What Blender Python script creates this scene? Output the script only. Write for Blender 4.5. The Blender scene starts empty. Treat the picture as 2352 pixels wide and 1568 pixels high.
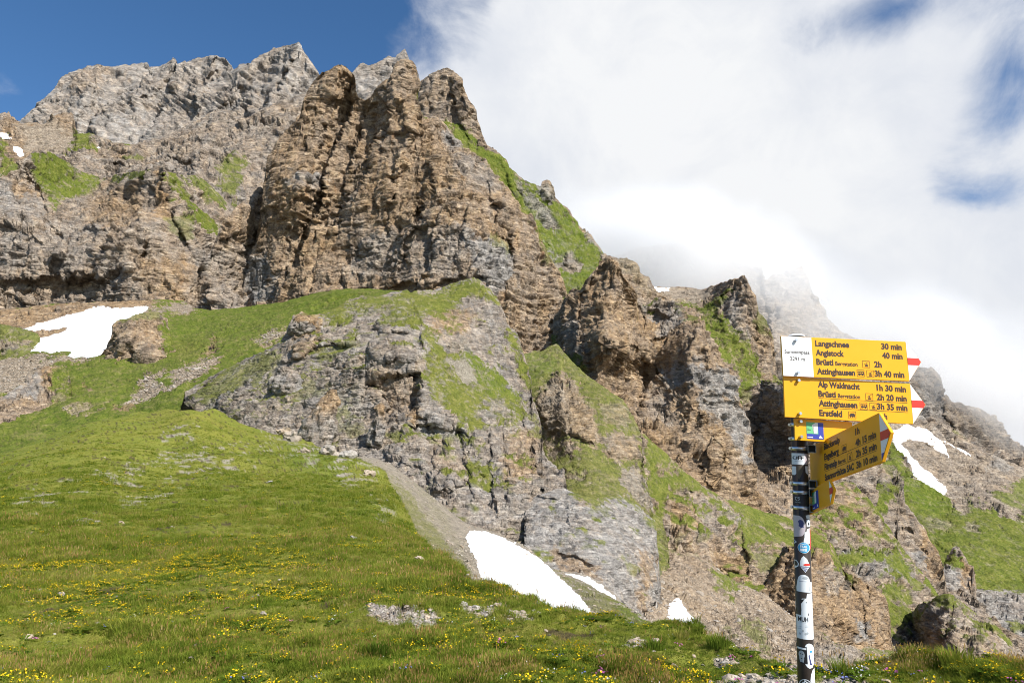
import bpy, bmesh, math, random
import numpy as np
from mathutils import Vector, Matrix

S = bpy.context.scene
C = S.collection
rng = np.random.default_rng(7)
random.seed(7)

# ------------------------------------------------------------------ camera
PITCH = math.radians(12.8)
CAM = np.array([0.0, 0.0, 1.6])
RX = np.array([1.0, 0, 0])
UP = np.array([0, -math.sin(PITCH), math.cos(PITCH)])
FW = np.array([0, math.cos(PITCH), math.sin(PITCH)])
FV = 1568.0                                   # focal length in plan units (2352 wide)
cd = bpy.data.cameras.new("camera")
cam = bpy.data.objects.new("camera", cd)
C.objects.link(cam)
cam.location = CAM
cam.rotation_euler = (math.pi / 2 + PITCH, 0, 0)
cd.sensor_width = 36.0
cd.lens = 24.0
cd.clip_start = 0.05
cd.clip_end = 20000
S.camera = cam

# ------------------------------------------------------------------ light and sky
SUN = np.array([0.52, -0.54, 0.66]); SUN /= np.linalg.norm(SUN)
sl = bpy.data.lights.new("sun", 'SUN')
sl.energy = 5.0
sl.angle = math.radians(0.5)
sl.color = (1.0, 0.965, 0.91)
so = bpy.data.objects.new("sun", sl)
C.objects.link(so)
so.rotation_euler = Vector(SUN).to_track_quat('Z', 'Y').to_euler()

W = bpy.data.worlds.new("World")
S.world = W
W.use_nodes = True
wt = W.node_tree
wt.nodes.clear()


def nd(t, kind, **kw):
    n = t.nodes.new(kind)
    for k, v in kw.items():
        if k.startswith('i_'):
            n.inputs[k[2:]].default_value = v
        else:
            setattr(n, k, v)
    return n


def mth(t, op, a, b=None, c=None, clamp=False):
    n = t.nodes.new('ShaderNodeMath')
    n.operation = op
    n.use_clamp = clamp
    for i, v in enumerate((a, b, c)):
        if v is None:
            continue
        if isinstance(v, (int, float)):
            n.inputs[i].default_value = v
        else:
            t.links.new(v, n.inputs[i])
    return n.outputs[0]


def ramp(t, fac, stops, interp='LINEAR'):
    n = t.nodes.new('ShaderNodeValToRGB')
    n.color_ramp.interpolation = interp
    el = n.color_ramp.elements
    while len(el) < len(stops):
        el.new(0.5)
    for e, (p, c) in zip(el, stops):
        e.position = p
        e.color = (c[0], c[1], c[2], 1) if isinstance(c, (tuple, list)) else (c, c, c, 1)
    if fac is not None:
        t.links.new(fac, n.inputs[0])
    return n.outputs[0]


def mixc(t, fac, a, b, mode='MIX'):
    n = t.nodes.new('ShaderNodeMix')
    n.data_type = 'RGBA'
    n.blend_type = mode
    n.clamp_factor = True
    for i, v in ((0, fac), (6, a), (7, b)):
        if isinstance(v, (int, float)):
            n.inputs[i].default_value = v if i == 0 else (v, v, v, 1)
        elif isinstance(v, (tuple, list)):
            n.inputs[i].default_value = (v[0], v[1], v[2], 1)
        else:
            t.links.new(v, n.inputs[i])
    return n.outputs[2]


sky = nd(wt, 'ShaderNodeTexSky', sky_type='NISHITA', sun_disc=False)
sky.sun_elevation = math.asin(SUN[2])
sky.sun_rotation = math.atan2(SUN[0], SUN[1])
sky.altitude = 2300
sky.air_density = 1.15
sky.dust_density = 0.15
sky.ozone_density = 2.2
tc = nd(wt, 'ShaderNodeTexCoord')
sx = nd(wt, 'ShaderNodeSeparateXYZ')
wt.links.new(tc.outputs['Generated'], sx.inputs[0])
DX, DY, DZ = sx.outputs
AZ = mth(wt, 'ARCTAN2', DX, DY)
EL = mth(wt, 'ARCSINE', DZ)


def wnoise(scale, detail, rough=0.55, off=(0, 0, 0), dist=0.0, stretch=(1, 1, 1)):
    mp = nd(wt, 'ShaderNodeMapping')
    mp.inputs['Location'].default_value = off
    mp.inputs['Scale'].default_value = stretch
    wt.links.new(tc.outputs['Generated'], mp.inputs[0])
    n = nd(wt, 'ShaderNodeTexNoise')
    n.inputs['Scale'].default_value = scale
    n.inputs['Detail'].default_value = detail
    n.inputs['Roughness'].default_value = rough
    n.inputs['Distortion'].default_value = dist
    wt.links.new(mp.outputs[0], n.inputs['Vector'])
    return n.outputs['Fac']


def azel(x, y):
    d = (x - 1176) / FV * RX + (784 - y) / FV * UP + FW
    d = d / np.linalg.norm(d)
    return math.atan2(d[0], d[1]), math.asin(d[2])


def blob(x, y, rx, ry, rot=0.0):
    """1 in the middle, falling to 0, round a direction of the sky"""
    a0, e0 = azel(x, y)
    ca = math.cos(e0)
    da = mth(wt, 'MULTIPLY', mth(wt, 'SUBTRACT', AZ, a0), ca)
    de = mth(wt, 'SUBTRACT', EL, e0)
    c, s = math.cos(rot), math.sin(rot)
    u = mth(wt, 'DIVIDE', mth(wt, 'ADD', mth(wt, 'MULTIPLY', da, c), mth(wt, 'MULTIPLY', de, s)), rx / FV)
    v = mth(wt, 'DIVIDE', mth(wt, 'SUBTRACT', mth(wt, 'MULTIPLY', de, c), mth(wt, 'MULTIPLY', da, s)), ry / FV)
    r = mth(wt, 'SQRT', mth(wt, 'ADD', mth(wt, 'MULTIPLY', u, u), mth(wt, 'MULTIPLY', v, v)))
    return mth(wt, 'SUBTRACT', 1.0, mth(wt, 'SMOOTH_MIN', r, 1.0, 0.3), clamp=True)


n1 = wnoise(3.2, 9, 0.58, (1.3, 0.2, 4.1), 0.4)
n2 = wnoise(9.0, 8, 0.62, (7.3, 2.2, 0.4), 0.6)
n3 = wnoise(1.6, 4, 0.5, (3.3, 8.2, 1.4))
a_edge, _ = azel(1000, 100)
# cloud bank: everything east of the summit; clear sky to the west
band = mth(wt, 'ADD', mth(wt, 'MULTIPLY', mth(wt, 'SUBTRACT', AZ, a_edge), 7.5),
           mth(wt, 'MULTIPLY', mth(wt, 'SUBTRACT', EL, 0.62), -0.9))
cov = mth(wt, 'ADD', mth(wt, 'ADD', mth(wt, 'MINIMUM', mth(wt, 'MAXIMUM', band, -0.75), 0.80), 0.10),
          mth(wt, 'ADD', mth(wt, 'MULTIPLY', mth(wt, 'SUBTRACT', n1, 0.5), 1.7),
              mth(wt, 'MULTIPLY', mth(wt, 'SUBTRACT', n2, 0.5), 0.9)))
for (x, y, rx, ry, k, rot) in ((2060, 20, 360, 120, 0.85, 0.0), (2345, 165, 130, 200, 0.80, 0.2),
                               (2240, 455, 230, 95, 1.0, -0.25), (1120, -20, 120, 110, 0.7, 0.5),
                               (2200, 320, 260, 160, 0.45, 0.0)):
    cov = mth(wt, 'SUBTRACT', cov, mth(wt, 'MULTIPLY', blob(x, y, rx, ry, rot), k))
for (x, y, rx, ry, k) in ((2060, 480, 240, 90, 0.5), (15, 190, 140, 70, 0.42), (2330, 560, 260, 90, 0.6)):
    cov = mth(wt, 'ADD', cov, mth(wt, 'MULTIPLY', blob(x, y, rx, ry), k))
# farther round to the east and south the bank breaks up
farther = nd(wt, 'ShaderNodeMapRange', interpolation_type='SMOOTHSTEP')
farther.inputs['From Min'].default_value = 0.95
farther.inputs['From Max'].default_value = 1.7
wt.links.new(AZ, farther.inputs[0])
cov = mth(wt, 'SUBTRACT', cov, mth(wt, 'MULTIPLY', farther.outputs[0], 0.85))
cmask = nd(wt, 'ShaderNodeMapRange', interpolation_type='SMOOTHSTEP')
cmask.inputs['From Min'].default_value = -0.30
cmask.inputs['From Max'].default_value = 0.52
wt.links.new(cov, cmask.inputs[0])
cm = cmask.outputs[0]
ctone = ramp(wt, mth(wt, 'ADD', mth(wt, 'MULTIPLY', n3, 0.45), mth(wt, 'ADD', mth(wt, 'MULTIPLY', n1, 0.35), mth(wt, 'MULTIPLY', n2, 0.2))),
             [(0.38, (0.43, 0.465, 0.525)), (0.5, (0.535, 0.555, 0.595)), (0.60, (0.63, 0.638, 0.65))])
bg1 = nd(wt, 'ShaderNodeBackground', i_Strength=0.102)
hs = nd(wt, 'ShaderNodeHueSaturation')
hs.inputs['Saturation'].default_value = 1.2
wt.links.new(sky.outputs[0], hs.inputs['Color'])
wt.links.new(hs.outputs[0], bg1.inputs[0])
bg2 = nd(wt, 'ShaderNodeBackground', i_Strength=1.0)
wt.links.new(ctone, bg2.inputs[0])
mx = nd(wt, 'ShaderNodeMixShader')
wt.links.new(cm, mx.inputs[0])
wt.links.new(bg1.outputs[0], mx.inputs[1])
wt.links.new(bg2.outputs[0], mx.inputs[2])
wo = nd(wt, 'ShaderNodeOutputWorld')
wt.links.new(mx.outputs[0], wo.inputs[0])

S.view_settings.view_transform = 'Standard'
S.view_settings.look = 'None'
S.view_settings.exposure = 0.55
S.view_settings.gamma = 1.0
S.view_settings.use_curve_mapping = False
S.cycles.filter_width = 1.0
S.cycles.max_bounces = 6
S.cycles.diffuse_bounces = 2
S.cycles.glossy_bounces = 2
S.cycles.transparent_max_bounces = 8
S.cycles.volume_bounces = 6
S.cycles.use_denoising = True
S.cycles.denoiser = 'OPENIMAGEDENOISE'
S.cycles.denoising_input_passes = 'RGB_ALBEDO_NORMAL'
S.cycles.denoising_prefilter = 'ACCURATE'

# ------------------------------------------------------------------ numpy noise
TB = rng.random((64, 64, 64), dtype=np.float32) * 2 - 1


def vn(P, seed=0):
    """value noise in [-1,1] at points P (N,3)"""
    P = np.asarray(P, dtype=np.float32) + np.float32(seed * 17.37)
    i = np.floor(P).astype(np.int32)
    f = P - i
    f = f * f * f * (f * (f * 6 - 15) + 10)
    i0 = i & 63
    i1 = (i + 1) & 63
    x0, y0, z0 = i0.T
    x1, y1, z1 = i1.T
    fx, fy, fz = f.T
    a = TB[x0, y0, z0]; b = TB[x1, y0, z0]; c = TB[x0, y1, z0]; d = TB[x1, y1, z0]
    e = TB[x0, y0, z1]; g = TB[x1, y0, z1]; h = TB[x0, y1, z1]; k = TB[x1, y1, z1]
    ab = a + (b - a) * fx
    cdv = c + (d - c) * fx
    eg = e + (g - e) * fx
    hk = h + (k - h) * fx
    l = ab + (cdv - ab) * fy
    m = eg + (hk - eg) * fy
    return l + (m - l) * fz


ROT = np.array(Matrix.Rotation(0.65, 3, Vector((0.4, 0.7, 0.6)).normalized()), dtype=np.float32)


def fbm(P, octv=4, gain=0.5, lac=2.03, seed=0, kind=0):
    """kind 0 plain, 1 ridged (sharp crests), 2 billow (sharp creases)"""
    P = np.asarray(P, dtype=np.float32)
    out = np.zeros(len(P), np.float32)
    a, tot = 1.0, 0.0
    for o in range(octv):
        n = vn(P, seed + o)
        if kind == 1:
            n = 1 - 2 * np.abs(n)
        elif kind == 2:
            n = 2 * np.abs(n) - 0.6
        out += a * n
        tot += a
        a *= gain
        P = (P @ ROT) * lac
    return out / tot


def h1(n, seed=0):
    n = (n.astype(np.int64) * 7919 + seed * 104729) & 0x3FFFF
    return TB.ravel()[n]


def facet(P, seed=0):
    """broken-stone relief: every cell of a jittered lattice carries its own tilted plane"""
    P = np.asarray(P, dtype=np.float32) + np.float32(seed * 5.71)
    b = np.floor(P - 0.5).astype(np.int32)
    best = np.full(len(P), 1e9, np.float32)
    out = np.zeros(len(P), np.float32)
    for dx in (0, 1):
        for dy in (0, 1):
            for dz in (0, 1):
                c = b + np.array([dx, dy, dz], np.int32)
                i, j, k = (c & 63).T
                r1 = TB[i, j, k]; r2 = TB[j, k, i]; r3 = TB[k, i, j]
                ex = P[:, 0] - (c[:, 0] + 0.5 + 0.42 * r1)
                ey = P[:, 1] - (c[:, 1] + 0.5 + 0.42 * r2)
                ez = P[:, 2] - (c[:, 2] + 0.5 + 0.42 * r3)
                d = ex * ex + ey * ey + ez * ez
                i2, j2, k2 = ((c + 29) & 63).T
                g1 = TB[i2, j2, k2]; g2 = TB[j2, k2, i2]; g3 = TB[k2, i2, j2]; g4 = TB[i2, k2, j2]
                h = 0.75 * g4 + 1.1 * (ex * g1 + ey * g2 + ez * g3)
                m = d < best
                best = np.where(m, d, best)
                out = np.where(m, h, out)
    return out


def sst(a, b, x):
    t = np.clip((x - a) / (b - a), 0, 1)
    return t * t * (3 - 2 * t)


# ------------------------------------------------------------------ plan tiles: reading frames used when measuring the photograph
TILE = dict(v=(0, 0, 1.0), a4=(0, 45.94, .41016), a5=(551.25, 45.94, .41016), a6=(0, 643.1, .35156), a7=(643.1, 597.2, .3515),
            a8=(1194.4, 551.25, .29299), b1=(1010.6, 1010.6, .35559), b2=(1653.75, 918.75, .41414), b6=(1378.1, 505.3, .41407),
            c1=(0, 220.5, .31634), c2=(367.5, 349.1, .24609), c3=(826.9, 229.7, .29291), c4=(918.75, 0, .60938),
            c5=(1883.4, 964.7, .2344), c6=(1837.5, 1240.3, .21875), c7=(1378.1, 780.9, .26371))


def T(t, s):
    """'x,y x,y ...' in a tile's frame -> plan coordinates"""
    ox, oy, k = TILE[t]
    return [(ox + float(a) * k, oy + float(b) * k) for a, b in (p.split(',') for p in s.split())]


def rays(x, y):
    x = np.asarray(x, float)[..., None]
    y = np.asarray(y, float)[..., None]
    return (x - 1176) / FV * RX + (784 - y) / FV * UP + FW


def world(x, y, d):
    return CAM + rays(x, y) * np.asarray(d, float)[..., None]


def camw(p):
    """camera-frame metres (right, up, forward) -> world"""
    return CAM + p[0] * RX + p[1] * UP + p[2] * FW


def tps(ctrl, x, y):
    """depth field: thin-plate spline on inverse depth (exact for planes)"""
    c = np.array(ctrl, float)
    px, py, v = c[:, 0] / 500, c[:, 1] / 500, 100.0 / c[:, 2]
    n = len(c)

    def U(r2):
        return 0.5 * r2 * np.log(np.maximum(r2, 1e-12))
    K = U((px[:, None] - px) ** 2 + (py[:, None] - py) ** 2) + np.eye(n) * 1e-4
    Pm = np.c_[np.ones(n), px, py]
    A = np.block([[K, Pm], [Pm.T, np.zeros((3, 3))]])
    w = np.linalg.solve(A, np.r_[v, 0, 0, 0])
    X, Y = np.ravel(x) / 500, np.ravel(y) / 500
    out = w[n] + w[n + 1] * X + w[n + 2] * Y
    for i in range(n):
        out = out + w[i] * U((X - px[i]) ** 2 + (Y - py[i]) ** 2)
    out = np.clip(out, 100.0 / (c[:, 2].max() * 1.5), 100.0 / (c[:, 2].min() * 0.7))
    return (100.0 / out).reshape(np.shape(x))


def polydist(pts, x, y):
    """distance to a polyline and signed side (+ = right of the travel direction as seen on the picture)"""
    best = np.full(x.shape, 1e9, np.float32)
    side = np.zeros(x.shape, np.float32)
    for (ax, ay), (bx, by) in zip(pts[:-1], pts[1:]):
        dx, dy = bx - ax, by - ay
        L = math.hypot(dx, dy) + 1e-9
        t = np.clip(((x - ax) * dx + (y - ay) * dy) / L / L, 0, 1)
        d = np.hypot(x - ax - t * dx, y - ay - t * dy)
        s = (dx * (y - ay) - dy * (x - ax)) / L
        m = d < best
        best = np.where(m, d, best)
        side = np.where(m, s, side)
    return best, side


def inpoly(pts, x, y):
    ins = np.zeros(x.shape, bool)
    n = len(pts)
    for i in range(n):
        (ax, ay), (bx, by) = pts[i], pts[(i + 1) % n]
        if ay == by:
            continue
        cond = ((ay > y) != (by > y)) & (x < (bx - ax) * (y - ay) / (by - ay) + ax)
        ins ^= cond
    return ins


def polysd(pts, x, y):
    """signed distance to a polygon, positive inside; computed near its box only"""
    out = np.full(x.shape, -200.0, np.float32)
    p = np.array(pts)
    m = (x > p[:, 0].min() - 60) & (x < p[:, 0].max() + 60) & (y > p[:, 1].min() - 60) & (y < p[:, 1].max() + 60)
    if m.any():
        d, _ = polydist(list(pts) + [pts[0]], x[m], y[m])
        out[m] = np.where(inpoly(pts, x[m], y[m]), d, -d)
    return out


def smooth1(a, n):
    for _ in range(n):
        a = np.r_[a[:1], (a[:-2] + 2 * a[1:-1] + a[2:]) / 4, a[-1:]]
    return a


def new_mesh(name, V, F):
    """fast mesh from vertex array and quad/tri index array"""
    me = bpy.data.meshes.new(name)
    V = np.ascontiguousarray(V, np.float32)
    F = np.ascontiguousarray(F, np.int32)
    me.vertices.add(len(V))
    me.vertices.foreach_set('co', V.ravel())
    k = F.shape[1]
    me.loops.add(F.size)
    me.loops.foreach_set('vertex_index', F.ravel())
    me.polygons.add(len(F))
    me.polygons.foreach_set('loop_start', np.arange(0, F.size, k, dtype=np.int32))
    me.polygons.foreach_set('loop_total', np.full(len(F), k, np.int32))
    me.update(calc_edges=True)
    return me


def put(name, me, mat=None, parent=None, smooth=False):
    o = bpy.data.objects.new(name, me)
    C.objects.link(o)
    if mat is not None and me is not None and len(me.materials) == 0:
        me.materials.append(mat)
    if parent is not None:
        o.parent = parent
    if smooth:
        me.polygons.foreach_set('use_smooth', np.ones(len(me.polygons), bool))
    return o


def tag(o, label=None, cat=None, group=None, kind=None):
    for k, v in (('label', label), ('category', cat), ('group', group), ('kind', kind)):
        if v:
            o[k] = v
    return o
# ------------------------------------------------------------------ materials of the mountain
def new_mat(name):
    m = bpy.data.materials.new(name)
    m.use_nodes = True
    t = m.node_tree
    t.nodes.clear()
    out = nd(t, 'ShaderNodeOutputMaterial')
    return m, t, out


def principled(name, col, rough=0.8, metal=0.0, spec=0.5):
    m, t, out = new_mat(name)
    b = nd(t, 'ShaderNodeBsdfPrincipled')
    b.inputs['Base Color'].default_value = (*col, 1)
    b.inputs['Roughness'].default_value = rough
    b.inputs['Metallic'].default_value = metal
    b.inputs['Specular IOR Level'].default_value = spec
    t.links.new(b.outputs[0], out.inputs[0])
    return m


def tnoise(t, vec, scale, detail=4, rough=0.6, off=(0, 0, 0), stretch=(1, 1, 1), dist=0.0):
    mp = nd(t, 'ShaderNodeMapping')
    mp.inputs['Location'].default_value = off
    mp.inputs['Scale'].default_value = stretch
    t.links.new(vec, mp.inputs[0])
    n = nd(t, 'ShaderNodeTexNoise')
    n.inputs['Scale'].default_value = scale
    n.inputs['Detail'].default_value = detail
    n.inputs['Roughness'].default_value = rough
    n.inputs['Distortion'].default_value = dist
    t.links.new(mp.outputs[0], n.inputs['Vector'])
    return n.outputs['Fac']


def mountain_material():
    m, t, out = new_mat("alpine_rock_and_turf")
    at = nd(t, 'ShaderNodeAttribute', attribute_name='mask')
    sep = nd(t, 'ShaderNodeSeparateColor')
    t.links.new(at.outputs['Color'], sep.inputs[0])
    g, tone, scree = sep.outputs
    lush = at.outputs['Alpha']
    sc = nd(t, 'ShaderNodeAttribute', attribute_type='OBJECT', attribute_name='tex_scale')
    geo = nd(t, 'ShaderNodeNewGeometry')
    vm = nd(t, 'ShaderNodeVectorMath', operation='SCALE')
    t.links.new(geo.outputs['Position'], vm.inputs[0])
    t.links.new(sc.outputs['Fac'], vm.inputs['Scale'])
    v = vm.outputs[0]                                   # one unit = one plan unit at the sheet's own distance
    big = tnoise(t, v, 0.012, 5, 0.6)
    mid = tnoise(t, v, 0.05, 6, 0.68, (31, 7, 3))
    fine = tnoise(t, v, 0.28, 4, 0.7, (3, 17, 9))
    strat = tnoise(t, v, 0.05, 5, 0.65, (5, 5, 5), (0.22, 0.22, 2.2), 0.5)
    streak = tnoise(t, v, 0.05, 4, 0.6, (9, 1, 4), (1.6, 1.6, 0.16))
    wv = nd(t, 'ShaderNodeTexNoise')
    wv.inputs['Scale'].default_value = 0.06
    wv.inputs['Detail'].default_value = 3
    t.links.new(v, wv.inputs['Vector'])
    va = nd(t, 'ShaderNodeVectorMath', operation='MULTIPLY_ADD')
    t.links.new(wv.outputs['Color'], va.inputs[0])
    va.inputs[1].default_value = (6, 6, 6)
    t.links.new(v, va.inputs[2])

    def broken(stretch, scale):
        mp = nd(t, 'ShaderNodeMapping')
        mp.inputs['Scale'].default_value = tuple(a * scale for a in stretch)
        mp.inputs['Rotation'].default_value = (0.08, 0.12, 0.3)
        t.links.new(va.outputs[0], mp.inputs[0])
        vo = nd(t, 'ShaderNodeTexVoronoi')
        vo.inputs['Scale'].default_value = 1.0
        vo.inputs['Randomness'].default_value = 0.95
        t.links.new(mp.outputs[0], vo.inputs['Vector'])
        df = nd(t, 'ShaderNodeVectorMath', operation='SUBTRACT')
        t.links.new(mp.outputs[0], df.inputs[0])
        t.links.new(vo.outputs['Position'], df.inputs[1])
        cc = nd(t, 'ShaderNodeVectorMath', operation='SUBTRACT')
        t.links.new(vo.outputs['Color'], cc.inputs[0])
        cc.inputs[1].default_value = (0.5, 0.5, 0.5)
        dt = nd(t, 'ShaderNodeVectorMath', operation='DOT_PRODUCT')
        t.links.new(df.outputs[0], dt.inputs[0])
        t.links.new(cc.outputs[0], dt.inputs[1])
        sp = nd(t, 'ShaderNodeSeparateColor')
        t.links.new(vo.outputs['Color'], sp.inputs[0])
        return dt.outputs['Value'], sp.outputs[1]
    hA, cA = broken((1, 1, 1.5), 0.070)
    hB, cB = broken((0.28, 0.28, 2.0), 0.17)
    hC, cC = broken((1, 1, 1.2), 0.34)
    # rock: grey limestone to ochre slate
    k1 = mth(t, 'ADD', mth(t, 'MULTIPLY', mid, 0.68), mth(t, 'MULTIPLY', strat, 0.32))
    k1 = mth(t, 'ADD', mth(t, 'MULTIPLY', k1, 0.74), mth(t, 'MULTIPLY', fine, 0.26))
    cells = mth(t, 'ADD', mth(t, 'MULTIPLY', mth(t, 'SUBTRACT', cA, 0.5), 0.10), mth(t, 'ADD', mth(t, 'MULTIPLY', mth(t, 'SUBTRACT', cB, 0.5), 0.11), mth(t, 'MULTIPLY', mth(t, 'SUBTRACT', cC, 0.5), 0.07)))
    k1 = mth(t, 'ADD', k1, cells)
    grey = ramp(t, k1, [(0.33, (0.110, 0.102, 0.093)), (0.44, (0.210, 0.195, 0.178)), (0.54, (0.315, 0.294, 0.268)), (0.66, (0.47, 0.44, 0.40))])
    ochre = ramp(t, k1, [(0.34, (0.110, 0.073, 0.044)), (0.44, (0.225, 0.150, 0.085)), (0.54, (0.355, 0.240, 0.135)), (0.66, (0.54, 0.395, 0.24))])
    tn = mth(t, 'ADD', tone, mth(t, 'ADD', mth(t, 'MULTIPLY', mth(t, 'SUBTRACT', big, 0.5), 1.0),
                                 mth(t, 'ADD', mth(t, 'MULTIPLY', mth(t, 'SUBTRACT', streak, 0.5), 0.8),
                                     mth(t, 'MULTIPLY', mth(t, 'SUBTRACT', mid, 0.5), 0.5))))
    rk = mixc(t, mth(t, 'MULTIPLY', tn, 1.0, clamp=True), grey, ochre)
    rust = mth(t, 'MULTIPLY', ramp(t, tnoise(t, v, 0.03, 6, 0.7, (77, 3, 12), (1.5, 1.5, 0.6)), [(0.60, 0.0), (0.72, 1.0)]),
               mth(t, 'MULTIPLY', tn, 0.75, clamp=True))
    rk = mixc(t, rust, rk, (0.33, 0.175, 0.075))
    # scree
    k2 = mth(t, 'ADD', mth(t, 'MULTIPLY', fine, 0.7), mth(t, 'MULTIPLY', mid, 0.3))
    sg = ramp(t, k2, [(0.38, (0.13, 0.098, 0.066)), (0.5, (0.30, 0.235, 0.165)), (0.62, (0.50, 0.42, 0.32))])
    sgrey = ramp(t, k2, [(0.38, (0.13, 0.117, 0.095)), (0.5, (0.28, 0.255, 0.215)), (0.62, (0.48, 0.45, 0.40))])
    sg = mixc(t, tone, sgrey, sg)
    rk = mixc(t, scree, rk, sg)
    # turf
    k3 = mth(t, 'ADD', mth(t, 'MULTIPLY', fine, 0.55), mth(t, 'MULTIPLY', mid, 0.45))
    dry = ramp(t, k3, [(0.32, (0.042, 0.046, 0.012)), (0.46, (0.105, 0.112, 0.024)), (0.55, (0.170, 0.165, 0.038)), (0.65, (0.265, 0.225, 0.10))])
    wet = ramp(t, k3, [(0.32, (0.030, 0.048, 0.008)), (0.45, (0.078, 0.112, 0.014)), (0.55, (0.128, 0.160, 0.022)), (0.66, (0.21, 0.20, 0.06))])
    turf = mixc(t, mth(t, 'ADD', lush, mth(t, 'MULTIPLY', mth(t, 'SUBTRACT', big, 0.5), 1.2), clamp=True), dry, wet)
    col = mixc(t, g, rk, turf)
    b = nd(t, 'ShaderNodeBsdfPrincipled')
    b.inputs['Roughness'].default_value = 0.95
    b.inputs['Specular IOR Level'].default_value = 0.12
    t.links.new(col, b.inputs['Base Color'])
    bp = nd(t, 'ShaderNodeBump')
    bp.inputs['Strength'].default_value = 1.0
    facets = mth(t, 'ADD', mth(t, 'MULTIPLY', hA, 5.5), mth(t, 'ADD', mth(t, 'MULTIPLY', hB, 3.0), mth(t, 'MULTIPLY', hC, 1.5)))
    gr = nd(t, 'ShaderNodeAttribute', attribute_type='OBJECT', attribute_name='grain')
    stony = mth(t, 'MULTIPLY', gr.outputs['Fac'], mth(t, 'SUBTRACT', 1.0, mth(t, 'MULTIPLY', g, 0.8)))
    hh = mth(t, 'ADD', mth(t, 'MULTIPLY', fine, 1.6), mth(t, 'MULTIPLY', facets, stony))
    t.links.new(hh, bp.inputs['Height'])
    t.links.new(mth(t, 'DIVIDE', 1.6, sc.outputs['Fac']), bp.inputs['Distance'])
    t.links.new(bp.outputs[0], b.inputs['Normal'])
    t.links.new(b.outputs[0], out.inputs[0])
    return m


M_ROCK = mountain_material()


def snow_material():
    m, t, out = new_mat("old_snow")
    sc = nd(t, 'ShaderNodeAttribute', attribute_type='OBJECT', attribute_name='tex_scale')
    di = nd(t, 'ShaderNodeAttribute', attribute_type='OBJECT', attribute_name='dirt')
    geo = nd(t, 'ShaderNodeNewGeometry')
    vm = nd(t, 'ShaderNodeVectorMath', operation='SCALE')
    t.links.new(geo.outputs['Position'], vm.inputs[0])
    t.links.new(sc.outputs['Fac'], vm.inputs['Scale'])
    n = tnoise(t, vm.outputs[0], 0.09, 6, 0.7, (3, 3, 3), (0.5, 1.6, 1.6))
    f = mth(t, 'MULTIPLY', ramp(t, n, [(0.48, 0.0), (0.72, 1.0)]), di.outputs['Fac'])
    col = mixc(t, f, (0.86, 0.86, 0.87), (0.50, 0.44, 0.37))
    b = nd(t, 'ShaderNodeBsdfPrincipled')
    b.inputs['Roughness'].default_value = 0.7
    b.inputs['Specular IOR Level'].default_value = 0.2
    t.links.new(col, b.inputs['Base Color'])
    t.links.new(b.outputs[0], out.inputs[0])
    return m


M_SNOW = snow_material()


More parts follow.
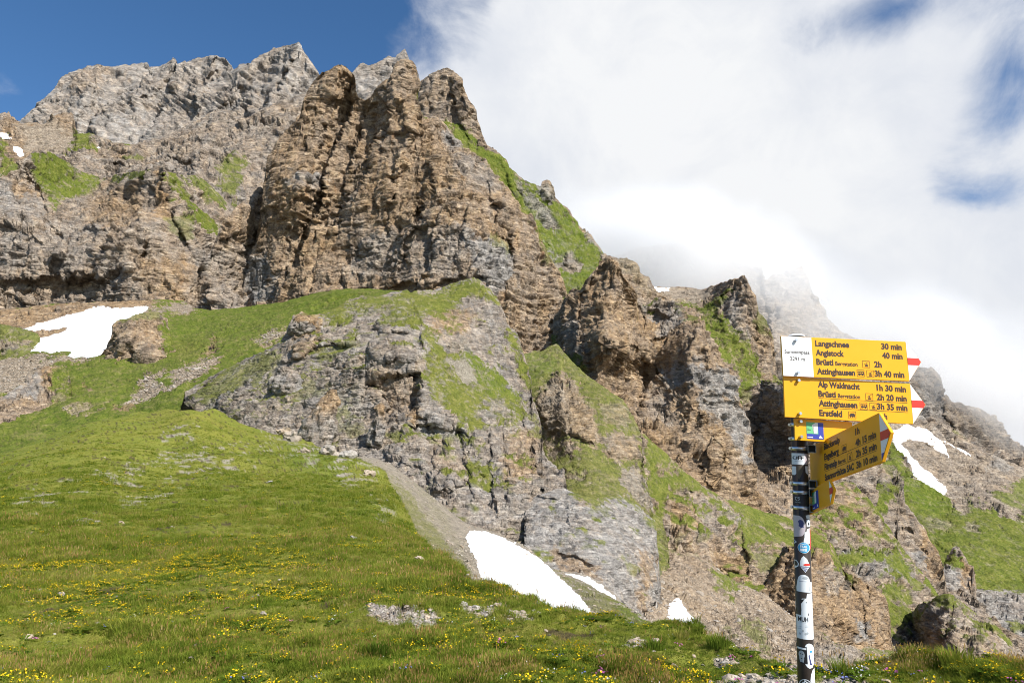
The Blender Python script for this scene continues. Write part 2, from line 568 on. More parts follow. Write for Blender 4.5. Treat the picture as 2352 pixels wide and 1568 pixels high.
# ------------------------------------------------------------------ relief of the rock
def rock_disp(Q, seed, flute, strata, fine=1.0, vert=1.0, axis=(0.12, 0.05, 1.0)):
    """height of the rock above its mean face, in plan units; Q = position in plan units"""
    tilt0 = strata[0]
    q = Q + 14 * np.stack([vn(Q / 46, seed + 1), vn(Q / 46, seed + 2), vn(Q / 46, seed + 3)], 1)
    out = np.zeros(len(Q), np.float32)
    e3 = np.array(axis, np.float32); e3 /= np.linalg.norm(e3)
    e1 = np.cross(np.array([0.0, 1.0, 0.0], np.float32), e3); e1 /= np.linalg.norm(e1)
    e2 = np.cross(e3, e1)
    Fr = np.stack([e1, e2, e3], 1).astype(np.float32)           # frame whose third axis runs along the flutes
    q3 = (Q + 9 * np.stack([vn(Q / 23, seed + 61), vn(Q / 23, seed + 62), vn(Q / 23, seed + 63)], 1)) @ Fr
    rough = np.clip(0.70 + 1.3 * vn(Q / 120, seed + 67), 0.18, 1.5)
    if flute:
        out += 0.8 * flute * fbm((q @ Fr) * np.array([1 / 66, 1 / 66, 1 / 230], np.float32), 3, 0.5, seed=seed + 5, kind=1)
    out += vert * 10.0 * facet(q3 * np.array([1 / 84, 1 / 84, 1 / 240], np.float32), seed + 1)
    out += vert * 6.0 * facet(q3 * np.array([1 / 36, 1 / 36, 1 / 100], np.float32), seed + 2)
    out += vert * rough * 1.9 * facet(q3 * np.array([1 / 13, 1 / 13, 1 / 30], np.float32), seed + 4)
    bed = np.clip(0.55 + 1.4 * vn(Q / 85, seed + 66), 0.0, 1.4)
    out += bed * 4.6 * facet(Q * np.array([1 / 66, 1 / 66, 1 / 9.5], np.float32) + (Q @ np.array([tilt0, 0.05, 0], np.float32))[:, None] * np.array([0, 0, 1 / 9.5], np.float32), seed + 8)
    out += (0.3 + rough) * 1.0 * fine * facet(q3 * np.array([1 / 6.0, 1 / 6.0, 1 / 6.5], np.float32), seed + 6)
    tilt, th, amp = strata
    ax = np.array([tilt, 0.10, 1.0], np.float32)
    ax /= np.linalg.norm(ax)
    t = (Q @ ax) / th + 1.5 * vn(Q / 110, seed + 14) + 0.45 * vn(Q / 24, seed + 15)
    lay = np.floor(t)
    fr = t - lay
    w = (Q @ np.array([0.85, 0.52, 0.08], np.float32)) / (th * 2.2) + 1.2 * vn(Q / 40, seed + 16) + h1(lay, 5) * 3
    colm = np.floor(w)
    fw = w - colm
    wx = np.minimum(fw, 1 - fw)
    a = h1(lay * 31 + colm * 173, seed)
    b_ = h1((lay + 1) * 31 + colm * 173, seed)
    h = 0.55 * (h1(lay, seed + 1) + (h1(lay + 1, seed + 1) - h1(lay, seed + 1)) * sst(0.78, 1, fr)) \
        + 0.6 * (a + (b_ - a) * sst(0.8, 1, fr)) * sst(0.0, 0.12, wx)
    out += amp * h * np.clip(0.65 + 1.1 * vn(Q / 75, seed + 18), 0.08, 1.6)
    t2 = (Q @ ax) / (th * 0.34) + 1.0 * vn(Q / 30, seed + 24)
    l2 = np.floor(t2)
    out += 0.34 * amp * (h1(l2, seed + 3) + (h1(l2 + 1, seed + 3) - h1(l2, seed + 3)) * sst(0.6, 1, t2 - l2)) * np.clip(0.5 + 1.2 * vn(Q / 50, seed + 28), 0, 1.4)
    out += fine * (0.7 * fbm(q / 8.5, 3, 0.6, seed=seed + 30, kind=2) + 0.4 * vn(Q / 3.2, seed + 35))
    return out


SHEETS = {}


def grid_normals(P):
    du = np.gradient(P, axis=1)
    dv = np.gradient(P, axis=0)
    n = np.cross(dv, du)
    n /= np.linalg.norm(n, axis=2, keepdims=True) + 1e-12
    return n


def box_blur(A, n):
    for _ in range(n):
        A = np.concatenate([A[:1], (A[:-2] + A[1:-1] + A[2:]) / 3, A[-1:]], 0)
        A = np.concatenate([A[:, :1], (A[:, :-2] + A[:, 1:-1] + A[:, 2:]) / 3, A[:, -1:]], 1)
    return A


def sheet(name, top, bot, ctrl, dx=2.3, feats=(), rock=1.0, flute=9.0, strata=(0.1, 11, 4.0), grass=(), gdef=0.0, tone=0.5, tones=(),
          scree=(), sdef=0.0, lush=0.45, lushes=(), ledge=0.0, jag=3.0, back=1.0, seed=0, flat=(), snow=(), turf=1.0, fine=1.0, vert=1.25, axis=(0.12, 0.05, 1.0), breakup=0.5, grain=1.0, label=None, ends=(0, 0),
          strips=()):
    top = sorted(top); bot = sorted(bot)
    x0 = max(top[0][0], bot[0][0]); x1 = min(top[-1][0], bot[-1][0])
    xf = np.arange(x0, x1 + 0.2, 0.25)              # columns stand closer where the crest line is steep
    yf = smooth1(np.interp(xf, [p[0] for p in top], [p[1] for p in top]), 12)
    lf = np.r_[0, np.cumsum(np.hypot(0.25, np.clip(0.55 * np.diff(yf), -1.2, 1.2)))]
    xs = np.interp(np.arange(0, lf[-1] + dx * 0.5, dx), lf, xf)
    ty = np.interp(xs, [p[0] for p in top], [p[1] for p in top])
    by = np.interp(xs, [p[0] for p in bot], [p[1] for p in bot])
    if jag:
        z = np.zeros_like(xs)
        ty = ty + jag * (fbm(np.stack([xs / 17, z + seed, z], 1), 4, 0.65, seed=seed + 70) * 1.6 + 0.35 * h1(np.floor(xs / 4.2), seed))
    by = np.maximum(by, ty + 12)
    nr = int(np.percentile(by - ty, 90) / dx) + 2
    nc = len(xs)
    t = np.linspace(0, 1, nr)[:, None]
    X = np.broadcast_to(xs, (nr, nc)).copy()
    Y = ty + (by - ty) * t
    D = tps(ctrl, X, Y)
    u = float(np.median(D)) / FV
    wob = 0
    if feats:
        z = np.zeros(X.size)
        q2 = np.stack([X.ravel() / 24, Y.ravel() / 24, z], 1)
        wx = (fbm(q2, 3, seed=seed + 80) * 13).reshape(X.shape)
        wy = (fbm(q2, 3, seed=seed + 84) * 13).reshape(X.shape)
        Xw, Yw = X + wx, Y + wy
        for f in feats:
            kind, pts, amp, w = f
            amp = amp * 1.8
            if kind == 'blob':
                D = D - amp * u * sst(0, w, polysd(pts, Xw, Yw))
                continue
            d, s = polydist(pts, Xw, Yw)
            if kind == 'ridge':
                D = D - amp * u * np.exp(-d / w)
            elif kind == 'step':             # ground on the right-hand side of the line drops back
                D = D + amp * u * np.where(s > 0, sst(0, 4, s) * np.exp(-d / w), 0)
    if ends[0]:
        D = D + ends[0] * u * np.exp(-(X - x0) / 16)
    if ends[1]:
        D = D + ends[1] * u * np.exp(-(x1 - X) / 16)
    P0 = world(X, Y, D)
    N = grid_normals(box_blur(P0, 2))
    Q = (P0 / u).reshape(-1, 3).astype(np.float32)
    jit = fbm(Q / 15, 4, 0.62, seed=seed + 40).reshape(X.shape)
    jit2 = fbm(Q / 50, 3, 0.55, seed=seed + 44).reshape(X.shape)

    def paint(base, items, amt=16):
        out = np.full(X.shape, base, np.float32)
        for it in items:
            pts, val, edge = it[:3]
            sd = polysd(pts, X, Y) + jit * amt * 1.5 + jit2 * amt
            w = sst(-edge, edge, sd)
            out = out * (1 - w) + val * w
        return out
    G = paint(gdef, [(p[0], p[1] if len(p) > 1 else 1.0, 0.45 * p[2] if len(p) > 2 else 1.6) for p in grass])
    brk = sst(-0.34, -0.12, fbm(Q / 7.5, 3, 0.6, seed=seed + 47).reshape(X.shape) + 0.5 * jit2)
    G = G * (1 - breakup + breakup * brk)
    for pts, wd in strips:
        d, s_ = polydist(pts, X, Y)
        G = np.maximum(G, sst(0, 4, wd - d + jit * 14))
    A = paint(tone, tones)
    B = paint(sdef, scree, 12)
    Lh = paint(lush, lushes, 14)
    fl = np.zeros(X.shape, np.float32)
    for pts in list(flat) + [s[0] for s in snow]:
        fl = np.maximum(fl, sst(-10, 4, polysd(pts, X, Y)))
    soft = np.clip(np.maximum(G, B), 0, 1)
    rd = rock_disp(Q, seed, flute, strata, fine, vert, axis).reshape(X.shape) * rock if rock else np.zeros(X.shape)
    gd = turf * (3.2 * fbm(Q / 34, 3, seed=seed + 50) + 2.4 * fbm(Q * np.array([1 / 11, 1 / 11, 1 / 6], np.float32), 3, 0.62, seed=seed + 54, kind=1)).reshape(X.shape)
    disp = (rd * (1 - 0.72 * soft) + gd * soft + 1.9 * sst(0.35, 0.75, G)) * (1 - 0.93 * fl)
    disp = disp * (0.35 + 0.65 * sst(0, 22, Y - ty))
    P = P0 + N * (disp * u)[..., None]
    if ledge:
        nz = grid_normals(box_blur(P, 1))[..., 2]
        lm = sst(0.50, 0.72, nz + 0.5 * jit) * sst(0.35, 0.6, 0.5 + jit2 * 0.9 + (ledge - 0.5))
        G = np.maximum(G, lm * (1 - B))
    mask = np.stack([np.clip(G, 0, 1), np.clip(A, 0, 1), np.clip(B, 0, 1), np.clip(Lh, 0, 1)], -1)
    # the far side of the crest
    rows = [P]
    mrows = [mask]
    if back:
        hz = P[0] - CAM
        hz[:, 2] = 0
        hz /= np.linalg.norm(hz, axis=1, keepdims=True)
        for k, (a, dn) in enumerate(((5, 2), (16, 10), (45, 45), (120, 150), (260, 400))):
            r = P[0] + hz * (a * u * back) + np.array([0, 0, -dn * u * back])
            r = r + (fbm((r / u / 14).astype(np.float32), 3, seed=seed + 90) * a * 0.25 * u)[:, None]
            rows.insert(0, r[None])
            mrows.insert(0, mask[:1])
    V = np.concatenate(rows, 0)
    Mk = np.concatenate(mrows, 0)
    R_, C_ = V.shape[:2]
    idx = np.arange(R_ * C_).reshape(R_, C_)
    F = np.stack([idx[:-1, :-1], idx[1:, :-1], idx[1:, 1:], idx[:-1, 1:]], -1).reshape(-1, 4)
    me = new_mesh(name, V.reshape(-1, 3), F)
    ca = me.attributes.new('mask', 'FLOAT_COLOR', 'POINT')
    ca.data.foreach_set('color', np.ascontiguousarray(Mk.reshape(-1, 4), np.float32).ravel())
    o = put(name, me, M_ROCK)
    o['kind'] = 'structure'
    o['tex_scale'] = 1.0 / u
    o['grain'] = grain
    if label:
        o['label'] = label
    SHEETS[name + str(seed)] = dict(X=X, Y=Y, P=P, N=N, mask=mask, u=u, P0=P0, D=D, scree=B)
    for i, (pts, thick, dirt, lab) in enumerate(snow):
        sd = polysd(pts, X, Y)
        sd = sd + (jit * 5 + jit2 * 3) * sst(30, 0, np.abs(sd))
        off = thick * (sst(-2.5, 16, sd) * 0.75 + 0.25 * sst(-2.5, 3, sd)) - 1.3 * sst(0, -2.5, sd)
        off = off + 0.5 * jit2 * sst(6, 30, sd)
        Ps = box_blur(P0, 3) + N * (off * u)[..., None]
        ok = sd > -2.6
        cell = ok[:-1, :-1] & ok[1:, :-1] & ok[1:, 1:] & ok[:-1, 1:]
        idx = np.arange(nr * nc).reshape(nr, nc)
        Fs = np.stack([idx[:-1, :-1], idx[1:, :-1], idx[1:, 1:], idx[:-1, 1:]], -1)[cell]
        used = np.unique(Fs)
        if len(used) == 0:
            continue
        rm = np.full(nr * nc, -1, np.int64)
        rm[used] = np.arange(len(used))
        so_ = put("snow_patch", new_mesh("snow_patch", Ps.reshape(-1, 3)[used], rm[Fs]), M_SNOW, smooth=True)
        so_['tex_scale'] = 1.0 / u
        so_['dirt'] = dirt
        tag(so_, lab, 'snow patch', 'old snow patches on the mountain')
    return o
# ------------------------------------------------------------------ the mountain, far to near
V_ = lambda s: T('v', s)

# grey limestone summit wall
sheet('grey_summit_ridge',
      V_('20,300') + T('a4', '95,575 140,540 250,440 320,370 345,325 440,280 540,240 620,262 655,262 700,248 790,240 825,235 838,265 900,252 935,235 970,213 993,230 996,252 1050,222 1150,198 1215,195 1265,215 1310,280 1345,252 1400,245 1440,215 1520,170 1580,160 1640,140 1672,132 1686,150 1700,185 1750,250 1790,310')
      + V_('748,186 765,205 790,190 810,165 822,150 834,144 846,150 859,151 880,140 892,130 904,134 920,120 931,113 937,128 945,150 962,172 975,250'),
      V_('20,420 400,450 760,470 975,330'),
      [(20, 300, 1150), (200, 160, 1330), (480, 135, 1330), (690, 105, 1270), (930, 120, 1220), (100, 400, 1050), (400, 430, 1020), (700, 420, 1020), (900, 300, 1080)],
      feats=[('ridge', T('a4', '1215,195 1150,330 1080,470 1040,600'), 40, 26), ('ridge', T('a4', '1672,132 1560,330 1520,480 1420,640'), 44, 28),
             ('ridge', T('a4', '975,213 930,320 780,440'), 30, 24), ('ridge', T('a4', '560,240 500,380 430,520'), 30, 26), ('ridge', T('a4', '1400,245 1300,400 1200,520'), 30, 24),
             ('step', T('a4', '1310,280 1140,370 1070,560 1040,650'), 34, 60), ('step', T('a4', '996,252 960,420 905,525'), 34, 60), ('step', T('a4', '830,330 640,470 560,570'), 28, 60),
             ('step', T('a4', '1600,330 1500,500 1410,640'), 30, 50), ('step', T('a4', '1300,490 1170,560'), 12, 30)],
      flute=12, strata=(0.75, 13, 2.2), axis=(-0.75, 0.1, 1.0), tone=0.22, fine=0.5, vert=0.9, tones=[(T('a4', '440,280 560,240 620,270 480,400 420,380'), 0.5, 12), (T('a4', '1050,600 1500,520 1500,800 1000,800'), 0.42, 20)], jag=1.2, seed=1, grain=0.42)

sheet('brown_shoulder_ridge',
      V_('-60,262') + T('a4', '0,515 50,518 90,570 130,588 200,575 260,590 325,530 360,515 410,530 432,630 530,640 640,692 740,700 900,650 1040,600 1080,560 1200,500 1290,510 1400,560 1480,500 1560,460 1640,430 1720,400 1760,420'),
      V_('-60,430 200,440 400,470 560,560 640,500 730,420'),
      [(-60, 270, 960), (100, 290, 960), (400, 300, 950), (700, 230, 980), (0, 400, 780), (250, 400, 800), (420, 430, 760), (600, 480, 760), (700, 400, 820)],
      feats=[('ridge', T('a4', '1080,560 1050,700 920,760'), 12, 14), ('ridge', T('a4', '1290,510 1200,620 1120,760 1110,870'), 14, 14), ('ridge', T('a4', '1480,500 1380,640 1300,780'), 12, 14),
             ('step', T('a4', '1110,600 1060,700 900,770'), 14, 40), ('step', T('a4', '1400,560 1270,740'), 12, 30), ('ridge', T('a4', '360,515 340,640 300,720'), 8, 14),
             ('blob', T('a4', '930,760 1080,790 1100,860 950,860'), -18, 10), ('blob', T('a4', '600,810 680,790 670,850 580,890'), -14, 8)],
      flute=7, strata=(0.5, 11, 3.6), tone=0.42, tones=[(T('a4', '0,500 430,500 430,760 0,900'), 0.75, 14), (T('a4', '430,640 700,690 900,800 600,760 420,760'), 0.6, 14)],
      grass=[(T('c1', '555,265 640,265 690,330 690,400 600,420 470,460 540,390'),), (T('c1', '760,335 960,335 900,355 780,350'),),
             (T('c1', '1570,540 1650,470 1820,420 1750,540 1760,640 1690,780 1600,640'), 0.9), (T('c1', '0,290 50,330 40,420 110,470 0,590'),), (T('c1', '930,435 1020,450 990,470 920,450'), 0.8)],
      scree=[(T('a4', '90,590 320,600 420,640 430,740 340,770 150,740 130,650'), 0.8, 8)],
      lush=0.5, jag=3, seed=2,
      snow=[(T('c1', '-40,262 0,268 40,280 84,312 40,302 -40,285'), 4, 0.1, 'thin white snow streak at the left edge below the summit ridge'),
            (T('c1', '88,360 120,366 150,380 178,430 168,446 145,450 110,410'), 5, 0.1, 'white snow tongue hanging above the triangular green slope'),
            (T('c1', '703,352 722,358 724,386 706,380'), 3, 0.1, 'tiny white snow spot beside the green hollow under the grey summit')])

# left cliff: banded brown wall with a green triangle on its top
sheet('banded_brown_cliff',
      V_('-60,420') + T('c1', '0,590 60,520 120,480 200,440 240,402 330,395 370,410 480,480 600,560 760,600 860,570 1000,550 1080,530 1140,500 1180,505 1195,548 1300,570 1430,570 1540,660 1640,770 1690,795 1730,880'),
      V_('-60,760 100,745 300,735 450,720 548,720'),
      [(-60, 420, 560), (80, 350, 590), (240, 412, 640), (365, 380, 560), (455, 405, 620), (545, 490, 640), (0, 700, 505), (200, 690, 510), (430, 680, 500), (100, 520, 530), (360, 520, 520), (250, 520, 532), (500, 600, 560), (140, 480, 575)],
      feats=[('ridge', T('c1', '1160,505 1230,700 1290,900 1420,1180'), 12, 26), ('step', T('c1', '1170,505 1245,700 1300,900 1430,1180'), 20, 60),
             ('step', T('c1', '370,880 430,1000 430,1150 400,1270'), 7, 40), ('ridge', T('c1', '0,905 160,945 300,1040'), 7, 5), ('ridge', T('c1', '640,965 830,985 1060,975'), 7, 6),
             ('blob', T('c1', '0,1500 200,1500 420,1480 800,1420 950,1260 900,1230 700,1300 420,1300 200,1330 0,1300'), -16, 16),
             ('ridge', T('c1', '400,1290 700,1280 930,1225'), 9, 7), ('ridge', T('c1', '0,1320 220,1400 300,1480'), 9, 8), ('blob', T('c1', '1000,1170 1040,1070 1090,1060 1060,1140'), -10, 6),
             ('step', T('c1', '930,600 880,760 820,960'), 7, 40), ('step', T('c1', '200,560 260,640 340,720 350,860'), 8, 40)],
      flute=4.5, strata=(0.12, 9, 3.2), tone=0.48, tones=[(T('c1', '0,600 250,600 350,760 330,900 0,900'), 0.18, 12), (T('c1', '700,700 1000,640 1100,900 800,960 600,900'), 0.85, 22), (T('c1', '1000,1150 1350,1200 1300,1500 1000,1500'), 0.85, 18),
                                                         (T('c1', '40,590 240,590 300,690 120,690'), 0.8, 10), (T('c1', '0,1000 700,1020 700,1250 0,1250'), 0.28, 24), (T('c1', '1130,560 1200,560 1250,900 1120,900'), 0.95, 10)],
      grass=[(T('c1', '240,420 330,395 370,405 480,475 600,555 770,600 640,700 470,760 400,860 345,800 335,690 250,560'), 1, 3), (T('c1', '820,590 960,555 1070,540 1000,590 860,650'), 0.9),
             (T('c1', '1195,545 1260,560 1430,830 1560,900 1600,950 1530,1080 1470,960 1400,930 1320,880 1240,700'), 1, 4), (T('c1', '1300,570 1430,570 1540,660 1640,770 1600,800 1480,740 1360,640'), 0.9, 4), (T('c1', '1180,910 1320,900 1360,1040 1240,1000'), 0.55, 8), (T('c1', '0,560 90,520 60,570 0,600'), 0.9)],
      lush=0.7, jag=2.2, seed=3)

sheet('small_fore_buttress',
      T('c2', '190,1420 230,1370 300,1210 360,1080 440,1000 490,900 540,770 590,640 650,590 700,520 800,430 880,330 900,300 940,280 1040,240'),
      V_('410,735 500,735 640,715'),
      [(425, 690, 512), (460, 620, 530), (500, 560, 530), (580, 440, 560), (600, 430, 575), (470, 690, 500), (540, 690, 520), (560, 560, 548), (620, 650, 560)],
      feats=[('step', T('c2', '900,300 870,430 880,560 850,720 790,950 760,1100 800,1400'), 0, 30), ('ridge', T('c2', '440,1010 470,1200 560,1440'), 8, 20), ('ridge', T('c2', '650,600 680,800 650,1100'), 8, 22)],
      flute=8, strata=(0.3, 10, 4.2), tone=0.45, tones=[(T('c2', '560,560 900,400 880,800 540,900'), 0.75, 16)], jag=2.5, seed=4, ends=(14, 0))

# the great ochre wall
orange_top = T('c2', '828,1470 836,1420 845,1250 852,1000 900,850 955,680 966,500 985,330 1000,100') \
    + T('a5', '153,770 200,700 250,620 300,575 340,530 362,440 385,385 400,358 430,330 465,300 500,285 535,262 560,250 590,262 612,285 640,310 648,400 665,440 700,452 728,430 742,410 760,385 800,352 845,330 858,280 872,245 900,232 930,225 960,240 975,260 986,310 990,380 1000,500 1030,548') \
    + T('c3', '530,142 600,140 640,165 680,200 720,270 790,330 830,380 900,400 980,470 1080,580 1160,690 1230,800 1320,900 1390,1010 1440,1110 1480,1220 1540,1310 1590,1390 1620,1500 1628,1560')
sheet('ochre_wall', orange_top,
      V_('571,730 640,725 760,715 900,715 1060,700 1120,720 1170,790 1210,850 1304,900'),
      [(575, 690, 535), (600, 500, 532), (640, 690, 505), (680, 450, 518), (760, 200, 554), (700, 250, 552), (800, 180, 552), (820, 260, 562), (745, 400, 530), (710, 560, 514), (930, 150, 560), (880, 300, 545), (860, 450, 522), (960, 260, 552),
       (820, 600, 512), (960, 500, 500), (980, 640, 470), (760, 660, 492), (1100, 640, 462), (1060, 400, 520), (1150, 500, 505), (1050, 320, 575), (1200, 560, 505), (1250, 620, 505), (1200, 780, 470), (1290, 720, 505), (1100, 760, 450)],
      feats=[('step', T('a5', '645,330 640,420 600,600 560,700 480,800 470,1000 400,1150 330,1320'), 34, 44), ('step', T('a5', '720,500 700,640 640,760 600,900 590,1020'), 20, 30), ('step', T('a5', '830,560 760,700 740,860 620,1000 560,1120'), 16, 30), ('ridge', T('a5', '560,250 480,420 420,700 300,1000 200,1400'), 10, 40),
             ('ridge', T('a5', '930,225 900,380 840,560 800,700'), 16, 22), ('step', T('a5', '1000,540 940,700 900,850 850,900 840,980'), -14, 60),
             ('ridge', T('a5', '980,600 930,760 880,860 870,1000'), 12, 16), ('blob', T('a5', '700,480 780,440 760,640 820,640 780,760 690,780 640,640'), -16, 14),
             ('blob', T('c3', '200,640 280,540 300,640 280,800 220,780'), -16, 10), ('blob', T('c3', '360,930 420,860 490,840 490,930 400,960'), -22, 8),
             ('ridge', T('c3', '620,470 600,620 590,720'), 10, 10), ('step', T('c3', '590,560 580,720'), 10, 20), ('step', T('c3', '510,740 500,930'), 10, 20),
             ('ridge', T('c3', '0,1150 130,1060 330,1020 440,960 560,930 700,960 820,1010 900,1100'), 10, 12), ('blob', T('c3', '0,1150 130,1060 330,1020 440,960 560,930 700,960 820,1010 900,1100 1050,1200 1000,1400 0,1500'), 10, 8),
             ('ridge', T('c3', '440,980 400,1120 380,1280'), 8, 12), ('step', T('c3', '440,980 350,1110 320,1260'), -10, 30), ('step', T('c3', '680,1030 610,1180 590,1280'), 9, 26), ('step', T('c3', '820,1010 790,1120'), 9, 26),
             ('step', T('c3', '1060,800 1110,950 1200,1080 1210,1180'), 12, 40), ('blob', T('c3', '1060,1060 1200,1080 1210,1150 1110,1130'), -14, 8),
             ('blob', T('c2', '1130,1290 1170,1140 1230,1060 1240,1100 1160,1260'), -22, 5), ('step', T('c2', '850,1000 900,850 960,680'), -10, 20),
             ('blob', T('c2', '1500,560 1560,440 1600,500 1560,700 1500,760 1420,880 1390,860'), -12, 12), ('blob', T('c2', '1640,640 1760,380 1780,560 1740,720 1900,760 1820,860 1640,800'), -10, 16),
             ('step', T('c2', '1220,720 1205,880'), 6, 14), ('ridge', T('c3', '830,380 720,420 690,400'), 8, 8), ('blob', T('c3', '680,270 800,360 700,370'), -14, 8),
             ('step', T('c3', '1200,1180 1240,1330 1180,1450'), 8, 30)],
      flute=8, strata=(-0.10, 10, 4.4), tone=0.78,
      tones=[(T('c3', '-60,1150 130,1060 330,1020 440,960 560,930 700,960 820,1010 900,1100 900,1400 -60,1400'), 0.45, 12), (T('c3', '870,1100 1000,1130 1200,1230 1200,1500 1000,1500 880,1300'), 0.08, 10),
             (T('c2', '1080,300 1500,190 1530,330 1350,330'), 0.12, 10), (T('c2', '840,1000 1010,1000 1080,1420 820,1430'), 0.0, 12), (T('c3', '690,400 1000,470 1100,700 900,700 720,560'), 0.4, 16),
             (T('c3', '680,200 830,370 700,380 620,260'), 0.15, 8), (T('c2', '1300,700 1480,560 1400,880 1260,960'), 1.0, 10), (T('a5', '560,1000 700,900 720,1240 580,1260'), 0.6, 20), (T('c3', '1300,900 1560,1400 1560,1560 1200,1560 1200,1200'), 0.62, 20)],
      strips=[(T('c3', '830,370 900,395 980,468 1080,578 1160,688 1230,798 1320,898 1390,1008 1420,1070'), 9), (T('a5', '985,400 1000,480 1040,548'), 4)],
      grass=[(T('c3', '1130,700 1230,800 1330,930 1280,900 1180,780'), 0.9), (T('c3', '1400,1060 1480,1210 1560,1330 1500,1300 1420,1160'), 0.6), (T('c3', '1020,1080 1180,1200 1160,1240 1040,1160'), 0.5, 6)],
      lush=0.35, jag=2.6, seed=5)

sheet('cloud_touched_tower',
      T('a5', '945,520 962,470 975,390 1010,340 1060,310 1110,285 1160,270 1200,290 1245,330 1252,380 1280,450 1325,500 1332,560 1360,640 1390,700 1450,740 1498,795 1510,830 1560,880 1640,925 1680,930 1690,905 1720,890 1748,905 1765,945 1772,990 1850,1070 1920,1160 1990,1250 2016,1280')
      + V_('1385,582 1395,588 1411,592 1452,600 1464,607 1470,627 1487,636 1500,655 1511,671 1545,715'),
      V_('938,340 990,380 1100,470 1250,700 1310,790 1545,800'),
      [(960, 250, 690), (1040, 165, 690), (1080, 230, 672), (1100, 320, 668), (1000, 330, 640), (1240, 430, 660), (1378, 575, 640), (1100, 440, 600), (1250, 650, 540), (1330, 700, 500), (1450, 610, 590), (1520, 700, 560), (1450, 760, 500), (1180, 470, 640)],
      feats=[('step', T('a5', '1245,330 1190,400 1240,560'), 10, 50), ('ridge', T('a5', '1100,290 1080,420 1040,520'), 10, 16), ('step', T('a5', '1060,320 1050,480'), -8, 30),
             ('ridge', T('c3', '1190,620 1280,760 1340,860'), 10, 20), ('step', T('c3', '1180,600 1260,760 1330,880 1420,1040'), -14, 60), ('ridge', T('c3', '1470,900 1430,1000'), 8, 16), ('ridge', T('c3', '1480,640 1460,760'), 8, 10),
             ('blob', T('c3', '1590,1290 1640,1180 1690,1190 1720,1340'), 14, 8), ('blob', T('c3', '1450,1090 1510,1090 1560,1260 1480,1200'), 10, 10)],
      flute=6, strata=(0.15, 11, 4.0), tone=0.62, tones=[(T('c3', '1180,600 1400,640 1900,1200 1900,1560 1400,1500'), 0.15, 14), (T('c3', '1600,1200 1700,1180 1720,1340 1590,1340'), 0.3, 6)],
      grass=[(T('c3', '640,150 720,190 800,230 860,270 960,420 1060,440 1180,555 1300,645 1400,680 1420,760 1540,780 1640,880 1740,1000 1850,1130 1900,1200 1900,1560 1400,1560 700,280'), 1, 4),
             (T('c3', '1420,900 1500,880 1580,1000 1520,1030 1440,990'), 0.15, 6), (T('c3', '1190,640 1260,650 1420,860 1400,960 1300,860'), 0.25, 8), (T('c3', '1740,1000 1880,1160 1800,1100'), 0.1, 5),
             (T('c3', '1590,1340 1600,1200 1680,1170 1730,1330 1660,1350'), 0.05, 4), (T('c3', '1450,1200 1540,1240 1560,1330 1480,1300'), 0.1, 5), (V_('1411,594 1464,607 1475,640 1420,620'), 0.15, 5), (T('c3', '1410,680 1480,640 1540,700 1540,790 1440,790'), 0.1, 5), (T('a8', '930,330 1000,300 1070,420 1000,470'), 0.1, 4)],
      lush=0.75, jag=2.4, seed=6, breakup=0.3)

# far ridges half lost in the cloud
sheet('misty_far_ridge',
      V_('1330,660 1400,590 1480,565 1560,560 1640,580 1690,588 1718,603 1735,600 1747,605 1752,628 1758,645 1776,628 1792,630 1806,624 1817,623 1830,617 1838,613 1844,622 1850,660 1880,700 1930,760 2010,800 2080,830'),
      V_('1330,760 1600,800 2080,1000'),
      [(1400, 560, 1300), (1560, 560, 1350), (1740, 610, 1350), (1838, 620, 1400), (2080, 840, 1200), (1500, 780, 1000), (1800, 860, 1000), (2000, 960, 900)],
      feats=[('ridge', V_('1560,560 1520,640 1500,720'), 14, 20), ('step', V_('1747,605 1765,700 1775,780'), 20, 50), ('ridge', V_('1838,613 1800,720'), 12, 20)],
      flute=11, strata=(0.4, 12, 3.5), tone=0.3, jag=1.5, seed=7, grain=0.5)

sheet('right_dark_ridge',
      V_('2020,800 2080,822 2119,843 2136,848 2150,862 2157,874 2164,905 2185,925 2215,930 2248,936 2280,955 2302,973 2312,1004 2352,1033 2440,1062'),
      V_('2020,1010 2150,1040 2300,1080 2440,1110'),
      [(2020, 800, 900), (2136, 850, 900), (2250, 940, 930), (2440, 1060, 980), (2050, 980, 780), (2200, 1030, 780), (2440, 1090, 820)],
      feats=[('ridge', T('b6', '1830,830 1900,960 1950,1150'), 14, 16), ('step', T('b6', '1890,900 1930,1060 1950,1150'), 14, 40), ('ridge', T('b6', '2100,1040 2060,1140 2100,1240'), 10, 20)],
      flute=9, strata=(0.6, 11, 3.2), tone=0.42, tones=[(V_('2119,840 2170,900 2160,960 2110,960'), 0.1, 10)], grass=[(T('b6', '1940,1150 2010,1240 2060,1270 1970,1200'), 0.6, 8)], jag=2.4, seed=8)

